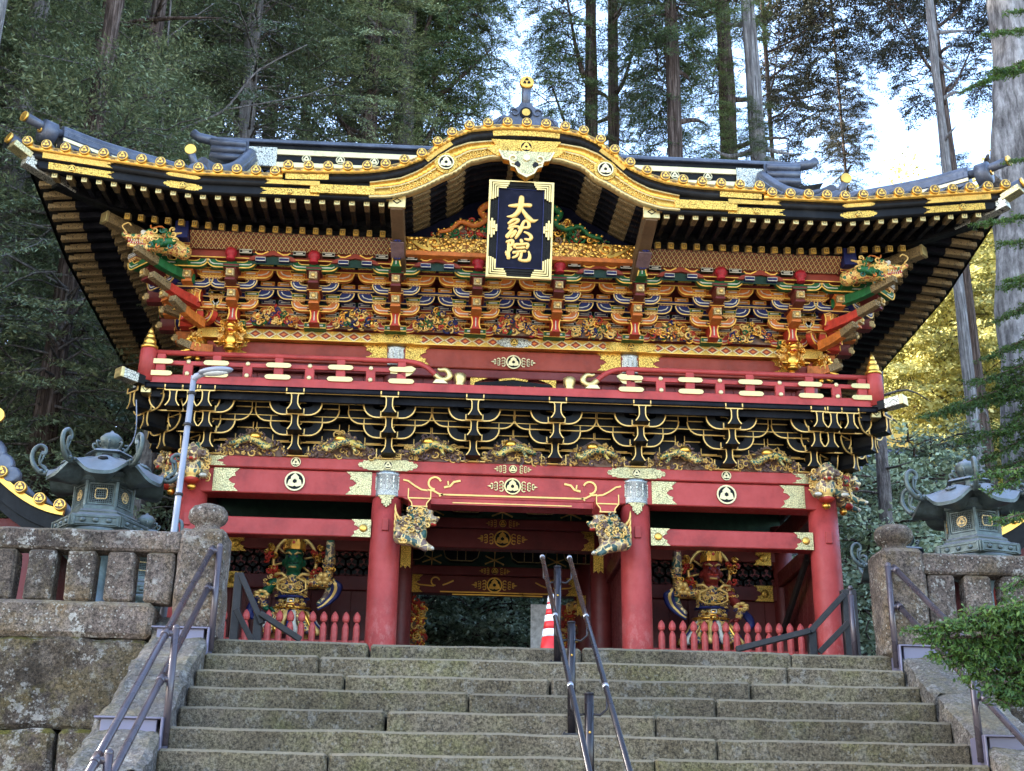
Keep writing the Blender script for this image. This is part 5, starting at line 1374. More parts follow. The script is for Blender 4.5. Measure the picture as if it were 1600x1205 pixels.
# dragon panels in the arch, left and right of the plaque
hf = lambda t: (6.53, 6.53+.62*max(.08, 1-abs(t)/1.25)**.9)
relief('dragon_panel', (-1.22, 1.22, hf), -1.0, 330, [3, 9, 1, 0, 4, 3, 9, 2], 77, (.035, .085), .12, tr=.014)
for s in (-1, 1):
    m = MB()
    P = smooth_line([(s*.30, -1.15, 6.95), (s*.42, -1.17, 7.02), (s*.55, -1.17, 6.92), (s*.48, -1.18, 6.78), (s*.62, -1.18, 6.68), (s*.82, -1.16, 6.74), (s*.95, -1.15, 6.62), (s*1.12, -1.14, 6.58)], 4)
    m.tube(P, [.055-.03*j/len(P) for j in range(len(P))], 8, 9 if s > 0 else 7)
    for j in range(0, len(P), 2): m.ball(Vector(P[j])+Vector((0, -.03, .02)), .022, 4, 5, 4)
    m.build('dragon_carving', CARVE, gate)
# carved panels at the rear opening
for s in (-1, 1):
    hf = lambda t: (1.5, 2.72)
    relief('carved_screen', tuple(sorted((s*(1.14 if s < 0 else .98), s*1.38)))+(hf,), 4.55, 150, [3, 4, 1, 0, 3], 60+s, (.05, .09), .06, tr=.012, back=3)
# ---------------------------------------------------------------- blobs: one skin over many shapes
def skin(name, prims, mats, voxel=.014, parent=None, loc=(0, 0, 0), rot=(0, 0, 0), sm=True, disp=0):
    """prims: ('c', a, b, ra, rb, mat) tapered limb  or ('e', centre, radii, mat[, R]) ellipsoid; returns one continuous mesh"""
    mb = MB(); S = []
    for p in prims:
        if p[0] == 'c':
            a, b = Vector(p[1]), Vector(p[2]); n = 5
            mb.tube([a.lerp(b, i/n) for i in range(n+1)], [p[3]+(p[4]-p[3])*i/n for i in range(n+1)], 10, p[5])
            mb.ball(a, p[3], p[5], 10, 7); mb.ball(b, p[4], p[5], 10, 7)
            for i in range(n+1): S.append((a.lerp(b, i/n), p[3]+(p[4]-p[3])*i/n, p[5]))
        else:
            R = p[4] if len(p) > 4 else None
            mb.ball(p[1], p[2], p[3], 12, 9, R); r = p[2] if hasattr(p[2], '__len__') else (p[2],)*3
            C = Vector(p[1])
            for k in (-.6, 0, .6):
                for ax in range(3):
                    v = Vector((0, 0, 0)); v[ax] = k*r[ax]; v = R @ v if R is not None else v; S.append((C+v, (min(r)+r[ax]*0)*.9, p[3]))
    me = mb.mesh(name+'_src', mats); ob = bpy.data.objects.new(name+'_src', me); COL.objects.link(ob)
    md = ob.modifiers.new('r', 'REMESH'); md.mode = 'VOXEL'; md.voxel_size = voxel; md.use_smooth_shade = sm
    if sm: s2 = ob.modifiers.new('s', 'SMOOTH'); s2.iterations = 3; s2.factor = .5
    dg = bpy.context.evaluated_depsgraph_get(); ev = ob.evaluated_get(dg); nm = bpy.data.meshes.new_from_object(ev)
    bpy.data.objects.remove(ob); bpy.data.meshes.remove(me); nm.name = name
    nm.materials.clear()
    for mt in mats: nm.materials.append(MATS[mt])
    nf = len(nm.polygons); cen = np.empty(nf*3); nm.polygons.foreach_get('center', cen); cen = cen.reshape(-1, 3)
    D = np.stack([np.linalg.norm(cen-np.array(c), axis=1)-r for c, r, _ in S]); k = np.argmin(D, axis=0)
    mi = np.array([q[2] for q in S], dtype=np.int32)[k]; nm.polygons.foreach_set('material_index', mi)
    nm.polygons.foreach_set('use_smooth', np.ones(nf, dtype=bool)); nm.update()
    return put(nm, name, parent, loc, rot)
# ---------------------------------------------------------------- lion head carvings (facing -Y), on a local frame
LM = ['poly_lion', 'poly_lion', 'cream_gilt', 'gold_leaf', 'vermilion', 'white_paint']
def lion_front(parent, loc, rot=(0, 0, 0), sc=1.0, golden=False, seed=0):
    g = 3 if golden else 0; g2 = 3 if golden else 1
    rg = random.Random(seed)
    pr = [('e', (0, -.10, .02), (.15, .14, .19), g), ('e', (0, -.20, .17), (.12, .13, .10), g2), ('e', (0, -.30, .13), (.075, .07, .055), g2), ('e', (0, -.35, .145), (.03, .025, .02), 2),
          ('e', (0, -.29, .07), (.065, .06, .025), 4), ('e', (0, -.24, .235), (.10, .07, .03), 2),
          ('e', (-.05, -.305, .195), (.025, .02, .02), 5), ('e', (.05, -.305, .195), (.025, .02, .02), 5), ('e', (-.13, -.16, .20), (.035, .03, .045), 2), ('e', (.13, -.16, .20), (.035, .03, .045), 2),
          ('e', (0, -.20, -.04), (.09, .06, .12), 2 if not golden else 3), ('e', (0, -.16, -.16), (.10, .09, .05), 4 if not golden else 3)]
    for s in (-1, 1):
        pr += [('c', (s*.13, -.10, -.02), (s*.16, -.24, -.12), .06, .045, g2), ('c', (s*.16, -.24, -.12), (s*.165, -.34, -.15), .045, .04, g2)]
        for k in range(3): pr.append(('e', (s*(.135+.03*k), -.37, -.155), (.017, .025, .022), 5 if not golden else 3))
    b = skin('lion_carving', pr, LM, .012, parent, loc, rot); b.scale = (sc,)*3
    m = MB()
    for k in range(60):       # curls of the mane
        a = rg.uniform(-.3, PI+.3); r_ = rg.uniform(.10, .17); y = rg.uniform(-.24, -.04)
        x, z = math.cos(a)*r_*1.05, .13+math.sin(a)*r_*.85
        P = spiral(x, z, .038, .01, rg.uniform(0, 6), rg.choice((-1, 1))*1.1, 8)
        m.tube([(p[0], y-.004*j, p[1]) for j, p in enumerate(P)], [.013*(1.1-.4*j/8) for j in range(9)], 5, 2 if rg.random() < .3 else g2)
    for k in range(26):
        s = rg.choice((-1, 1)); P = spiral(s*rg.uniform(.08, .19), rg.uniform(-.14, .08), .034, .008, rg.uniform(0, 6), 1.1, 8)
        m.tube([(p[0], -.16-.004*j, p[1]) for j, p in enumerate(P)], .010, 5, 2)
    m.ball((0, -.12, -.23), (.055, .05, .045), 3, 8, 6)
    m.build('mane', LM, b)
    return b
for s in (-1, 1):
    lion_front(gate, (s*4.24, -.16, 3.37), (0, 0, 0), 1.10, False, 1)
    lion_front(gate, (s*4.42, -.02, 3.37), (0, 0, s*PI/2*.98), 1.10, False, 2)
    lion_front(gate, (s*3.93, -.04, 5.30), (0, 0, 0), .95, True, 3)
    lion_front(gate, (s*4.30, .04, 5.24), (0, 0, s*PI/2), .80, True, 4)
# ---------------------------------------------------------------- seated lions on the inner columns (in profile, facing the passage)
def lion_side(parent, loc, s, seed):
    # built facing +X, mirrored by s
    F = lambda x, y, z: (s*x, y, z)
    pr = [('e', F(-.10, 0, -.02), (.16, .10, .20), 0), ('e', F(.02, 0, .10), (.13, .11, .13), 0), ('e', F(.13, 0, .15), (.13, .11, .12), 1), ('e', F(.25, 0, .13), (.07, .065, .05), 1), ('e', F(.24, 0, .06), (.06, .055, .022), 4),
          ('e', F(.315, 0, .155), (.025, .035, .02), 2), ('e', F(.20, -.06, .20), (.025, .02, .022), 5), ('e', F(.18, 0, .235), (.08, .07, .025), 2),
          ('c', F(.02, -.05, .0), F(.10, -.06, -.16), .065, .05, 0), ('c', F(.10, -.06, -.16), F(.18, -.07, -.25), .05, .045, 1), ('c', F(.18, -.07, -.25), F(.23, -.07, -.27), .045, .04, 1),
          ('c', F(-.12, -.04, -.14), F(.02, -.07, -.20), .10, .065, 1), ('c', F(.02, -.07, -.20), F(.16, -.08, -.285), .05, .04, 1), ('e', F(-.16, 0, -.10), (.11, .10, .12), 0), ('e', F(.08, -.01, -.06), (.10, .09, .15), 0), ('e', F(.05, -.02, -.17), (.12, .09, .09), 1)]
    for k in range(3): pr.append(('e', F(.255, -.10+.03*k, -.275), (.025, .014, .022), 5))
    b = skin('lion_carving', pr, LM, .012, parent, loc)
    rg = random.Random(seed); m = MB()
    for k in range(52):
        x = rg.uniform(-.20, .18); z = rg.uniform(-.08, .24)-(.12 if x < -.08 else 0)
        P = spiral(x, z, rg.uniform(.03, .048), .01, rg.uniform(0, 6), rg.choice((-1, 1))*1.1, 8)
        m.tube([(s*p[0], -.105-.004*j, p[1]) for j, p in enumerate(P)], [.014*(1.1-.4*j/8) for j in range(9)], 5, rg.choice((2, 0, 0)))
        if k % 4 == 1: m.ball((s*x, -.12, z), .018, 2, 6, 4)
    for k in range(4):       # tail flames
        m.tube([tuple(p) for p in smooth_line([F(-.18, 0, -.12+.08*k), F(-.24, -.02, -.06+.09*k), F(-.25, -.03, .02+.10*k)], 3)], [.022, .022, .02, .018, .015, .01, .005], 5, 2)
    m.build('mane', LM, b); return b
lion_side(gate, (-1.30, -.42, 2.60), 1, 5); lion_side(gate, (1.30, -.42, 2.60), -1, 6)
# ---------------------------------------------------------------- dragon heads at the upper corners
DM = ['poly_dragon', 'green_paint', 'vermilion', 'white_paint', 'cream_gilt', 'orange_paint', 'teal_paint']
for s in (-1, 1):
    F = lambda x, y, z: (s*x, y, z)
    pr = [('c', F(-.30, .16, -.02), F(-.15, .08, .02), .11, .12, 0), ('c', F(-.15, .08, .02), F(.02, 0, .0), .12, .12, 0), ('e', F(.10, -.02, .06), (.17, .11, .10), 0), ('e', F(.30, -.05, .06), (.16, .07, .05), 0), ('e', F(.44, -.06, .09), (.05, .06, .04), 0),
          ('c', F(.12, 0, -.06), F(.38, -.05, -.05), .05, .028, 0), ('c', F(.16, -.03, -.01), F(.38, -.06, .0), .035, .02, 2), ('e', F(.20, -.11, .12), (.035, .02, .03), 3), ('e', F(.10, -.10, .14), (.06, .04, .03), 1),
          ('c', F(-.05, -.03, .12), F(-.28, -.02, .17), .03, .015, 4), ('c', F(.0, -.08, -.02), F(-.2, -.10, .0), .07, .05, 1)]
    d = skin('dragon_head', pr, DM, .012, gate, (s*4.80, -1.32, 6.13))
    m = MB(); rg = random.Random(9)
    for k in range(16):
        x = rg.uniform(-.25, .12); z = rg.uniform(-.10, .17)
        P = spiral(x, z, .045, .01, rg.uniform(0, 6), rg.choice((-1, 1))*.9, 7); m.tube([(s*p[0], -.12-.004*j, p[1]) for j, p in enumerate(P)], [.013]*8, 5, rg.choice((1, 4, 5, 6)))
    for k in range(6): m.ball(F(.20+.035*k, -.09, .005), (.007, .006, .018), 3, 5, 4); m.ball(F(.20+.03*k, -.08, -.025), (.007, .006, .014), 3, 5, 4)
    m.tube([tuple(p) for p in smooth_line([F(.42, -.08, .12), F(.48, -.1, .20), F(.40, -.12, .24), F(.36, -.12, .20)], 3)], .010, 5, 4)
    m.tube([tuple(p) for p in smooth_line([F(-.12, -.02, .15), F(-.02, -.05, .24), F(.10, -.06, .20), F(.12, -.06, .25)], 3)], .012, 5, 5)
    m.build('mane', DM, d)
# ================================================================ GUARDIAN STATUES
GM = ['gold_leaf', 'cream_gilt', 'face_green', 'blue_paint', 'poly_armour', 'vermilion', 'white_paint', 'poly_armour', 'dark_green', 'face_red', 'poly_lion']
def guardian(s, x, face, label):
    """s = 1: raised arm towards +X"""
    t = thing('guardian_statue', label, 'statue', (x, 1.15, 1.27))
    F = lambda a, b, c: (s*a, b, c)
    hd = 1.93
    pr = [('e', (0, .0, 1.27), (.22, .16, .20), 7), ('e', (-s*.09, -.12, 1.31), (.09, .06, .09), 7), ('e', (s*.09, -.12, 1.31), (.09, .06, .09), 7), ('e', (0, 0, 1.46), (.26, .15, .12), 7), ('e', (s*0, 0, 1.02), (.18, .15, .14), 7), ('e', (0, -.13, 1.00), (.10, .07, .10), 0),
          ('e', (0, 0, .84), (.24, .19, .15), 4), ('e', (0, -.17, .86), (.09, .07, .085), 0), ('c', (0, 0, 1.45), (0, -.02, 1.66), .10, .10, face),
          ('e', (0, -.03, 1.75), (.135, .145, .17), face), ('e', (0, -.10, 1.66), (.10, .08, .07), face), ('e', (0, -.175, 1.74), (.033, .035, .045), face), ('e', (0, -.15, 1.655), (.055, .03, .016), 1 if face == 2 else face),
          ('e', (-.055, -.165, 1.79), (.034, .022, .022), 6), ('e', (.055, -.165, 1.79), (.034, .022, .022), 6), ('e', (0, -.13, 1.84), (.11, .04, .022), face), ('e', (-.14, 0, 1.74), (.03, .04, .05), face), ('e', (.14, 0, 1.74), (.03, .04, .05), face),
          ('e', (0, -.01, 1.87), (.14, .14, .06), 7), ('c', (0, 0, 1.90), (0, 0, 2.02), .12, .055, 0),
          # raised arm
          ('c', F(.25, 0, 1.44), F(.46, -.02, 1.42), .105, .085, 7), ('c', F(.46, -.02, 1.42), F(.50, -.05, 1.75), .085, .065, 7), ('c', F(.50, -.05, 1.75), F(.50, -.08, 2.02), .085, .06, 10), ('e', F(.50, -.10, 2.10), (.07, .07, .07), face),
          # lowered arm, hand on the hip side
          ('c', F(-.25, 0, 1.44), F(-.40, -.02, 1.18), .10, .075, face), ('c', F(-.44, -.02, 1.14), F(-.36, -.12, .90), .07, .05, 4), ('e', F(-.32, -.14, .84), (.055, .05, .05), face),
          # thighs and legs
          ('c', (-.12, 0, .78), (-.20, -.06, .42), .15, .11, 4), ('c', (.12, 0, .78), (.20, -.02, .42), .15, .11, 4), ('c', (-.20, -.06, .42), (-.21, 0, .06), .095, .075, 1), ('c', (.20, -.02, .42), (.24, .03, .06), .095, .075, 1),
          ('c', (-.21, 0, .05), (-.22, -.16, .04), .07, .055, 3), ('c', (.24, .03, .05), (.27, -.12, .04), .07, .055, 3), ('e', F(.0, 0, 1.40), (.20, .14, .10), 1)]
    b = skin('body', pr, GM, .013, t)
    m = MB(); rg = random.Random(int(x*7))
    # fingers of both hands
    for k in range(4):
        m.tube([F(-.30+.012*k, -.17, .86-.018*k), F(-.26+.012*k, -.20, .85-.022*k), F(-.23+.01*k, -.19, .82-.022*k)], [.014, .013, .011], 6, face)
        m.tube([F(.46+.026*k, -.165, 2.11), F(.46+.026*k, -.175, 2.15), F(.46+.026*k, -.13, 2.17)], [.014, .014, .012], 6, face)
    m.tube([F(-.33, -.17, .86), F(-.30, -.19, .90)], .014, 6, face)
    m.build('fingers', GM, t)
    m = MB()
    for e in (-1, 1):
        m.ball((e*.055, -.190, 1.79), .013, 10 if False else 3, 8, 6); m.tube([(e*.02, -.185, 1.815), (e*.06, -.18, 1.845), (e*.11, -.14, 1.84)], [.014, .016, .008], 6, 1)
        m.tube([(e*.005, -.185, 1.70), (e*.05, -.165, 1.705), (e*.08, -.14, 1.72)], [.012, .012, .004], 6, 8 if face == 2 else 5)
    m.tube([(-.05, -.175, 1.652), (0, -.19, 1.648), (.05, -.175, 1.652)], .012, 6, 1)
    m.build('face_details', GM, t)
    # armour: bosses, belt, chest lines, medallion
    m = MB()
    for e in (-1, 1):
        m.tube([(p[0], -.195, p[1]) for p in spiral(e*.10, 1.30, .06, .015, 0, 1.3, 10)], .011, 5, 1)
        m.tube([(e*p[0], -.20+.1*abs(p[0]), p[1]) for p in [(0, 1.17), (.12, 1.20), (.20, 1.27), (.19, 1.42), (.08, 1.50)]], .016, 6, 1)
        m.tube([(e*p[0], -.19+.15*abs(p[0]), p[1]) for p in [(.06, 1.48), (.14, 1.56), (.24, 1.55)]], .022, 6, 1)
    m.tube([(.21*math.cos(a), -.165*math.sin(a)+.0, 1.12) for a in [i*PI/8 for i in range(9)]], .035, 8, 3)
    m.ribbon(arc(0, 1.02, .05, PI/4, PI/4+2*PI, 4)[:-1], .02, -.225, -.20, 6, True)
    m.tube([(.25*math.cos(a), -.21*math.sin(a), .90-.03*math.sin(a)) for a in [i*PI/8 for i in range(9)]], .03, 8, 0)
    m.ball((0, -.24, .87), (.065, .04, .06), 0, 10, 7); m.ball((-.035, -.27, .90), .014, 5, 6, 4); m.ball((.035, -.27, .90), .014, 5, 6, 4); m.ball((0, -.275, .86), (.02, .02, .015), 1, 6, 4)
    for k in range(70):
        a = rg.uniform(-2.6, -.5); z = rg.uniform(.75, 1.42); r = .25*(1-.25*abs(z-1.05))
        P = spiral(r*math.cos(a), z, .03, .008, rg.uniform(0, 6), 1, 7)
        m.tube([(p[0], r*.78*math.sin(a)-.02, p[1]) for p in P], .006, 4, rg.choice((0, 1, 1, 3)))
    m.build('armour', GM, t)
    # guards on arms, shoulders and thighs
    m = MB()
    for (c_, r_) in ((F(.25, -.06, 1.47), .10), (F(-.27, -.06, 1.46), .10), (F(.47, -.07, 1.45), .08), (F(.50, -.10, 1.70), .07), (F(-.40, -.08, 1.05), .07), ((-.14, -.16, .66), .12), ((.14, -.14, .66), .12), ((0, -.20, .70), .10)):
        for q in range(9):
            P = spiral(c_[0]+rg.uniform(-r_, r_), c_[2]+rg.uniform(-r_, r_), .035, .008, rg.uniform(0, 6), rg.choice((-1, 1)), 7); m.tube([(p[0], c_[1]-.03, p[1]) for p in P], .009, 5, rg.choice((0, 1, 1, 3, 4)))
    m.build('armour_guard', GM, t)
    # crown
    m = MB()
    for k in range(9):
        a = -PI+PI*k/8; h = .10+.08*math.sin(PI*k/8)
        m.prism([(-.028, 0), (.028, 0), (.034, h*.5), (0, h), (-.034, h*.5)], -.008, .008, 0)
        for i in range(len(m.v)-10, len(m.v)):
            vx, vy, vz = m.v[i]; cb, sb = math.cos(a+PI/2), math.sin(a+PI/2)
            m.v[i] = (vx*cb-vy*sb+.145*math.cos(a), vx*sb+vy*cb+.145*math.sin(a)-.01, vz+1.90)
    m.ball((0, -.15, 1.99), (.03, .02, .035), 5, 8, 6); m.build('crown', GM, t)
    # halo: a ring behind the head with clusters of flame
    m = MB(); m.tube([(.30*math.cos(a), .13, 1.80+.33*math.sin(a)) for a in [i*2*PI/32 for i in range(33)]], .024, 8, 1, cap=False)
    for k in range(8): a = k*PI/4+.2; m.tube([(.13*math.cos(a), .10, 1.80+.14*math.sin(a)), (.30*math.cos(a), .13, 1.80+.33*math.sin(a))], .014, 6, 1)
    h = m.build('halo', GM, t)
    m = MB()
    for a0 in (.25, PI-.25, PI/2, PI+.55, -.55):
        for k in range(9):
            a = a0+rg.uniform(-.24, .24); r = rg.uniform(.26, .40)
            P = spiral(r*math.cos(a), 1.80+r*1.1*math.sin(a), .045, .01, rg.uniform(0, 6), rg.choice((-1, 1))*1.1, 8)
            m.tube([(p[0], .10-.01*j, p[1]) for j, p in enumerate(P)], [.018*(1.1-.5*j/8) for j in range(9)], 5, rg.choice((5, 5, 0)))
    m.build('flames', GM, h)
    # sleeves and scarves
    m = MB()
    for k in range(7):
        a = k*2*PI/7; m.ball(F(-.42+.07*math.cos(a), -.07, 1.17+.07*math.sin(a)), (.05, .035, .05), 1, 8, 5)
    for k in range(6):
        a = k*2*PI/6; m.ball(F(.42+.06*math.cos(a), -.10, 1.50+.07*math.sin(a)), (.045, .03, .05), 1, 8, 5)
    for j, (c, off) in enumerate(((3, 0), (1, .04), (10, -.05), (3, .08))):
        P = smooth_line([F(.46, .0, 1.60-off), F(.55+off, -.03, 1.42), F(.52+off, -.02, 1.20), F(.42+off, -.05, 1.02), F(.36, -.06, .95-off)], 4)
        m.tube(P, [.05, .055, .06, .06, .06, .055, .05, .05, .05, .045, .04, .04, .035, .03, .025, .02, .02][:len(P)], 7, c, flat=.45)
    m.build('scarf', GM, t); m = MB()
    for j in range(2):
        P = smooth_line([F(-.46, 0, 1.10), F(-.56, .02, .98-.1*j), F(-.58, .02, .80), F(-.50, .0, .66)], 4); m.tube(P, [.05]*len(P), 7, 3, flat=.4)
    m.build('scarf', GM, t)
    # hem of the skirt in hanging folds
    m = MB()
    for k in range(17):
        a = PI+PI*k/16; r0, r1 = .24, .44
        P = smooth_line([(r0*math.cos(a), .8*r0*math.sin(a), .80), (r0*1.35*math.cos(a), .8*r0*1.35*math.sin(a), .62), (r1*math.cos(a), .7*r1*math.sin(a), .40), (r1*1.02*math.cos(a+.05), .7*r1*math.sin(a), .26)], 3)
        m.tube(P, [.04+.012*math.sin(i*1.1) for i in range(len(P))], 6, (0, 1, 3, 6, 4, 7)[k % 6])
    m.build('skirt', GM, t)
    # the figure bends forward over its base: shorten the trunk and legs as seen from the stairs
    for o in t.children_recursive:
        for v in o.data.vertices:
            z = v.co.z; v.co.z = (z if z > 1.5 else 1.5-(1.5-z)*.62)-.57; v.co.y -= max(0, z-1.0)*.18
        o.data.update()
    return t
guardian(1, -2.965, 2, 'green faced armoured guardian statue with gold halo in the left bay of the gate')
guardian(-1, 2.905, 9, 'red faced armoured guardian statue with gold halo in the right bay of the gate')
# ================================================================ STONE STAIRS
def rough_block(x0, x1, y0, y1, z0, z1, c=.02, amp=.006, seed=0, sub=.22, fr=1.6):
    """a stone: chamfered box with a grid of slightly displaced points"""
    bm = bmesh.new()
    nx = max(1, int((x1-x0)/sub)); ny = max(1, int((y1-y0)/sub)); nz = max(1, int((z1-z0)/sub))
    m = MB().cboxf(0, 0, 0, (x1-x0)/2, (y1-y0)/2, (z1-z0)/2, c)
    vs = [bm.verts.new(v) for v in m.v]
    for f in m.f:
        try: bm.faces.new([vs[i] for i in f])
        except Exception: pass
    for ax, n, a, b in ((0, nx, x0, x1), (1, ny, y0, y1), (2, nz, z0, z1)):
        for i in range(1, n):
            no = Vector((0, 0, 0)); no[ax] = 1; co = Vector((0, 0, 0)); co[ax] = -(b-a)/2+(b-a)*i/n
            bmesh.ops.bisect_plane(bm, geom=bm.verts[:]+bm.edges[:]+bm.faces[:], plane_co=co, plane_no=no)
    C = Vector(((x0+x1)/2, (y0+y1)/2, (z0+z1)/2))
    for v in bm.verts:
        p = v.co+C+Vector((seed*3.1, 0, 0)); d = noise.noise_vector(p*fr)*amp+noise.noise_vector(p*fr*4)*amp*.5
        v.co += d
    me = bpy.data.meshes.new('stone'); bm.to_mesh(me); bm.free()
    return me, C
def put_block(name, parent, mat, *a, **k):
    me, C = rough_block(*a, **k); me.materials.append(MATS[mat]); me.name = name
    for p in me.polygons: p.use_smooth = False
    return put(me, name, parent, C)
YS = [-17.5+v*1.0769 for v in (10.194, 9.948, 9.640, 9.380, 9.129, 8.846, 8.555)]; ZS = [v*1.0769-1.983 for v in (1.841, 1.696, 1.520, 1.372, 1.208, 1.039, .870)]
ZS[0] = 0.0
for k in range(9): YS.append(YS[-1]-.30); ZS.append(ZS[-1]-.175)
stairs = thing('stone_stairs', 'wide flight of mossy grey stone steps leading up to the gate', 'stairs', kind='structure')
seams = [(-1.65, .17, 1.88), (-1.98, 1.82), (-1.78, -.05, 1.45), (-.82, 1.12), (-1.39, .60), (1.02,), (-1.67, .55), (-.4, 1.5), (-1.5, .9), (.1, 1.9), (-1.2, 1.3), (.4,), (-.9, 1.6), (-1.7, .5), (.9,), (-.5, 1.3)]
px_seams = [(577, 909, 1237), (498, 1230), (538, 860, 1173), (732, 1119), (603, 1024), (1119,), (513, 1022)]
for i, (y, z) in enumerate(zip(YS, ZS)):
    xs_ = [at(px, 1010+i*26, y).x for px in px_seams[i]] if i < 7 else list(seams[i])
    ed = [-2.8]+xs_+[2.8]; zb = (ZS[i+1] if i+1 < len(ZS) else z-.18)-.03; yb = y+.62
    for j in range(len(ed)-1):
        rg = random.Random(i*10+j); dz = rg.uniform(-.006, .006); dy = rg.uniform(-.008, .008)
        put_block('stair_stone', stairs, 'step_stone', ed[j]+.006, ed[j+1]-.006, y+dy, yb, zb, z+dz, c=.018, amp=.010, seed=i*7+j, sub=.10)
ms = MB(); rgm = random.Random(3)
for i in range(1, 8):
    for q in range(22):
        x = rgm.choice((rgm.uniform(-2.75, 2.75), rgm.uniform(-2.79, -2.6), rgm.uniform(2.6, 2.79))); y = YS[i-1]-rgm.uniform(.0, .03)
        ms.ball((x, y, ZS[i]+.004), (rgm.uniform(.012, .05), rgm.uniform(.008, .022), rgm.uniform(.004, .012)), 0, 7, 4)
ms.build('moss', ['leaf_near'], None, label='small cushions of moss in the corners of the steps', cat='moss', kind='stuff')
# landing paved with slabs behind the top step
terr = thing('stone_landing', 'stone paved landing between the stairs and the gate', 'paving', kind='structure')
yy = YS[0]+.63
while yy < -.6:
    x = -2.8+random.uniform(-.5, 0)
    while x < 2.8:
        x2 = min(2.8, x+random.uniform(.7, 1.3)); MB().cbox(max(-2.8, x)+.004, x2-.004, yy+.004, yy+.596, -.12, random.uniform(-.004, .002), .008).build('paving_slab', ['pave_stone'], terr); x = x2
    yy += .6
def nose(y): return (y-YS[0])*.588
# ---- sloping side walls of the stairs
for s, lab in ((-1, 'left'), (1, 'right')):
    sw = thing('stair_side_wall', 'sloping lichen grey coping wall along the %s side of the stairs' % lab, 'wall')
    y0 = -6.30; L = [1.1, 1.35, 1.2, 1.3, 1.2]
    for k, l in enumerate(L):
        y1 = y0-l; za, zb = nose(y0)+.08, nose(y1)+.08
        bm = bmesh.new(); xa, xb = sorted((s*2.80, s*3.27))
        n = 8; nx = 4; nz = 5
        m = MB()
        rg = Vector((k*5.1+s*9, 0, 0))
        def pt(u, v, w_):
            y = y0-.006-(l-.012)*u; z = nose(y)+.08-w_*.85; x = xa+(xb-xa)*v
            if w_ == 0 and v in (0, 1): z -= .03
            p = Vector((x, y, z)); return p+noise.noise_vector((p+rg)*3)*.03+noise.noise_vector((p+rg)*12)*.018
        m.surf(lambda u, v: pt(u, v, 0), 26, 10, 0, False)
        for v in (0, 1): m.surf(lambda u, w_, v=v: pt(u, v, w_), 26, 12, 0, False)
        for u in (0, 1): m.surf(lambda v, w_, u=u: pt(u, v, w_), 6, 8, 0, True)
        m.build('coping_stone', ['slope_stone'], sw)
        y0 = y1
# ---- retaining walls with big blocks
for s, lab in ((-1, 'left'), (1, 'right')):
    rw = thing('retaining_wall', 'mossy retaining wall of huge stone blocks on the %s of the stairs' % lab, 'wall')
    rows = [(-.02, .27, [0, 3.1, 6]), (-.74, -.03, [-.4, 2.0, 4.2, 6]), (-1.5, -.755, [0, .62, 2.6, 4.8, 7]), (-2.3, -1.515, [-.4, 1.6, 3.9, 6]), (-3.2, -2.315, [0, 2.2, 4.4, 7])]
    for r, (z0, z1, cuts) in enumerate(rows):
        yy = [-6.62, -6.60, -6.68, -6.74, -6.80][r]
        for a, b in zip(cuts, cuts[1:]):
            x0, x1 = 3.26+max(0, a), 3.26+b
            x0, x1 = sorted((s*x0, s*x1))
            put_block('wall_stone', rw, 'rail_stone' if r == 0 else 'wall_stone', x0+.008, x1-.008, yy, yy+.6, z0, z1, c=.035, amp=.03 if r else .010, seed=r*5+int(a*3)+s, sub=.10, fr=2.6)
# ---- stone balustrades with newel posts
for s, lab in ((-1, 'left'), (1, 'right')):
    bl = thing('stone_balustrade', 'lichen spotted stone balustrade with square balusters to the %s of the stairs' % lab, 'balustrade')
    x = 3.10
    while x < 9.5:
        put_block('top_rail', bl, 'rail_stone', *sorted((s*x, s*(x+3.2))), -6.60, -6.36, .69, .865, c=.02, amp=.010, seed=int(x*3)+s, sub=.10, fr=4); x += 3.21
    bx = [3.215+.318*k for k in range(18)]
    for k, b in enumerate(bx):
        w_ = .225
        put_block('baluster', bl, 'rail_stone', s*(b+.04)-w_/2, s*(b+.04)+w_/2, -6.58, -6.40, .27, .69, c=.02, amp=.008, seed=k+s*40, sub=.09, fr=5)
    nx = s*2.93
    np_ = thing('newel_post', 'square lichen covered stone post with ball cap at the %s head of the stairs' % lab, 'post', (nx, -6.42, 0))
    put_block('post_shaft', np_, 'rail_stone', -.19, .19, -.19, .19, -.02, .90, c=.035, amp=.012, seed=3+s, sub=.08, fr=5)
    m = MB(); m.lathe([(.12, .88), (.125, .92), (.10, .94), (.105, .965), (.145, .99), (.165, 1.03), (.16, 1.08), (.13, 1.12), (.07, 1.14), (.01, 1.145)], 26)
    m.v = [tuple(Vector(v)+noise.noise_vector(Vector(v)*9+Vector((s, 0, 0)))*.008) for v in m.v]
    m.build('ball_cap', ['rail_stone'], np_)
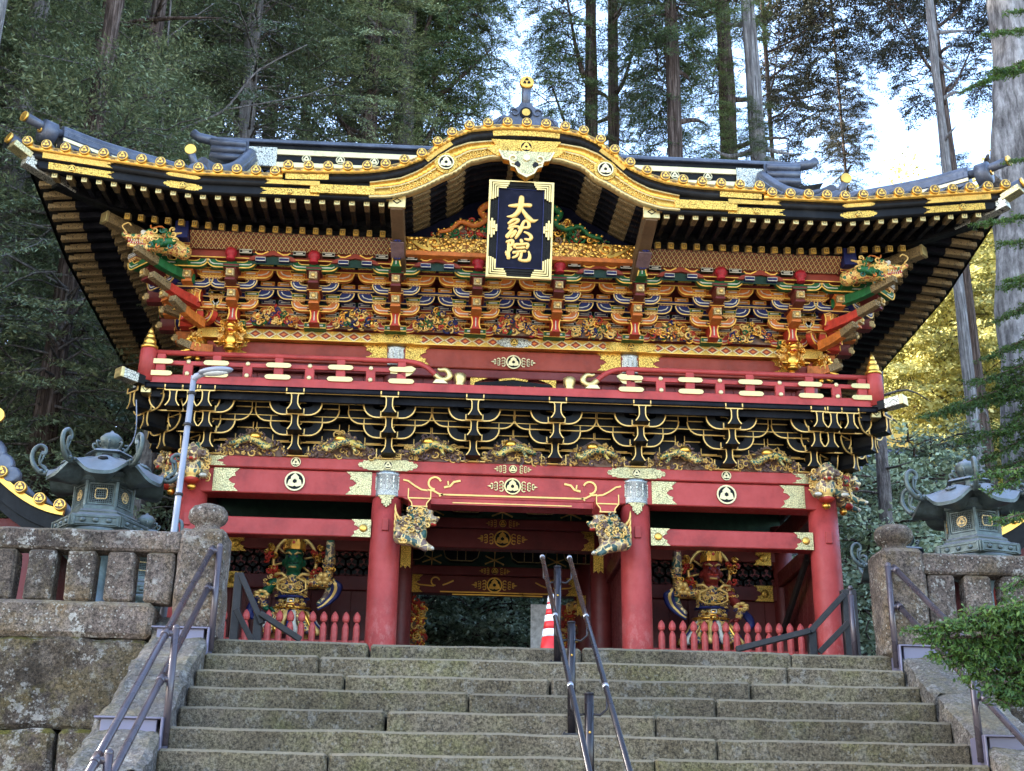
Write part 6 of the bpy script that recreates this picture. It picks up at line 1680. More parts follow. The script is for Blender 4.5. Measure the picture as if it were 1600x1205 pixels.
# ================================================================ HANDRAILS
def pipe_rail(name, label, pts_list, posts, r, mat, parts=None, joints=()):
    t = thing(name, label, 'handrail')
    for P in pts_list:
        o = MB().tube(P, r, 14).build('rail', [mat], t)
    for (a, b, rr) in posts:
        m = MB(); m.tube([a, b], rr, 12); m.ball(b, rr*1.02, 0, 10, 6); m.build('post', [mat], t)
    return t
def rl(y, z0=.96, y0=-5.84, sl=.634): return z0+(y-y0)*sl
for s, lab in ((-1, 'left'), (1, 'right')):
    X = s*2.84
    def top(y): return .72+(y+6.62)*.632
    P1 = [(X, -6.62, top(-6.62)), (X, -8.2, top(-8.2)), (X, -11, top(-11))]
    P2 = [(X, -6.62, top(-6.62)-.31), (X, -8.2, top(-8.2)-.31), (X, -11, top(-11)-.31)]
    t = pipe_rail('side_handrail', 'double purple brown metal handrail up the %s edge of the stairs' % lab, [P1, P2], [], .024, 'rail_paint')
    for y in (-6.66, -8.18, -9.75):
        xb = s*2.775; zb = nose(y)-.04
        m = MB(); m.tube([(xb, y, zb), (xb, y, top(y)+.03)], .026, 12); m.ball((xb, y, top(y)+.035), .027, 0, 10, 6)
        p = m.build('post', ['rail_paint'], t)
        m = MB()
        for dz in (0, -.31):
            m.tube([(xb, y, top(y)+dz-.005), (X, y, top(y)+dz)], .022, 10); m.tube([(X, y+.045, top(y)+dz+.028), (X, y-.045, top(y)+dz-.028)], .030, 12)
        m.build('clamp', ['rail_paint'], p)
    # bent metal cover plates over the wall, holding the posts
    for y in (-6.60, -8.12, -9.69):
        z = nose(y)+.07
        m = MB(); m.cbox(*sorted((s*2.80, s*3.24)), y-.13, y+.13, z+.02, z+.034, .003); m.cbox(*sorted((s*2.785, s*2.80)), y-.13, y+.13, z-.22, z+.034, .003)
        m.cbox(*sorted((s*2.83, s*3.2)), y-.10, y+.10, z-.12, z+.02, .003)
        m.build('cover_plate', ['plate_metal'], t)
ch = thing('centre_handrail', 'black twin handrail on slim posts running down the middle of the stairs', 'handrail')
CXR = 0.0
def ctop(y): return .63+(y+6.59)*.625
for e in (-1, 1):
    x = CXR+e*.115
    yT = -6.47
    P = [(x, yT, ctop(yT)+.05), (x, -7.55, ctop(-7.55)+.05), (x, -11.2, ctop(-11.2)+.05)]
    r = MB().tube(P, .019, 12).build('rail', ['rail_black'], ch)
    m = MB()
    for y in (-6.45, -7.62, -8.7, -9.9):
        d = Vector((0, -1, -.625)).normalized(); c = Vector((x, y, ctop(y)+.05)); m.tube([c-d*.022, c+d*.022], .0215, 12)
    m.build('joint_ring', ['steel'], r)
for y, zb in ((-6.59, -.14), (-7.67, -.83), (-8.75, -1.42), (-9.85, -2.05)):
    m = MB(); m.tube([(CXR, y, zb), (CXR, y, ctop(y)+.02)], .030, 14); m.tube([(CXR, y, ctop(y)+.02), (CXR, y, ctop(y)+.03)], .032, 14)
    p = m.build('post', ['rail_black'], ch)
    m = MB()
    for e in (-1, 1): m.tube([(CXR, y, ctop(y)-.10), (CXR+e*.07, y, ctop(y)-.11), (CXR+e*.115, y, ctop(y)-.07), (CXR+e*.115, y, ctop(y)+.03)], .008, 8)
    for z in (ctop(y)-.22, ctop(y)-.45): m.ball((CXR, y-.03, z), .009, 1, 6, 4)
    m.build('bracket_arm', ['rail_black', 'gold'], p)
    m = MB(); m.cbox(CXR-.07, CXR+.07, y-.05, y+.05, zb-.005, zb+.008, .002)
    for e in (-1, 1): m.ball((CXR+e*.055, y-.035, zb+.012), .009, 0, 6, 4)
    m.build('foot_plate', ['rail_black'], p)
MB().cbox(-.30, .42, YS[4]-.012, YS[4]-.002, ZS[5]+.004, ZS[5]+.028, .002).build('rusty_strip', ['carved_brown'], ch)

# ================================================================ SMALL THINGS ON THE LANDING
cone = thing('traffic_cone', 'red and white striped traffic cone standing behind the top step', 'traffic cone', (.06, -5.35, 0))
m = MB(); m.cbox(-.17, .17, -.17, .17, 0, .03, .01); 
def cr_(z): return .125+(.028-.125)*(z-.03)/.64
pr = []
for z in (.03, .26): pr.append((cr_(z), z))
m.lathe([(cr_(.03), .03), (cr_(.30), .30)], 24); m.build('cone_base', ['cone_red'], cone)
bands = [(.30, .37, 'cone_white'), (.37, .44, 'cone_red'), (.44, .50, 'cone_white'), (.50, .555, 'cone_red'), (.555, .60, 'cone_white'), (.60, .62, 'cone_red'), (.62, .685, 'cone_white')]
for z0, z1, mt in bands:
    m = MB(); e = .003 if mt == 'cone_white' else 0
    m.lathe([(cr_(z0)+e, z0), (cr_(z1)+e, z1)]+([(.018, .70), (.004, .705)] if z1 > .68 else []), 24); m.build('stripe', [mt], cone)
sg = thing('notice_board', 'white notice board standing behind the traffic cone', 'sign', (.73, 3.6, 0))
MB().cbox(-.19, .19, -.01, .01, 1.72, 2.50, .004).build('panel', ['sign_white'], sg); MB().cbox(-.02, .02, .01, .04, 0, 2.3, .004).build('post', ['dark_wood'], sg)
st = thing('rope_post', 'slim brown barrier post with ball top and round foot by the right newel', 'post')
b = at(1336, 1016, -6.15); m = MB(); m.lathe([(.115, 0), (.11, .012), (.05, .03), (.024, .05)], 24, (b.x, b.y, 0)); m.build('foot', ['rail_paint'], st)
m = MB(); m.tube([(b.x, b.y, .02), (b.x, b.y, .58)], .026, 14); m.lathe([(.026, .58), (.012, .60), (.010, .62), (.012, .625)], 12, (b.x, b.y, 0)); m.build('shaft', ['rail_paint'], st)
MB().ball((b.x, b.y, .645), .024, 0, 12, 8).build('ball', ['rail_paint'], st)
for lab, pts in (('left', [((376, 897), (410, 975)), ((407, 960), (470, 1000)), ((370, 955), (398, 1010))]), ('right', [((1318, 930), (1265, 988)), ((1262, 988), (1150, 1015)), ((1322, 975), (1280, 1020))])):
    t = thing('wooden_barrier', 'weathered dark wooden barrier rail in front of the %s guardian bay' % lab, 'barrier')
    Y = -3.6
    for i, (a, b) in enumerate(pts):
        A, B = at(*a, Y), at(*b, Y+(-.05 if i == 2 else 0)); A.y -= .06*i; m = MB(); m.bar(A, B, .06, .085 if i < 2 else .05, 0, (0, -1, 0)); m.build('rail', ['dark_wood'], t)
    for (x, y) in (((374, 895), (404, 958)) if lab == 'left' else ((1320, 922), (1268, 985), (1330, 922))):
        A = at(x, y, Y+.03); MB().cbox(A.x-.045, A.x+.045, Y, Y+.09, -.0, A.z, .008).build('post', ['dark_wood'], t)
# ================================================================ STREET LAMP
lp = thing('street_lamp', 'slim grey street lamp on a thin pole standing behind the left balustrade', 'street lamp')
A = at(268, 860, -6.0); B = at(303, 588, -6.0)
m = MB(); m.tube([(A.x-.02, -6, -.1), tuple(A), tuple(B)], [.032, .030, .026], 16); p = m.build('pole', ['lamp_grey'], lp)
for z in (1.35, 2.0, 2.3): m = MB(); m.tube([(A.x+(z-A.z)/(B.z-A.z)*(B.x-A.x), -6, z-.012), (A.x+(z-A.z)/(B.z-A.z)*(B.x-A.x), -6, z+.012)], .038, 14); m.build('strap', ['dark_wood'], p)
m = MB(); C = B
m.tube([tuple(C+Vector((.0, 0, -.04))), tuple(C+Vector((.02, 0, .0))), tuple(C+Vector((.10, -.03, .02)))], [.03, .03, .025], 12)
m.ball(tuple(C+Vector((.20, -.06, .035))), (.16, .07, .035), 0, 16, 10, Matrix.Rotation(-.12, 3, 'Y')); m.build('lamp_head', ['lamp_grey'], lp)
MB().ball(tuple(C+Vector((.20, -.06, .018))), (.12, .055, .025), 0, 14, 8, Matrix.Rotation(-.12, 3, 'Y')).build('lamp_lens', ['lens_clear'], lp)
# hanging cable from the corner of the gate down to the lantern
cb = thing('cable', 'thin grey cable hanging from the left corner of the gate', 'cable')
P = smooth_line([at(213, 625, -1.2), at(213, 665, -1.4), at(207, 690, -2.4), at(192, 708, -4.4)], 6); MB().tube(P, .008, 6).build('wire', ['lamp_grey'], cb)

# ================================================================ BRONZE LANTERNS
def lift_(m, dz): m.v = [(x, y, z+dz) for x, y, z in m.v]
def lantern(label, loc, rot, sc, detail=True):
    t = thing('bronze_lantern', label, 'lantern', loc, group='bronze lanterns', rot=(0, 0, rot)); t.scale = (sc,)*3
    n6 = 6
    # base, shaft with rings
    m = MB(); m.lathe([(.42, 0), (.44, .06), (.40, .12), (.30, .18), (.26, .22)], 24); m.lathe([(.17, .22), (.15, .30), (.13, .55), (.17, .58), (.17, .63), (.13, .66), (.13, 1.05), (.16, 1.14), (.20, 1.18)], 24)
    m.build('shaft', ['bronze'], t)
    m = MB(); m.lathe([(.18, .96), (.30, 1.03), (.385, 1.12), (.40, 1.16)], 30)
    for k in range(14):
        a = 2*PI*k/14; m.ball((.30*math.cos(a), .30*math.sin(a), 1.075), (.055, .07, .06), 0, 8, 6, Matrix.Rotation(a, 3, 'Z'))
    lift_(m, .19); m.build('lotus_bowl', ['bronze'], t)
    m = MB(); m.lathe([(.40, 1.15), (.45, 1.17), (.46, 1.275), (.44, 1.285), (.38, 1.30), (.32, 1.34)], n6, smooth=False)
    for k in range(n6):
        a = 2*PI*(k+.5)/n6; ap = .455*math.cos(PI/6)
        for j in (-1, 0, 1): m.ball((ap*math.cos(a)-j*.12*math.sin(a), ap*math.sin(a)+j*.12*math.cos(a), 1.222), (.02, .03, .024), 0, 8, 5, Matrix.Rotation(a, 3, 'Z'))
        for (za, zb) in ((1.18, 1.195), (1.25, 1.265)):
            c = Vector(((ap+.003)*math.cos(a), (ap+.003)*math.sin(a), (za+zb)/2)); m.cboxf(c.x, c.y, c.z, .008, .20, .008, .002, 0, Matrix.Rotation(a, 3, 'Z'))
        for j in (-.20, .20):
            m.cboxf((ap+.003)*math.cos(a)-j*math.sin(a), (ap+.003)*math.sin(a)+j*math.cos(a), 1.222, .008, .012, .05, .002, 0, Matrix.Rotation(a, 3, 'Z'))
    lift_(m, .19); m.build('platform', ['bronze'], t)
    m = MB(); m.lathe([(.34, 1.33), (.35, 1.36), (.30, 1.39), (.295, 1.43), (.27, 1.44)], n6, smooth=False); m.lathe([(.27, 1.66), (.32, 1.68), (.31, 1.72), (.36, 1.76)], n6, smooth=False); m.lathe([(.235, 1.42), (.235, 1.68)], n6, mi=1, smooth=False)
    for k in range(n6): a = 2*PI*k/n6; m.bar((.275*math.cos(a), .275*math.sin(a), 1.42), (.275*math.cos(a), .275*math.sin(a), 1.68), .035, .035, 0, (math.cos(a), math.sin(a), 0))
    lift_(m, .17); fb = m.build('fire_box', ['bronze', 'black_lacquer'], t)
    for k in range(n6):
        a = 2*PI*(k+.5)/n6; ap = .272*math.cos(PI/6)
        m = MB()
        for j in range(-5, 6):
            m.bar((j*.02, 0, -.09), (j*.02, 0, .09), .006, .006, 0); 
            if abs(j) < 5: m.bar((-.10, 0, j*.02), (.10, 0, j*.02), .006, .006, 0)
        if k % 2: crest(m, 0, 0, -.006, .055, 1, 0, .006)
        else: m.ribbon([(-.045, -.05), (.045, -.05), (.055, -.03), (.055, .03), (.045, .05), (-.045, .05), (-.055, .03), (-.055, -.03)], .008, -.012, -.002, 1, True)
        m.ribbon([(-.115, -.10), (.115, -.10), (.115, .10), (-.115, .10)], .02, -.008, .004, 0, True)
        m.build('lattice_panel', ['bronze', 'rafter_gold'], fb, (ap*math.cos(a), ap*math.sin(a), 1.72), (0, 0, a+PI/2))
    # six lobed roof with up-turned scrolls on the corners
    m = MB(); N = 72
    def rf(u, v):
        a = 2*PI*u; c = abs(math.cos(3*a)); lob = math.cos(6*a)      # corners at multiples of 60 degrees
        R = .18+(.55+.03*(.5-lob*.5)-.18)*v
        z = 2.095-.05*v-.16*v**1.5+.11*v*v*(.5+.5*lob)**2.2-.03*v*v*(.5-.5*lob)+.055*math.sin(PI*v)*(.5-.5*lob)
        return (R*math.cos(a), R*math.sin(a), z)
    m.surf(rf, N, 12, 0); m.surf(lambda u, v: (lambda p: (p[0]*(1-.5*v), p[1]*(1-.5*v), p[2]-.035-.0*v+.0))(rf(u, 1)), N, 4, 0)
    m.surf(lambda u, v: (lambda p: (p[0], p[1], p[2]-.035*v))(rf(u, 1)), N, 1, 0)
    rfo = m.build('roof', ['bronze'], t)
    for k in range(6):
        a = 2*PI*k/6; m = MB()
        def L(r, z, w_=0): return (r*math.cos(a)-w_*math.sin(a), r*math.sin(a)+w_*math.cos(a), z)
        m.tube([L(.18, 2.10), L(.32, 2.05), L(.46, 1.99), L(.56, 1.96)], [.018, .022, .026, .03], 8)
        P = smooth_line([L(.54, 1.96), L(.62, 1.96), L(.69, 2.02), L(.73, 2.11), L(.715, 2.20), L(.66, 2.24), L(.61, 2.21), L(.61, 2.16), L(.645, 2.15)], 4)
        m.tube(P, [.024*(1.15-.5*i/len(P)) for i in range(len(P))], 8)
        for o in (.035, .065):
            P = smooth_line([L(.56, 1.97), L(.62-o*.4, 2.0+o*.3), L(.66-o*.3, 2.05), L(.69-o, 2.11), L(.675-o, 2.17), L(.64-o*.6, 2.17)], 4); m.tube(P, .012, 6)
        for q in range(5): m.ball(L(.50+.03*q, 1.97+.012*(q % 2), .03*(-1)**q), .022, 0, 6, 4)
        m.build('roof_scroll', ['bronze'], rfo)
        a2 = a+PI/6; m = MB(); c = Vector(rf((a2/(2*PI)) % 1, .62))
        m.lathe([(.055, -.006), (.055, .008), (.04, .012)], 16)
        for q in range(3): m.ball((.024*math.cos(q*2.09), .024*math.sin(q*2.09), .012), (.017, .017, .008), 0, 8, 5)
        if k % 2: m.build('crest', ['bronze'], rfo, c, (0, .52, a2))
        else: m2 = MB().lathe([(.05, -.01), (.05, .006)], 5); m2.build('vent_hole', ['black_lacquer'], rfo, c, (0, .52, a2))
    m = MB(); m.lathe([(.24, 2.05), (.235, 2.09), (.20, 2.10), (.19, 2.16), (.24, 2.17), (.21, 2.195), (.12, 2.21), (.10, 2.22)], 6, smooth=False)
    for k in range(6): a = 2*PI*(k+.5)/6; m.cboxf(.17*math.cos(a), .17*math.sin(a), 2.13, .012, .05, .018, .003, 1, Matrix.Rotation(a, 3, 'Z'))
    m.build('roof_crown', ['bronze', 'black_lacquer'], t)
    m = MB(); m.lathe([(.09, 2.20), (.06, 2.23), (.085, 2.26), (.115, 2.31), (.11, 2.36), (.07, 2.40), (.025, 2.42), (.01, 2.44)], 20)
    for k in range(8):
        a = 2*PI*k/8; m.tube([tuple(p) for p in smooth_line([(.08*math.cos(a), .08*math.sin(a), 2.21), (.15*math.cos(a), .15*math.sin(a), 2.24), (.17*math.cos(a), .17*math.sin(a), 2.29), (.13*math.cos(a), .13*math.sin(a), 2.29)], 3)], .012, 6)
    m.build('finial', ['bronze'], t)
    return t
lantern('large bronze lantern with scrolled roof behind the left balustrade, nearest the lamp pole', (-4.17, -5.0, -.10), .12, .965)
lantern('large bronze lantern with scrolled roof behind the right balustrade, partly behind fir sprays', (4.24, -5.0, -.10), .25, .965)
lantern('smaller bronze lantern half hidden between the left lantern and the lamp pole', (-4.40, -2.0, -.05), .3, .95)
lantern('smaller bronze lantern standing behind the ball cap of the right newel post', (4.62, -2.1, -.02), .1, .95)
# ================================================================ NEIGHBOURING BUILDINGS
def side_hall(s, label):
    t = thing('side_hall', label, 'building')
    # curved gable end of a hall, only its corner shows
    def zf(x):      # x = distance outwards from the eave tip
        return 2.02+.10*x+.62*x*x-.08*x**3
    xt = 5.08; Y = -3.0
    m = MB(); N = 20
    P = [(s*(xt+1.7*i/N), zf(1.7*i/N)) for i in range(N+1)]
    m.ribbon([(p[0], p[1]-.05) for p in P], .07, Y-.04, Y+.02, 0); m.build('eave_edge_plate', ['gold'], t)
    m = MB(); m.ribbon([(p[0], p[1]-.17) for p in P], .16, Y, Y+.06, 0); m.ribbon([(p[0], p[1]-.30) for p in P], .12, Y+.03, Y+.09, 0); m.build('bargeboard', ['black_lacquer'], t)
    m = MB(); m.surf(lambda u, v: (s*(xt+1.7*u), Y-.05+2.4*v, zf(1.7*u)), 24, 6, 0)
    m.surf(lambda u, v: (s*(xt+1.7*u), Y+2.4*v, zf(1.7*u)-.2), 24, 6, 0); m.build('roof_tiles', ['roof_tile'], t)
    for k in range(8):
        x = .04+.225*k; put(me_te, 'tile_end', t, (s*(xt+x), Y-.05, zf(x)+.02)); MB().tube([(s*(xt+x), Y, zf(x)+.03), (s*(xt+x), Y+2.3, zf(x)+.03)], .06, 8).build('tile_row', ['roof_tile'], t)
    m = MB()
    for (dx, dz, r) in ((.62, .36, .10), (.74, .48, .13), (.88, .62, .16), (1.0, .80, .12)): m.lathe([(r*.8, -.05), (r, -.02), (r, .05), (r*.8, .07)], 14, (s*(xt+dx), Y, 2.02+dz), 0, axis='y')
    m.tube([(s*(xt+.95), Y, 2.75), (s*(xt+.90), Y-.08, 2.92), (s*(xt+.85), Y-.12, 3.0)], .06, 12); m.lathe([(.09, -.02), (.09, .03)], 16, (s*(xt+.84), Y-.15, 3.02), 1, axis='y'); m.lathe([(.05, -.02), (.05, .0)], 14, (s*(xt+.85), Y-.06, 2.66), 1, axis='y')
    m.build('ridge_end_tile', ['roof_tile', 'gold'], t)
    MB().cbox(*sorted((s*5.6, s*9.0)), Y+.4, Y+2.4, -.2, 2.0, .01).build('wall', ['dark_red_lacquer'], t)
    MB().cbox(*sorted((s*5.45, s*9.0)), Y+.25, Y+.45, 1.55, 1.75, .01).build('wall_beam', ['black_lacquer'], t)
    for k in range(4): m = MB(); x = s*(5.5+.7*k); m.cbox(x-.10, x+.10, Y+.2, Y+.4, -.2, 1.75, .01); m.build('column', ['dark_red_lacquer'], t)
    return t
side_hall(-1, 'black and gold gable roof corner of the hall at the left edge')
side_hall(1, 'dark tiled gable roof corner of the hall at the right edge')
# long low building with a metal roof, and a wall, far behind on the right
fb = thing('roofed_gallery', 'long low hall with pale blue metal roof on the slope right of the gate', 'building')
a = at(1395, 757, 18); b = at(1490, 762, 18); zt = at(1450, 705, 18).z; z0 = a.z
m = MB(); x0, x1 = a.x-4, b.x+.2
m.add([(x0, 18, z0), (x1, 18, z0+.0), (x1-.6, 20.5, zt+.9), (x0, 20.5, zt+.9)], [(0, 1, 2, 3)], 0); m.cbox(x0, x1-.1, 18.0, 18.1, z0-.16, z0, .01, 1); m.build('roof', ['blue_roof', 'dark_wood'], fb)
for k in range(26):
    t_ = k/25; xx = x0+(x1-x0)*t_; m = MB(); m.bar((xx, 18, z0+.03), (xx-(.6 if k == 25 else .6*t_), 20.5, zt+.93), .05, .06, 0); m.build('roof_batten', ['blue_roof'], fb)
MB().cbox(x0, x1-.4, 20.4, 20.8, zt+.9, zt+1.35, .02).build('ridge', ['pale_gold' if False else 'yellow_ochre'], fb)
MB().cbox(x0, x1-.4, 18.5, 20.5, 0, z0-.05, .02).build('wall', ['dark_wood'], fb)
for k in range(12): MB().cbox(x0+.3+k*.55, x0+.42+k*.55, 18.38, 18.5, 0, z0-.1, .01).build('column', ['carved_brown'], fb)
# ================================================================ GROUND
def gz(x, y):
    z = -.12
    if y < -6.5: z = -3.6
    if y > 8: z += (y-8)*.20
    ax = abs(x)
    if y > -6 and ax > 7.5: z += (ax-7.5)*(.22 if x > 0 else .16)*min(1, (y+6)/4)
    if y > 30: z += (y-30)*.12
    return z
m = MB(); gx = [-260, -120, -70, -45, -32]+list(np.arange(-26, 27, 2.0))+[32, 45, 70, 120, 260]; gy = [-260, -120, -60, -30, -15, -8, -6.45, -6.3, -4, -2, 0]+list(np.arange(2, 42, 2.0))+[50, 65, 90, 130, 260]
V = [(x, y, (gz(x, y) if y > -6.4 else -3.6)+(noise.noise(Vector((x*.15, y*.15, 0)))*.5 if y > 9 or abs(x) > 8 else 0)) for y in gy for x in gx]
nxg = len(gx); Fc = [(j*nxg+i, j*nxg+i+1, (j+1)*nxg+i+1, (j+1)*nxg+i) for j in range(len(gy)-1) for i in range(nxg-1)]
m.add(V, Fc, 0, True)
m.m = [1 if V[f[0]][1] < -7 else 0 for f in Fc]  # unseen ground before the stairs made pale as added bounce light
g = m.build('ground', ['soil', 'pave_stone'], None, kind='structure', label='dark mossy forest ground rising behind the gate', cat='ground')
# ================================================================ TREES
def quads_mesh(name, C, D, N, L, W, mats, wood=None):
    """leaf quads: centre, direction, normal, length, width as numpy arrays"""
    S = np.cross(D, N); S /= (np.linalg.norm(S, axis=1, keepdims=True)+1e-9)
    L = L[:, None]; W = W[:, None]
    a = C-D*L*.5; b = C+S*W*.5; c = C+D*L*.5; d = C-S*W*.5
    V = np.stack([a, b, c, d], 1).reshape(-1, 3); n = len(C)
    me = bpy.data.meshes.new(name)
    wv, wf = (np.zeros((0, 3)), []) if wood is None else (np.array(wood.v), wood.f)
    allv = np.concatenate([V, wv]) if len(wv) else V
    me.vertices.add(len(allv)); me.vertices.foreach_set('co', allv.ravel())
    nl = 4*n+sum(len(f) for f in wf); me.loops.add(nl)
    li = np.arange(4*n); wl = np.array([i+4*n for f in wf for i in f], dtype=int) if wf else np.zeros(0, int)
    me.loops.foreach_set('vertex_index', np.concatenate([li, wl]).astype(np.int32))
    st = list(np.arange(n)*4); tot = [4]*n; k = 4*n
    for f in wf: st.append(k); tot.append(len(f)); k += len(f)
    me.polygons.add(len(st)); me.polygons.foreach_set('loop_start', np.array(st, np.int32)); me.polygons.foreach_set('loop_total', np.array(tot, np.int32))
    mi = np.zeros(len(st), np.int32); mi[n:] = 1; me.polygons.foreach_set('material_index', mi)
    for mt in mats: me.materials.append(MATS[mt])
    me.update(calc_edges=True); return me
RNG = np.random.RandomState(5)
def unit(v): return v/(np.linalg.norm(v, axis=-1, keepdims=True)+1e-9)
def spray(length, ntw, nleaf, lsz, droop, flat, rg, tuft=False, cl=1.0):
    """one bough along +X: arrays of leaves and a list of twig lines"""
    C = []; D = []; N = []; tw = []
    main = [np.array([length*t, .06*length*math.sin(t*3+rg.rand()*3), -droop*length*t*t*.5+.04*length*math.sin(t*5)]) for t in np.linspace(0, 1, 6)]
    tw.append(main)
    for i in range(ntw):
        t = .12+.88*(i+rg.rand()*.6)/ntw; k = min(4, int(t*5)); p = main[k]+(main[k+1]-main[k])*(t*5-k)
        sd = 1 if i % 2 else -1; L = length*(.50-.34*t)*(.7+.6*rg.rand()); ang = sd*(.75+.35*rg.rand())
        d = unit(np.array([math.cos(ang), math.sin(ang), (rg.rand()-.5)*.5*(1-flat)-droop*.35]))
        e = p+d*L; tw.append([p, (p+e)/2+np.array([0, 0, .02*L]), e])
        n = max(3, int(nleaf*(.5+.5*L/length)))
        u = rg.rand(n)**.8; c = p+(e-p)*u[:, None]+rg.randn(n, 3)*np.array([1, 1, .45*(1-flat)+.12])*lsz*cl*(1.1 if not tuft else .8)
        dd = unit(d+rg.randn(n, 3)*(.5 if not tuft else .6)); nn = unit(np.array([0, 0, 1.0])+rg.randn(n, 3)*(.45 if flat > .5 else 1.0))
        C.append(c); D.append(dd); N.append(nn)
    return np.concatenate(C), np.concatenate(D), np.concatenate(N), tw
def crown_mesh(name, h, r, nb, seed, mats, length=1.0, ntw=14, nleaf=14, lsz=.10, asp=.42, droop=.35, flat=.3, shape='cone', tuft=False, twig=.5, cl=1.0):
    rg = np.random.RandomState(seed); Cs = []; Ds = []; Ns = []; wood = MB()
    for i in range(nb):
        t = (i+rg.rand())/nb; z = t*h; az = i*2.399+rg.rand()*.8
        prof = {'cone': (1-t)**.8*.95+.12, 'column': .75+.35*math.sin(t*9+seed), 'round': math.sin(PI*min(.97, t*.9+.08))**.6}[shape]
        R = r*prof*(.65+.5*rg.rand()); st = max(0.05, R-length*1.0)*rg.rand()**.5
        C, D, N, tw = spray(length*(.7+.6*rg.rand()), ntw, nleaf, lsz, droop, flat, rg, tuft, cl)
        el = -.15+.5*(t-.4)+.25*rg.randn(); ca, sa, ce, se = math.cos(az), math.sin(az), math.cos(el), math.sin(el)
        M3 = np.array([[ca*ce, -sa, -ca*se], [sa*ce, ca, -sa*se], [se, 0, ce]])
        sx = rg.randn(3)*.12*R; o = np.array([ca*st, sa*st, z])+sx*np.array([1, 1, .4])
        Cs.append(C @ M3.T+o); Ds.append(D @ M3.T); Ns.append(N @ M3.T)
        if rg.rand() < twig:
            for q, line in enumerate(tw[:1] if rg.rand() < .5 else tw[:5]):
                P = [tuple(M3 @ p+o) for p in line]; wood.tube(P, [.022*(1 if q == 0 else .4)*(1-.6*j/len(P)) for j in range(len(P))], 4, 0, False)
            if st > .15: wood.tube([(0, 0, z-.15*st), tuple(o)], [.035, .022], 5, 0, False)
    C = np.concatenate(Cs); D = unit(np.concatenate(Ds)); N = unit(np.concatenate(Ns)); n = len(C)
    L = lsz*(.7+.7*rg.rand(n)); W = L*asp*(.8+.4*rg.rand(n))
    return quads_mesh(name, C, D, N, L, W, mats, wood)
def trunk_mesh(name, h, r0, r1, mat, seed, bend=.15, n=22, seg=40, knots=0):
    rg = random.Random(seed); m = MB(); P = []; R = []
    for i in range(seg+1):
        t = i/seg; P.append((bend*math.sin(t*2.2+seed), bend*math.cos(t*1.7+seed)*.6, h*t)); R.append((r0+(r1-r0)*t)*(1+.5*max(0, .06-t)/.06)*(1+.03*rg.uniform(-1, 1)))
    o = len(m.v); m.tube(P, R, n, 0)
    m.v = [tuple(Vector(v)+Vector(noise.noise_vector(Vector((v[0]*4, v[1]*4, v[2]*.45+seed)))).xyz*(r0*.24)) for v in m.v]
    for k in range(knots):
        z = rg.uniform(.3, .9)*h; a = rg.uniform(0, 6.28); t = z/h; rr = r0+(r1-r0)*t; L = rg.uniform(.6, 2.0)
        px, py = bend*math.sin(t*2.2+seed), bend*math.cos(t*1.7+seed)*.6
        m.tube([tuple(p) for p in smooth_line([(px+rr*.7*math.cos(a), py+rr*.7*math.sin(a), z), (px+(rr+L*.5)*math.cos(a), py+(rr+L*.5)*math.sin(a), z+.15*L*rg.uniform(-1, 1)), (px+(rr+L)*math.cos(a+.2), py+(rr+L)*math.sin(a+.2), z+.35*L*rg.uniform(-.6, 1))], 3)], [.07*r0/.3, .06*r0/.3, .05*r0/.3, .045*r0/.3, .03*r0/.3, .02*r0/.3, .01][:7], 6)
    return m.mesh(name, [mat])
CRS = {
 'cedar': [crown_mesh('crown', 10, 2.4, 105, 11+i, ['leaf_cedar', 'bark_brown'], 1.5, 11, 34, .14, .18, .55, .2, 'column', True, .6, .8) for i in range(3)],
 'fir': [crown_mesh('crown', 9, 3.0, 150, 31+i, ['leaf_fir', 'bark_grey'], 1.7, 13, 44, .095, .26, .25, .75, 'round', False, .75, .8) for i in range(3)],
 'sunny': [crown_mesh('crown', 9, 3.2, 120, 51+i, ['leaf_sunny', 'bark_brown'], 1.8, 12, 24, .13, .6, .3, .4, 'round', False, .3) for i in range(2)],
 'shrub': [crown_mesh('crown', 1.6, 1.3, 60, 71+i, ['leaf_shrub', 'bark_brown'], .9, 10, 13, .09, .55, .2, .4, 'round', False, .5) for i in range(2)],
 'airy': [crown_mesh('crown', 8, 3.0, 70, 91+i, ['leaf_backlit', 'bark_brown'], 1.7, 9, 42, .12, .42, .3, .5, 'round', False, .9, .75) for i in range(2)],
}
BR = {'cedar': 'bark_brown', 'fir': 'bark_grey', 'sunny': 'bark_brown', 'airy': 'bark_brown'}
TR = {k: trunk_mesh('trunk', 24, .34, .16, v, 3+i, .3, knots=11) for i, (k, v) in enumerate((('brown', 'bark_brown'), ('grey', 'bark_grey'), ('pale', 'bark_pale')))}
LABS = {'cedar': 'tall dark cedar tree in the wood behind the gate', 'fir': 'dense blue green fir tree in the dark wood left of the gate', 'sunny': 'sunlit yellow green tree on the far slope right of the gate', 'airy': 'loose backlit tree against the bright sky behind the roof'}
LASTT_ = [None]
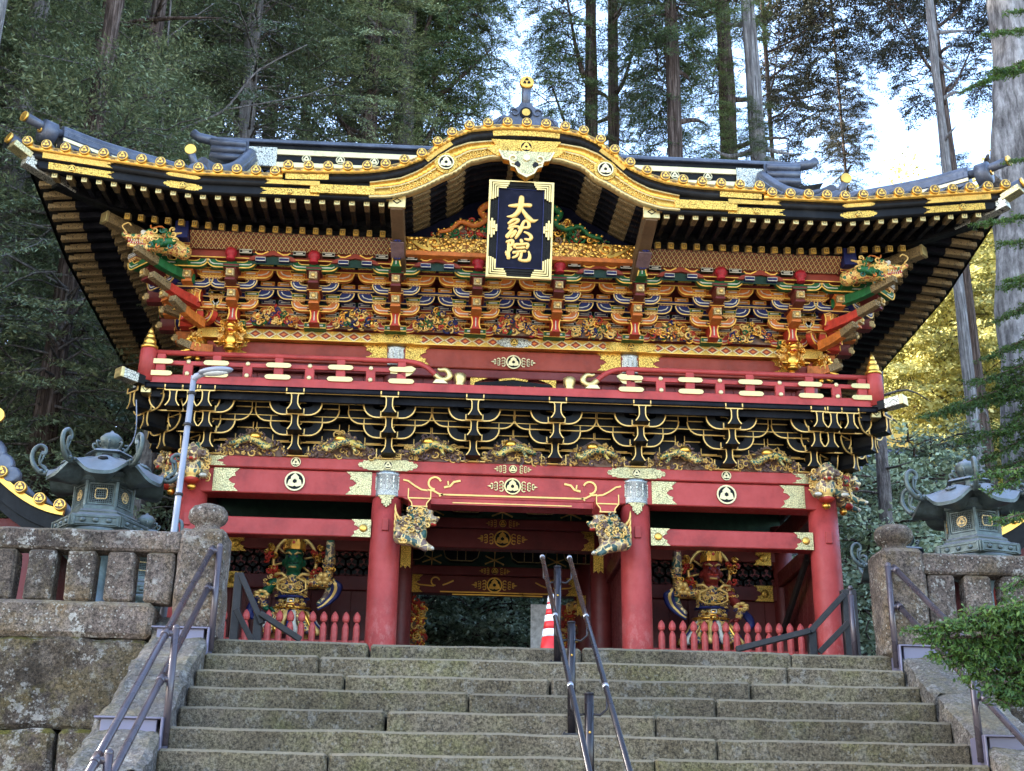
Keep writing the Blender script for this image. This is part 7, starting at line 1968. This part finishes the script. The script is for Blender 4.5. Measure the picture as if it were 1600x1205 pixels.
def tree(kind, x, y, zc0, cs=(1, 1, 1), trunk='brown', tr=1.0, label=None, th=None, rz=0, idx=0, lean=0, crown=True):
    z = gz(x, y)-.2; label = label or LABS[kind]
    t = LASTT_[0] = thing('%s_tree' % {'cedar': 'cedar', 'fir': 'fir', 'sunny': 'broadleaf', 'airy': 'pine'}[kind], label, 'tree', (x, y, z), group={'cedar': 'cedars behind the gate', 'fir': 'firs left of the gate', 'sunny': 'sunlit trees on the slope', 'airy': 'backlit trees behind the roof'}[kind])
    put(TR[trunk], 'trunk', t, (0, 0, 0), (0, lean, rz), (tr, tr, (th or (36 if kind in ('cedar', 'airy') else 26))/24))
    if crown: put(CRS[kind][idx % len(CRS[kind])], 'crown', t, (math.tan(lean)*zc0 if lean else 0, 0, zc0-z), (0, 0, rz), cs)
    return t
def tp_(kind, px, py, Y, cs=(1, 1, 1), trunk='brown', tr=1.0, **k):
    """crown foot seen at photo position (px, py) at depth Y"""
    p = at(px, py, Y); return tree(kind, p.x, Y, p.z, cs, trunk, tr, **k)
rg = random.Random(21)
# left wood: firs in rows
i = 0
for (px, py, Y, s_) in [(60, 760, 4, 1.0), (-60, 620, 6, 1.1), (170, 620, 9, 1.0), (40, 480, 10, 1.1), (-40, 300, 9, 1.1), (120, 330, 13, 1.1), (250, 300, 15, 1.15), (380, 300, 14, 1.1), (480, 290, 17, 1.15), (330, 180, 20, 1.2),
                        (560, 270, 16, 1.0), (200, 120, 18, 1.2), (60, 150, 20, 1.2), (430, 100, 21, 1.2), (560, 90, 24, 1.3), (-60, 60, 15, 1.2), (110, 560, 16, 1.2), (220, 470, 22, 1.2), (10, 700, 14, 1.1), (150, 760, 12, 1.0), (650, 240, 19, .95)]:
    col_ = ['at the left edge', 'above the left roof corner', 'above the demon tile of the left roof', 'behind the left half of the main ridge', 'left of the curved gable'][(px > 30)+(px > 190)+(px > 340)+(px > 500)]
    if py > 400: col_ = ['at the left edge below the eave', 'behind the large left lantern', 'behind the left eave', 'behind the left eave', 'behind the left eave'][(px > 90)+(px > 190)]
    dp_ = 'nearest' if Y < 10 else ('middle' if Y < 15 else ('farther' if Y < 20 else 'farthest'))
    hi_ = 'high ' if py < 180 else ('low ' if py > 600 else '')
    tp_('fir', px, py, Y, (s_, s_, s_*.9), ['brown', 'grey'][i % 2], rg.uniform(.6, 1.1), idx=i, rz=rg.uniform(0, 6), label='%s dark fir with %screwn %s' .replace('crewn', 'crown') % (dp_, hi_, col_)); i += 1
# firs on the bank to the left, outside the picture, that keep the gate in shade
for (x, y, s_) in [(-11, -3, 1.1), (-14, 1, 1.2), (-12, 6, 1.2), (-18, -5, 1.2), (-19, 2, 1.2), (-17, 8, 1.3), (-24, 0, 1.3), (-23, 6, 1.3), (-26, 10, 1.3), (-21, 13, 1.3), (-30, 4, 1.3), (-32, 14, 1.4), (-15, 12, 1.2), (-20, 18, 1.3), (-27, 20, 1.3), (-17, 23, 1.3), (-23, 27, 1.3), (-15, 29, 1.2), (-29, 31, 1.3), (-12, 19, 1.1)]:
    tree('fir', x, y, 3, (s_*1.1, s_*1.1, s_), 'brown', 1.2, 'tall dark fir on the bank at the far left that shades the gate', 38, idx=i, rz=rg.uniform(0, 6), crown=(x < -13 or y < 0))
    for q, zc in enumerate((10, 17, 24, 31)): put(CRS['fir'][(i+q) % 3], 'crown', LASTT_[0], (0, 0, zc), (0, 0, 1.0+q), (s_*1.15, s_*1.15, s_))
    i += 1
# tall trees behind the roof: one trunk each, with limbs that carry several masses of foliage
def big_tree(kind, px, Y, trunk, tr, label, masses, group, limb=True):
    p = at(px, 300, Y); z = gz(p.x, Y)-.2
    t = thing('cedar_tree' if kind == 'cedar' else 'pine_tree', label, 'tree', (p.x, Y, z), group=group)
    put(TR[trunk], 'trunk', t, (0, 0, 0), (0, 0, px), (tr, tr, 1.6))
    for q, (mx, my, s_) in enumerate(masses):
        c = at(mx, my, Y+rg.uniform(-.8, 1.2)); put(CRS[kind][(q+int(px)) % len(CRS[kind])], 'crown', t, (c.x-p.x, c.y-Y, c.z-z), (0, 0, rg.uniform(0, 6)), (s_,)*3)
        if limb and abs(c.x-p.x) > .6:
            m = MB(); A = Vector((0, 0, c.z-z-.3)); B = Vector((c.x-p.x, c.y-Y, c.z-z+4.2*s_)); m.tube(smooth_line([A, A.lerp(B, .4)+Vector((0, 0, -.4)), B], 4), [.10*tr+.02, .09*tr+.02, .08*tr+.02, .07*tr+.02, .06*tr+.02, .05*tr+.01, .04*tr+.01, .03*tr+.01, .02][:9], 6); m.build('limb', ['bark_brown'], t)
    return t
G1, G2 = 'cedars behind the roof', 'backlit trees behind the roof'
big_tree('cedar', 612, 17, 'grey', 1.15, 'knotty grey cedar rising behind the left slope of the curved gable', [(612, 330, .9), (560, 130, .9), (700, 300, .85), (690, 130, .95), (640, -20, 1.0), (740, 20, .8), (765, 170, .5)], G1)
big_tree('cedar', 914, 21, 'brown', .85, 'cedar with dark trunk right of the golden roof ornament', [(905, 340, .7), (860, 230, .6), (880, 90, .8), (930, -30, .9)], G1)
big_tree('cedar', 966, 23, 'brown', .8, 'second dark cedar trunk right of the golden roof ornament', [(975, 330, .55), (1000, 160, .75), (1010, 0, .9)], G1)
big_tree('cedar', 1046, 19, 'brown', .9, 'cedar with thick drooping green sprays in the middle of the right wood', [(1045, 330, .75), (1030, 200, .8), (1060, 80, .85), (1045, -40, .9)], G1)
big_tree('cedar', 1127, 22, 'brown', 1.2, 'broad dark cedar trunk beside the pale one', [(1125, 330, .6), (1105, 130, .75), (1130, -20, .9)], G1)
big_tree('cedar', 1179, 20, 'pale', 1.05, 'straight pale cedar trunk behind the right end of the main ridge', [(1185, 330, .4), (1160, 40, .7)], G1)
big_tree('airy', 1213, 25, 'brown', .35, 'slim backlit tree right of the pale trunk, spreading over the roof ridge', [(1235, 290, .55), (1270, 200, .6), (1225, 150, .7), (1290, 110, .65), (1240, 20, .9), (1340, 60, .6), (1300, -30, .8), (1345, 170, .35)], G2)
big_tree('airy', 1322, 27, 'brown', .2, 'small thin backlit tree standing alone in the bright sky gap', [(1322, 300, .38), (1310, 240, .42), (1345, 250, .3)], G2, False)
big_tree('airy', 1490, 21, 'brown', .55, 'tall backlit tree with violet brown trunk above the right eave', [(1500, 330, .28), (1440, 170, .55), (1400, 90, .65), (1530, 150, .5), (1450, 10, .8), (1560, 40, .7), (1380, -20, .8), (1500, -40, .8)], G2)
# sunlit slope far right
for r, (Y, n_) in enumerate(((30, 5), (36, 7), (44, 8), (54, 9))):
    for k in range(n_):
        px = 1375+k*(300/n_)+rg.uniform(-15, 15); py = (760-50*r)+rg.uniform(-20, 20); c = at(px, py, Y); s_ = min(1.35, (at(px, 345+max(0, 1480-px)*.8, Y).z-c.z)/8.6)
        if s_ > .3: tp_('sunny', px, py, Y, (max(s_, 1.0), max(s_, 1.0), s_), 'brown', .5, th=9, idx=i, rz=rg.uniform(0, 6))
        i += 1
# bare trunks that stand out
def lone(px, Y, tk, tr_, label, th=24, lean=0, crown=False, **k):
    p = at(px, 600, Y); return tree('cedar', p.x, Y, 16, (.8, .8, .8), tk, tr_, label, th, lean=lean, crown=crown, **k)
lone(1682, 9, 'pale', 3.2, 'massive pale furrowed cedar trunk at the right edge', 26)
lone(1521, 14, 'pale', .55, 'straight grey purple trunk below the right eave', 26)
lone(1378, 6, 'grey', .55, 'slender grey brown trunk just right of the gate', 9)
lone(232, 3, 'pale', .62, 'pale grey trunk behind the left lantern', 6)
lone(120, 8, 'brown', 1.2, 'reddish brown trunk behind the left lanterns', 20)
lone(-118, 2, 'pale', .75, 'pale leaning trunk at the upper left edge', 20, lean=-.0)
lone(50, 18, 'brown', 1.4, 'broad dark trunk deep in the left wood', 22)
lone(175, 20, 'grey', 1.3, 'broad grey trunk deep in the left wood', 22)
# undergrowth seen through the gate and beside it
for (px, py, Y, s_) in [(660, 1010, 9, 1.0), (730, 1000, 9.5, 1.1), (800, 1010, 9, 1.0), (860, 1000, 10, 1.1), (700, 985, 11, 1.2), (780, 975, 11.5, 1.3), (900, 1000, 10.5, 1.1), (640, 990, 11, 1.1), (840, 960, 12.5, 1.4), (720, 955, 13, 1.5),
                        (1350, 1010, 3, 1.0), (1375, 960, 5, 1.2), (1330, 930, 8, 1.4), (1400, 880, 8, 1.3), (1440, 830, 10, 1.3), (1380, 850, 12, 1.6), (1340, 870, 11, 1.4), (1470, 790, 11, 1.2), (60, 830, 6, 1.3), (200, 800, 6, 1.2), (250, 850, 4, 1.0), (240, 760, 9, 1.5), (20, 800, 9, 1.5)]:
    p = at(px, py, Y); t = thing('evergreen_shrub', 'dark evergreen shrub in the undergrowth behind the gate', 'shrub', (p.x, Y, p.z-.4), group='undergrowth shrubs')
    put(CRS['shrub'][i % 2], 'foliage', t, (0, 0, 0), (0, 0, rg.uniform(0, 6)), (s_,)*3); i += 1
# a long bare branch crossing the wood at the upper left
bb = thing('bare_branch', 'long pale bare branch crossing in front of the dark wood upper left', 'branch')
def limb(pts, r0, r1, Y): P = smooth_line([at(x, y, Y) for x, y in pts], 5); r0 *= .62; r1 *= .62; return MB().tube(P, [r0+(r1-r0)*j/(len(P)-1) for j in range(len(P))], 8).build('limb', ['bark_grey'], bb)
limb([(262, 215), (300, 195), (350, 172), (395, 118), (430, 95), (480, 70)], .06, .02, 8); limb([(350, 172), (420, 160), (480, 148), (520, 132)], .035, .012, 8); limb([(250, 235), (258, 130), (262, 60), (268, -10)], .06, .035, 9); limb([(258, 62), (300, 30), (335, 5)], .03, .015, 9)
# ---- near fir sprays reaching in from the right
def near_bough(label, pts, sizes, Y0, seed):
    rgn = np.random.RandomState(seed); Cs = []; Ds = []; Ns = []; w_ = MB()
    t = thing('fir_bough', label, 'fir branch', group='near fir branches at the right')
    for (a, b), L in zip(pts, sizes):
        A, B = np.array(at(*a, Y0)), np.array(at(*b, Y0-.2)); w_.tube([tuple(A), tuple((A+B)/2+np.array([0, 0, .03])), tuple(B)], [.016, .012, .005], 6, 0)
        n = int(np.linalg.norm(B-A)/.020)+2; ax = unit(B-A)
        for q in range(n):
            u = q/n; p = A+(B-A)*u; sd = 1 if q % 2 else -1
            pr_ = unit(np.cross(ax, np.array([0.0, -.4, 1])))*sd; d = unit(pr_*.9+ax*.6+rgn.randn(3)*.22+np.array([0, 0, -.12])); l = L*(1-.55*u)*(.6+.6*rgn.rand()); e = p+d*l
            if q % 2 == 0: w_.tube([tuple(p), tuple(e)], [.005, .002], 4, 0, False)
            k = int(l/.0045)+4; uu = rgn.rand(k); c = p+(e-p)*uu[:, None]+rgn.randn(k, 3)*.014
            Cs.append(c); Ds.append(unit(d+rgn.randn(k, 3)*.8)); Ns.append(unit(np.array([0, -.5, .8])+rgn.randn(k, 3)*.5))
    C = np.concatenate(Cs); n = len(C); Lf = .04*(.45+.95*rgn.rand(n))
    put(quads_mesh('foliage', C, np.concatenate(Ds), np.concatenate(Ns), Lf, Lf*.36, ['leaf_near', 'bark_brown'], w_), 'foliage', t); return t
near_bough('lowest thick fir branch hanging over the right handrail', [((1720, 1060), (1500, 1020)), ((1720, 1100), (1540, 1075)), ((1720, 980), (1470, 975)), ((1700, 960), (1425, 985)), ((1700, 1000), (1440, 1000)), ((1660, 1010), (1455, 1030)), ((1700, 1050), (1510, 1060)), ((1700, 1085), (1560, 1095)), ((1650, 985), (1480, 1015)), ((1700, 1020), (1500, 1040)), ((1680, 930), (1540, 955)), ((1690, 945), (1500, 965)), ((1640, 1060), (1560, 1085))], [.30, .28, .30, .22, .24, .24, .24, .2, .22, .24, .2, .22, .18], -9.0, 1)
near_bough('fir twigs in front of the right lantern roof', [((1680, 700), (1545, 770)), ((1690, 790), (1555, 815)), ((1700, 720), (1530, 745)), ((1650, 880), (1570, 925))], [.16, .15, .14, .12], -7.5, 2)
near_bough('fir branch crossing the grey trunk right of the eave', [((1720, 560), (1450, 650)), ((1700, 600), (1480, 640)), ((1700, 640), (1500, 690)), ((1720, 480), (1540, 560)), ((1720, 430), (1560, 500)), ((1700, 540), (1520, 600)), ((1720, 460), (1560, 620)), ((1720, 520), (1570, 680)), ((1720, 620), (1540, 720)), ((1720, 400), (1570, 450)), ((1720, 680), (1530, 745))], [.42, .4, .4, .36, .34, .4, .4, .4, .36, .34, .36], -3.0, 3)
near_bough('fir branch at the tip of the right eave', [((1720, 320), (1530, 350)), ((1720, 370), (1560, 380)), ((1720, 240), (1575, 252)), ((1700, 410), (1570, 440))], [.26, .26, .2, .26], -4.0, 4)
near_bough('fir branch before the massive trunk at the upper right', [((1720, 30), (1535, 55)), ((1720, 70), (1530, 130)), ((1720, 100), (1550, 110)), ((1720, 0), (1575, 20)), ((1700, 50), (1500, 145))], [.26, .26, .24, .22, .16], -4.0, 5)

# the fir trees at the right that carry the near boughs, standing just outside the picture
for (px, py, Y, lab) in ((1745, 600, -4.0, 'slender fir trunk right of the gate carrying the upper boughs'), (1760, 1000, -9.0, 'young fir trunk beside the stairs carrying the low bough')):
    p = at(px, py, Y); t = thing('fir_tree', lab, 'tree', (p.x, Y, -.3 if Y > -6 else -3.6)); put(TR['brown'], 'trunk', t, (0, 0, 0), (0, 0, 1), (.35, .35, .6 if Y > -6 else .22))
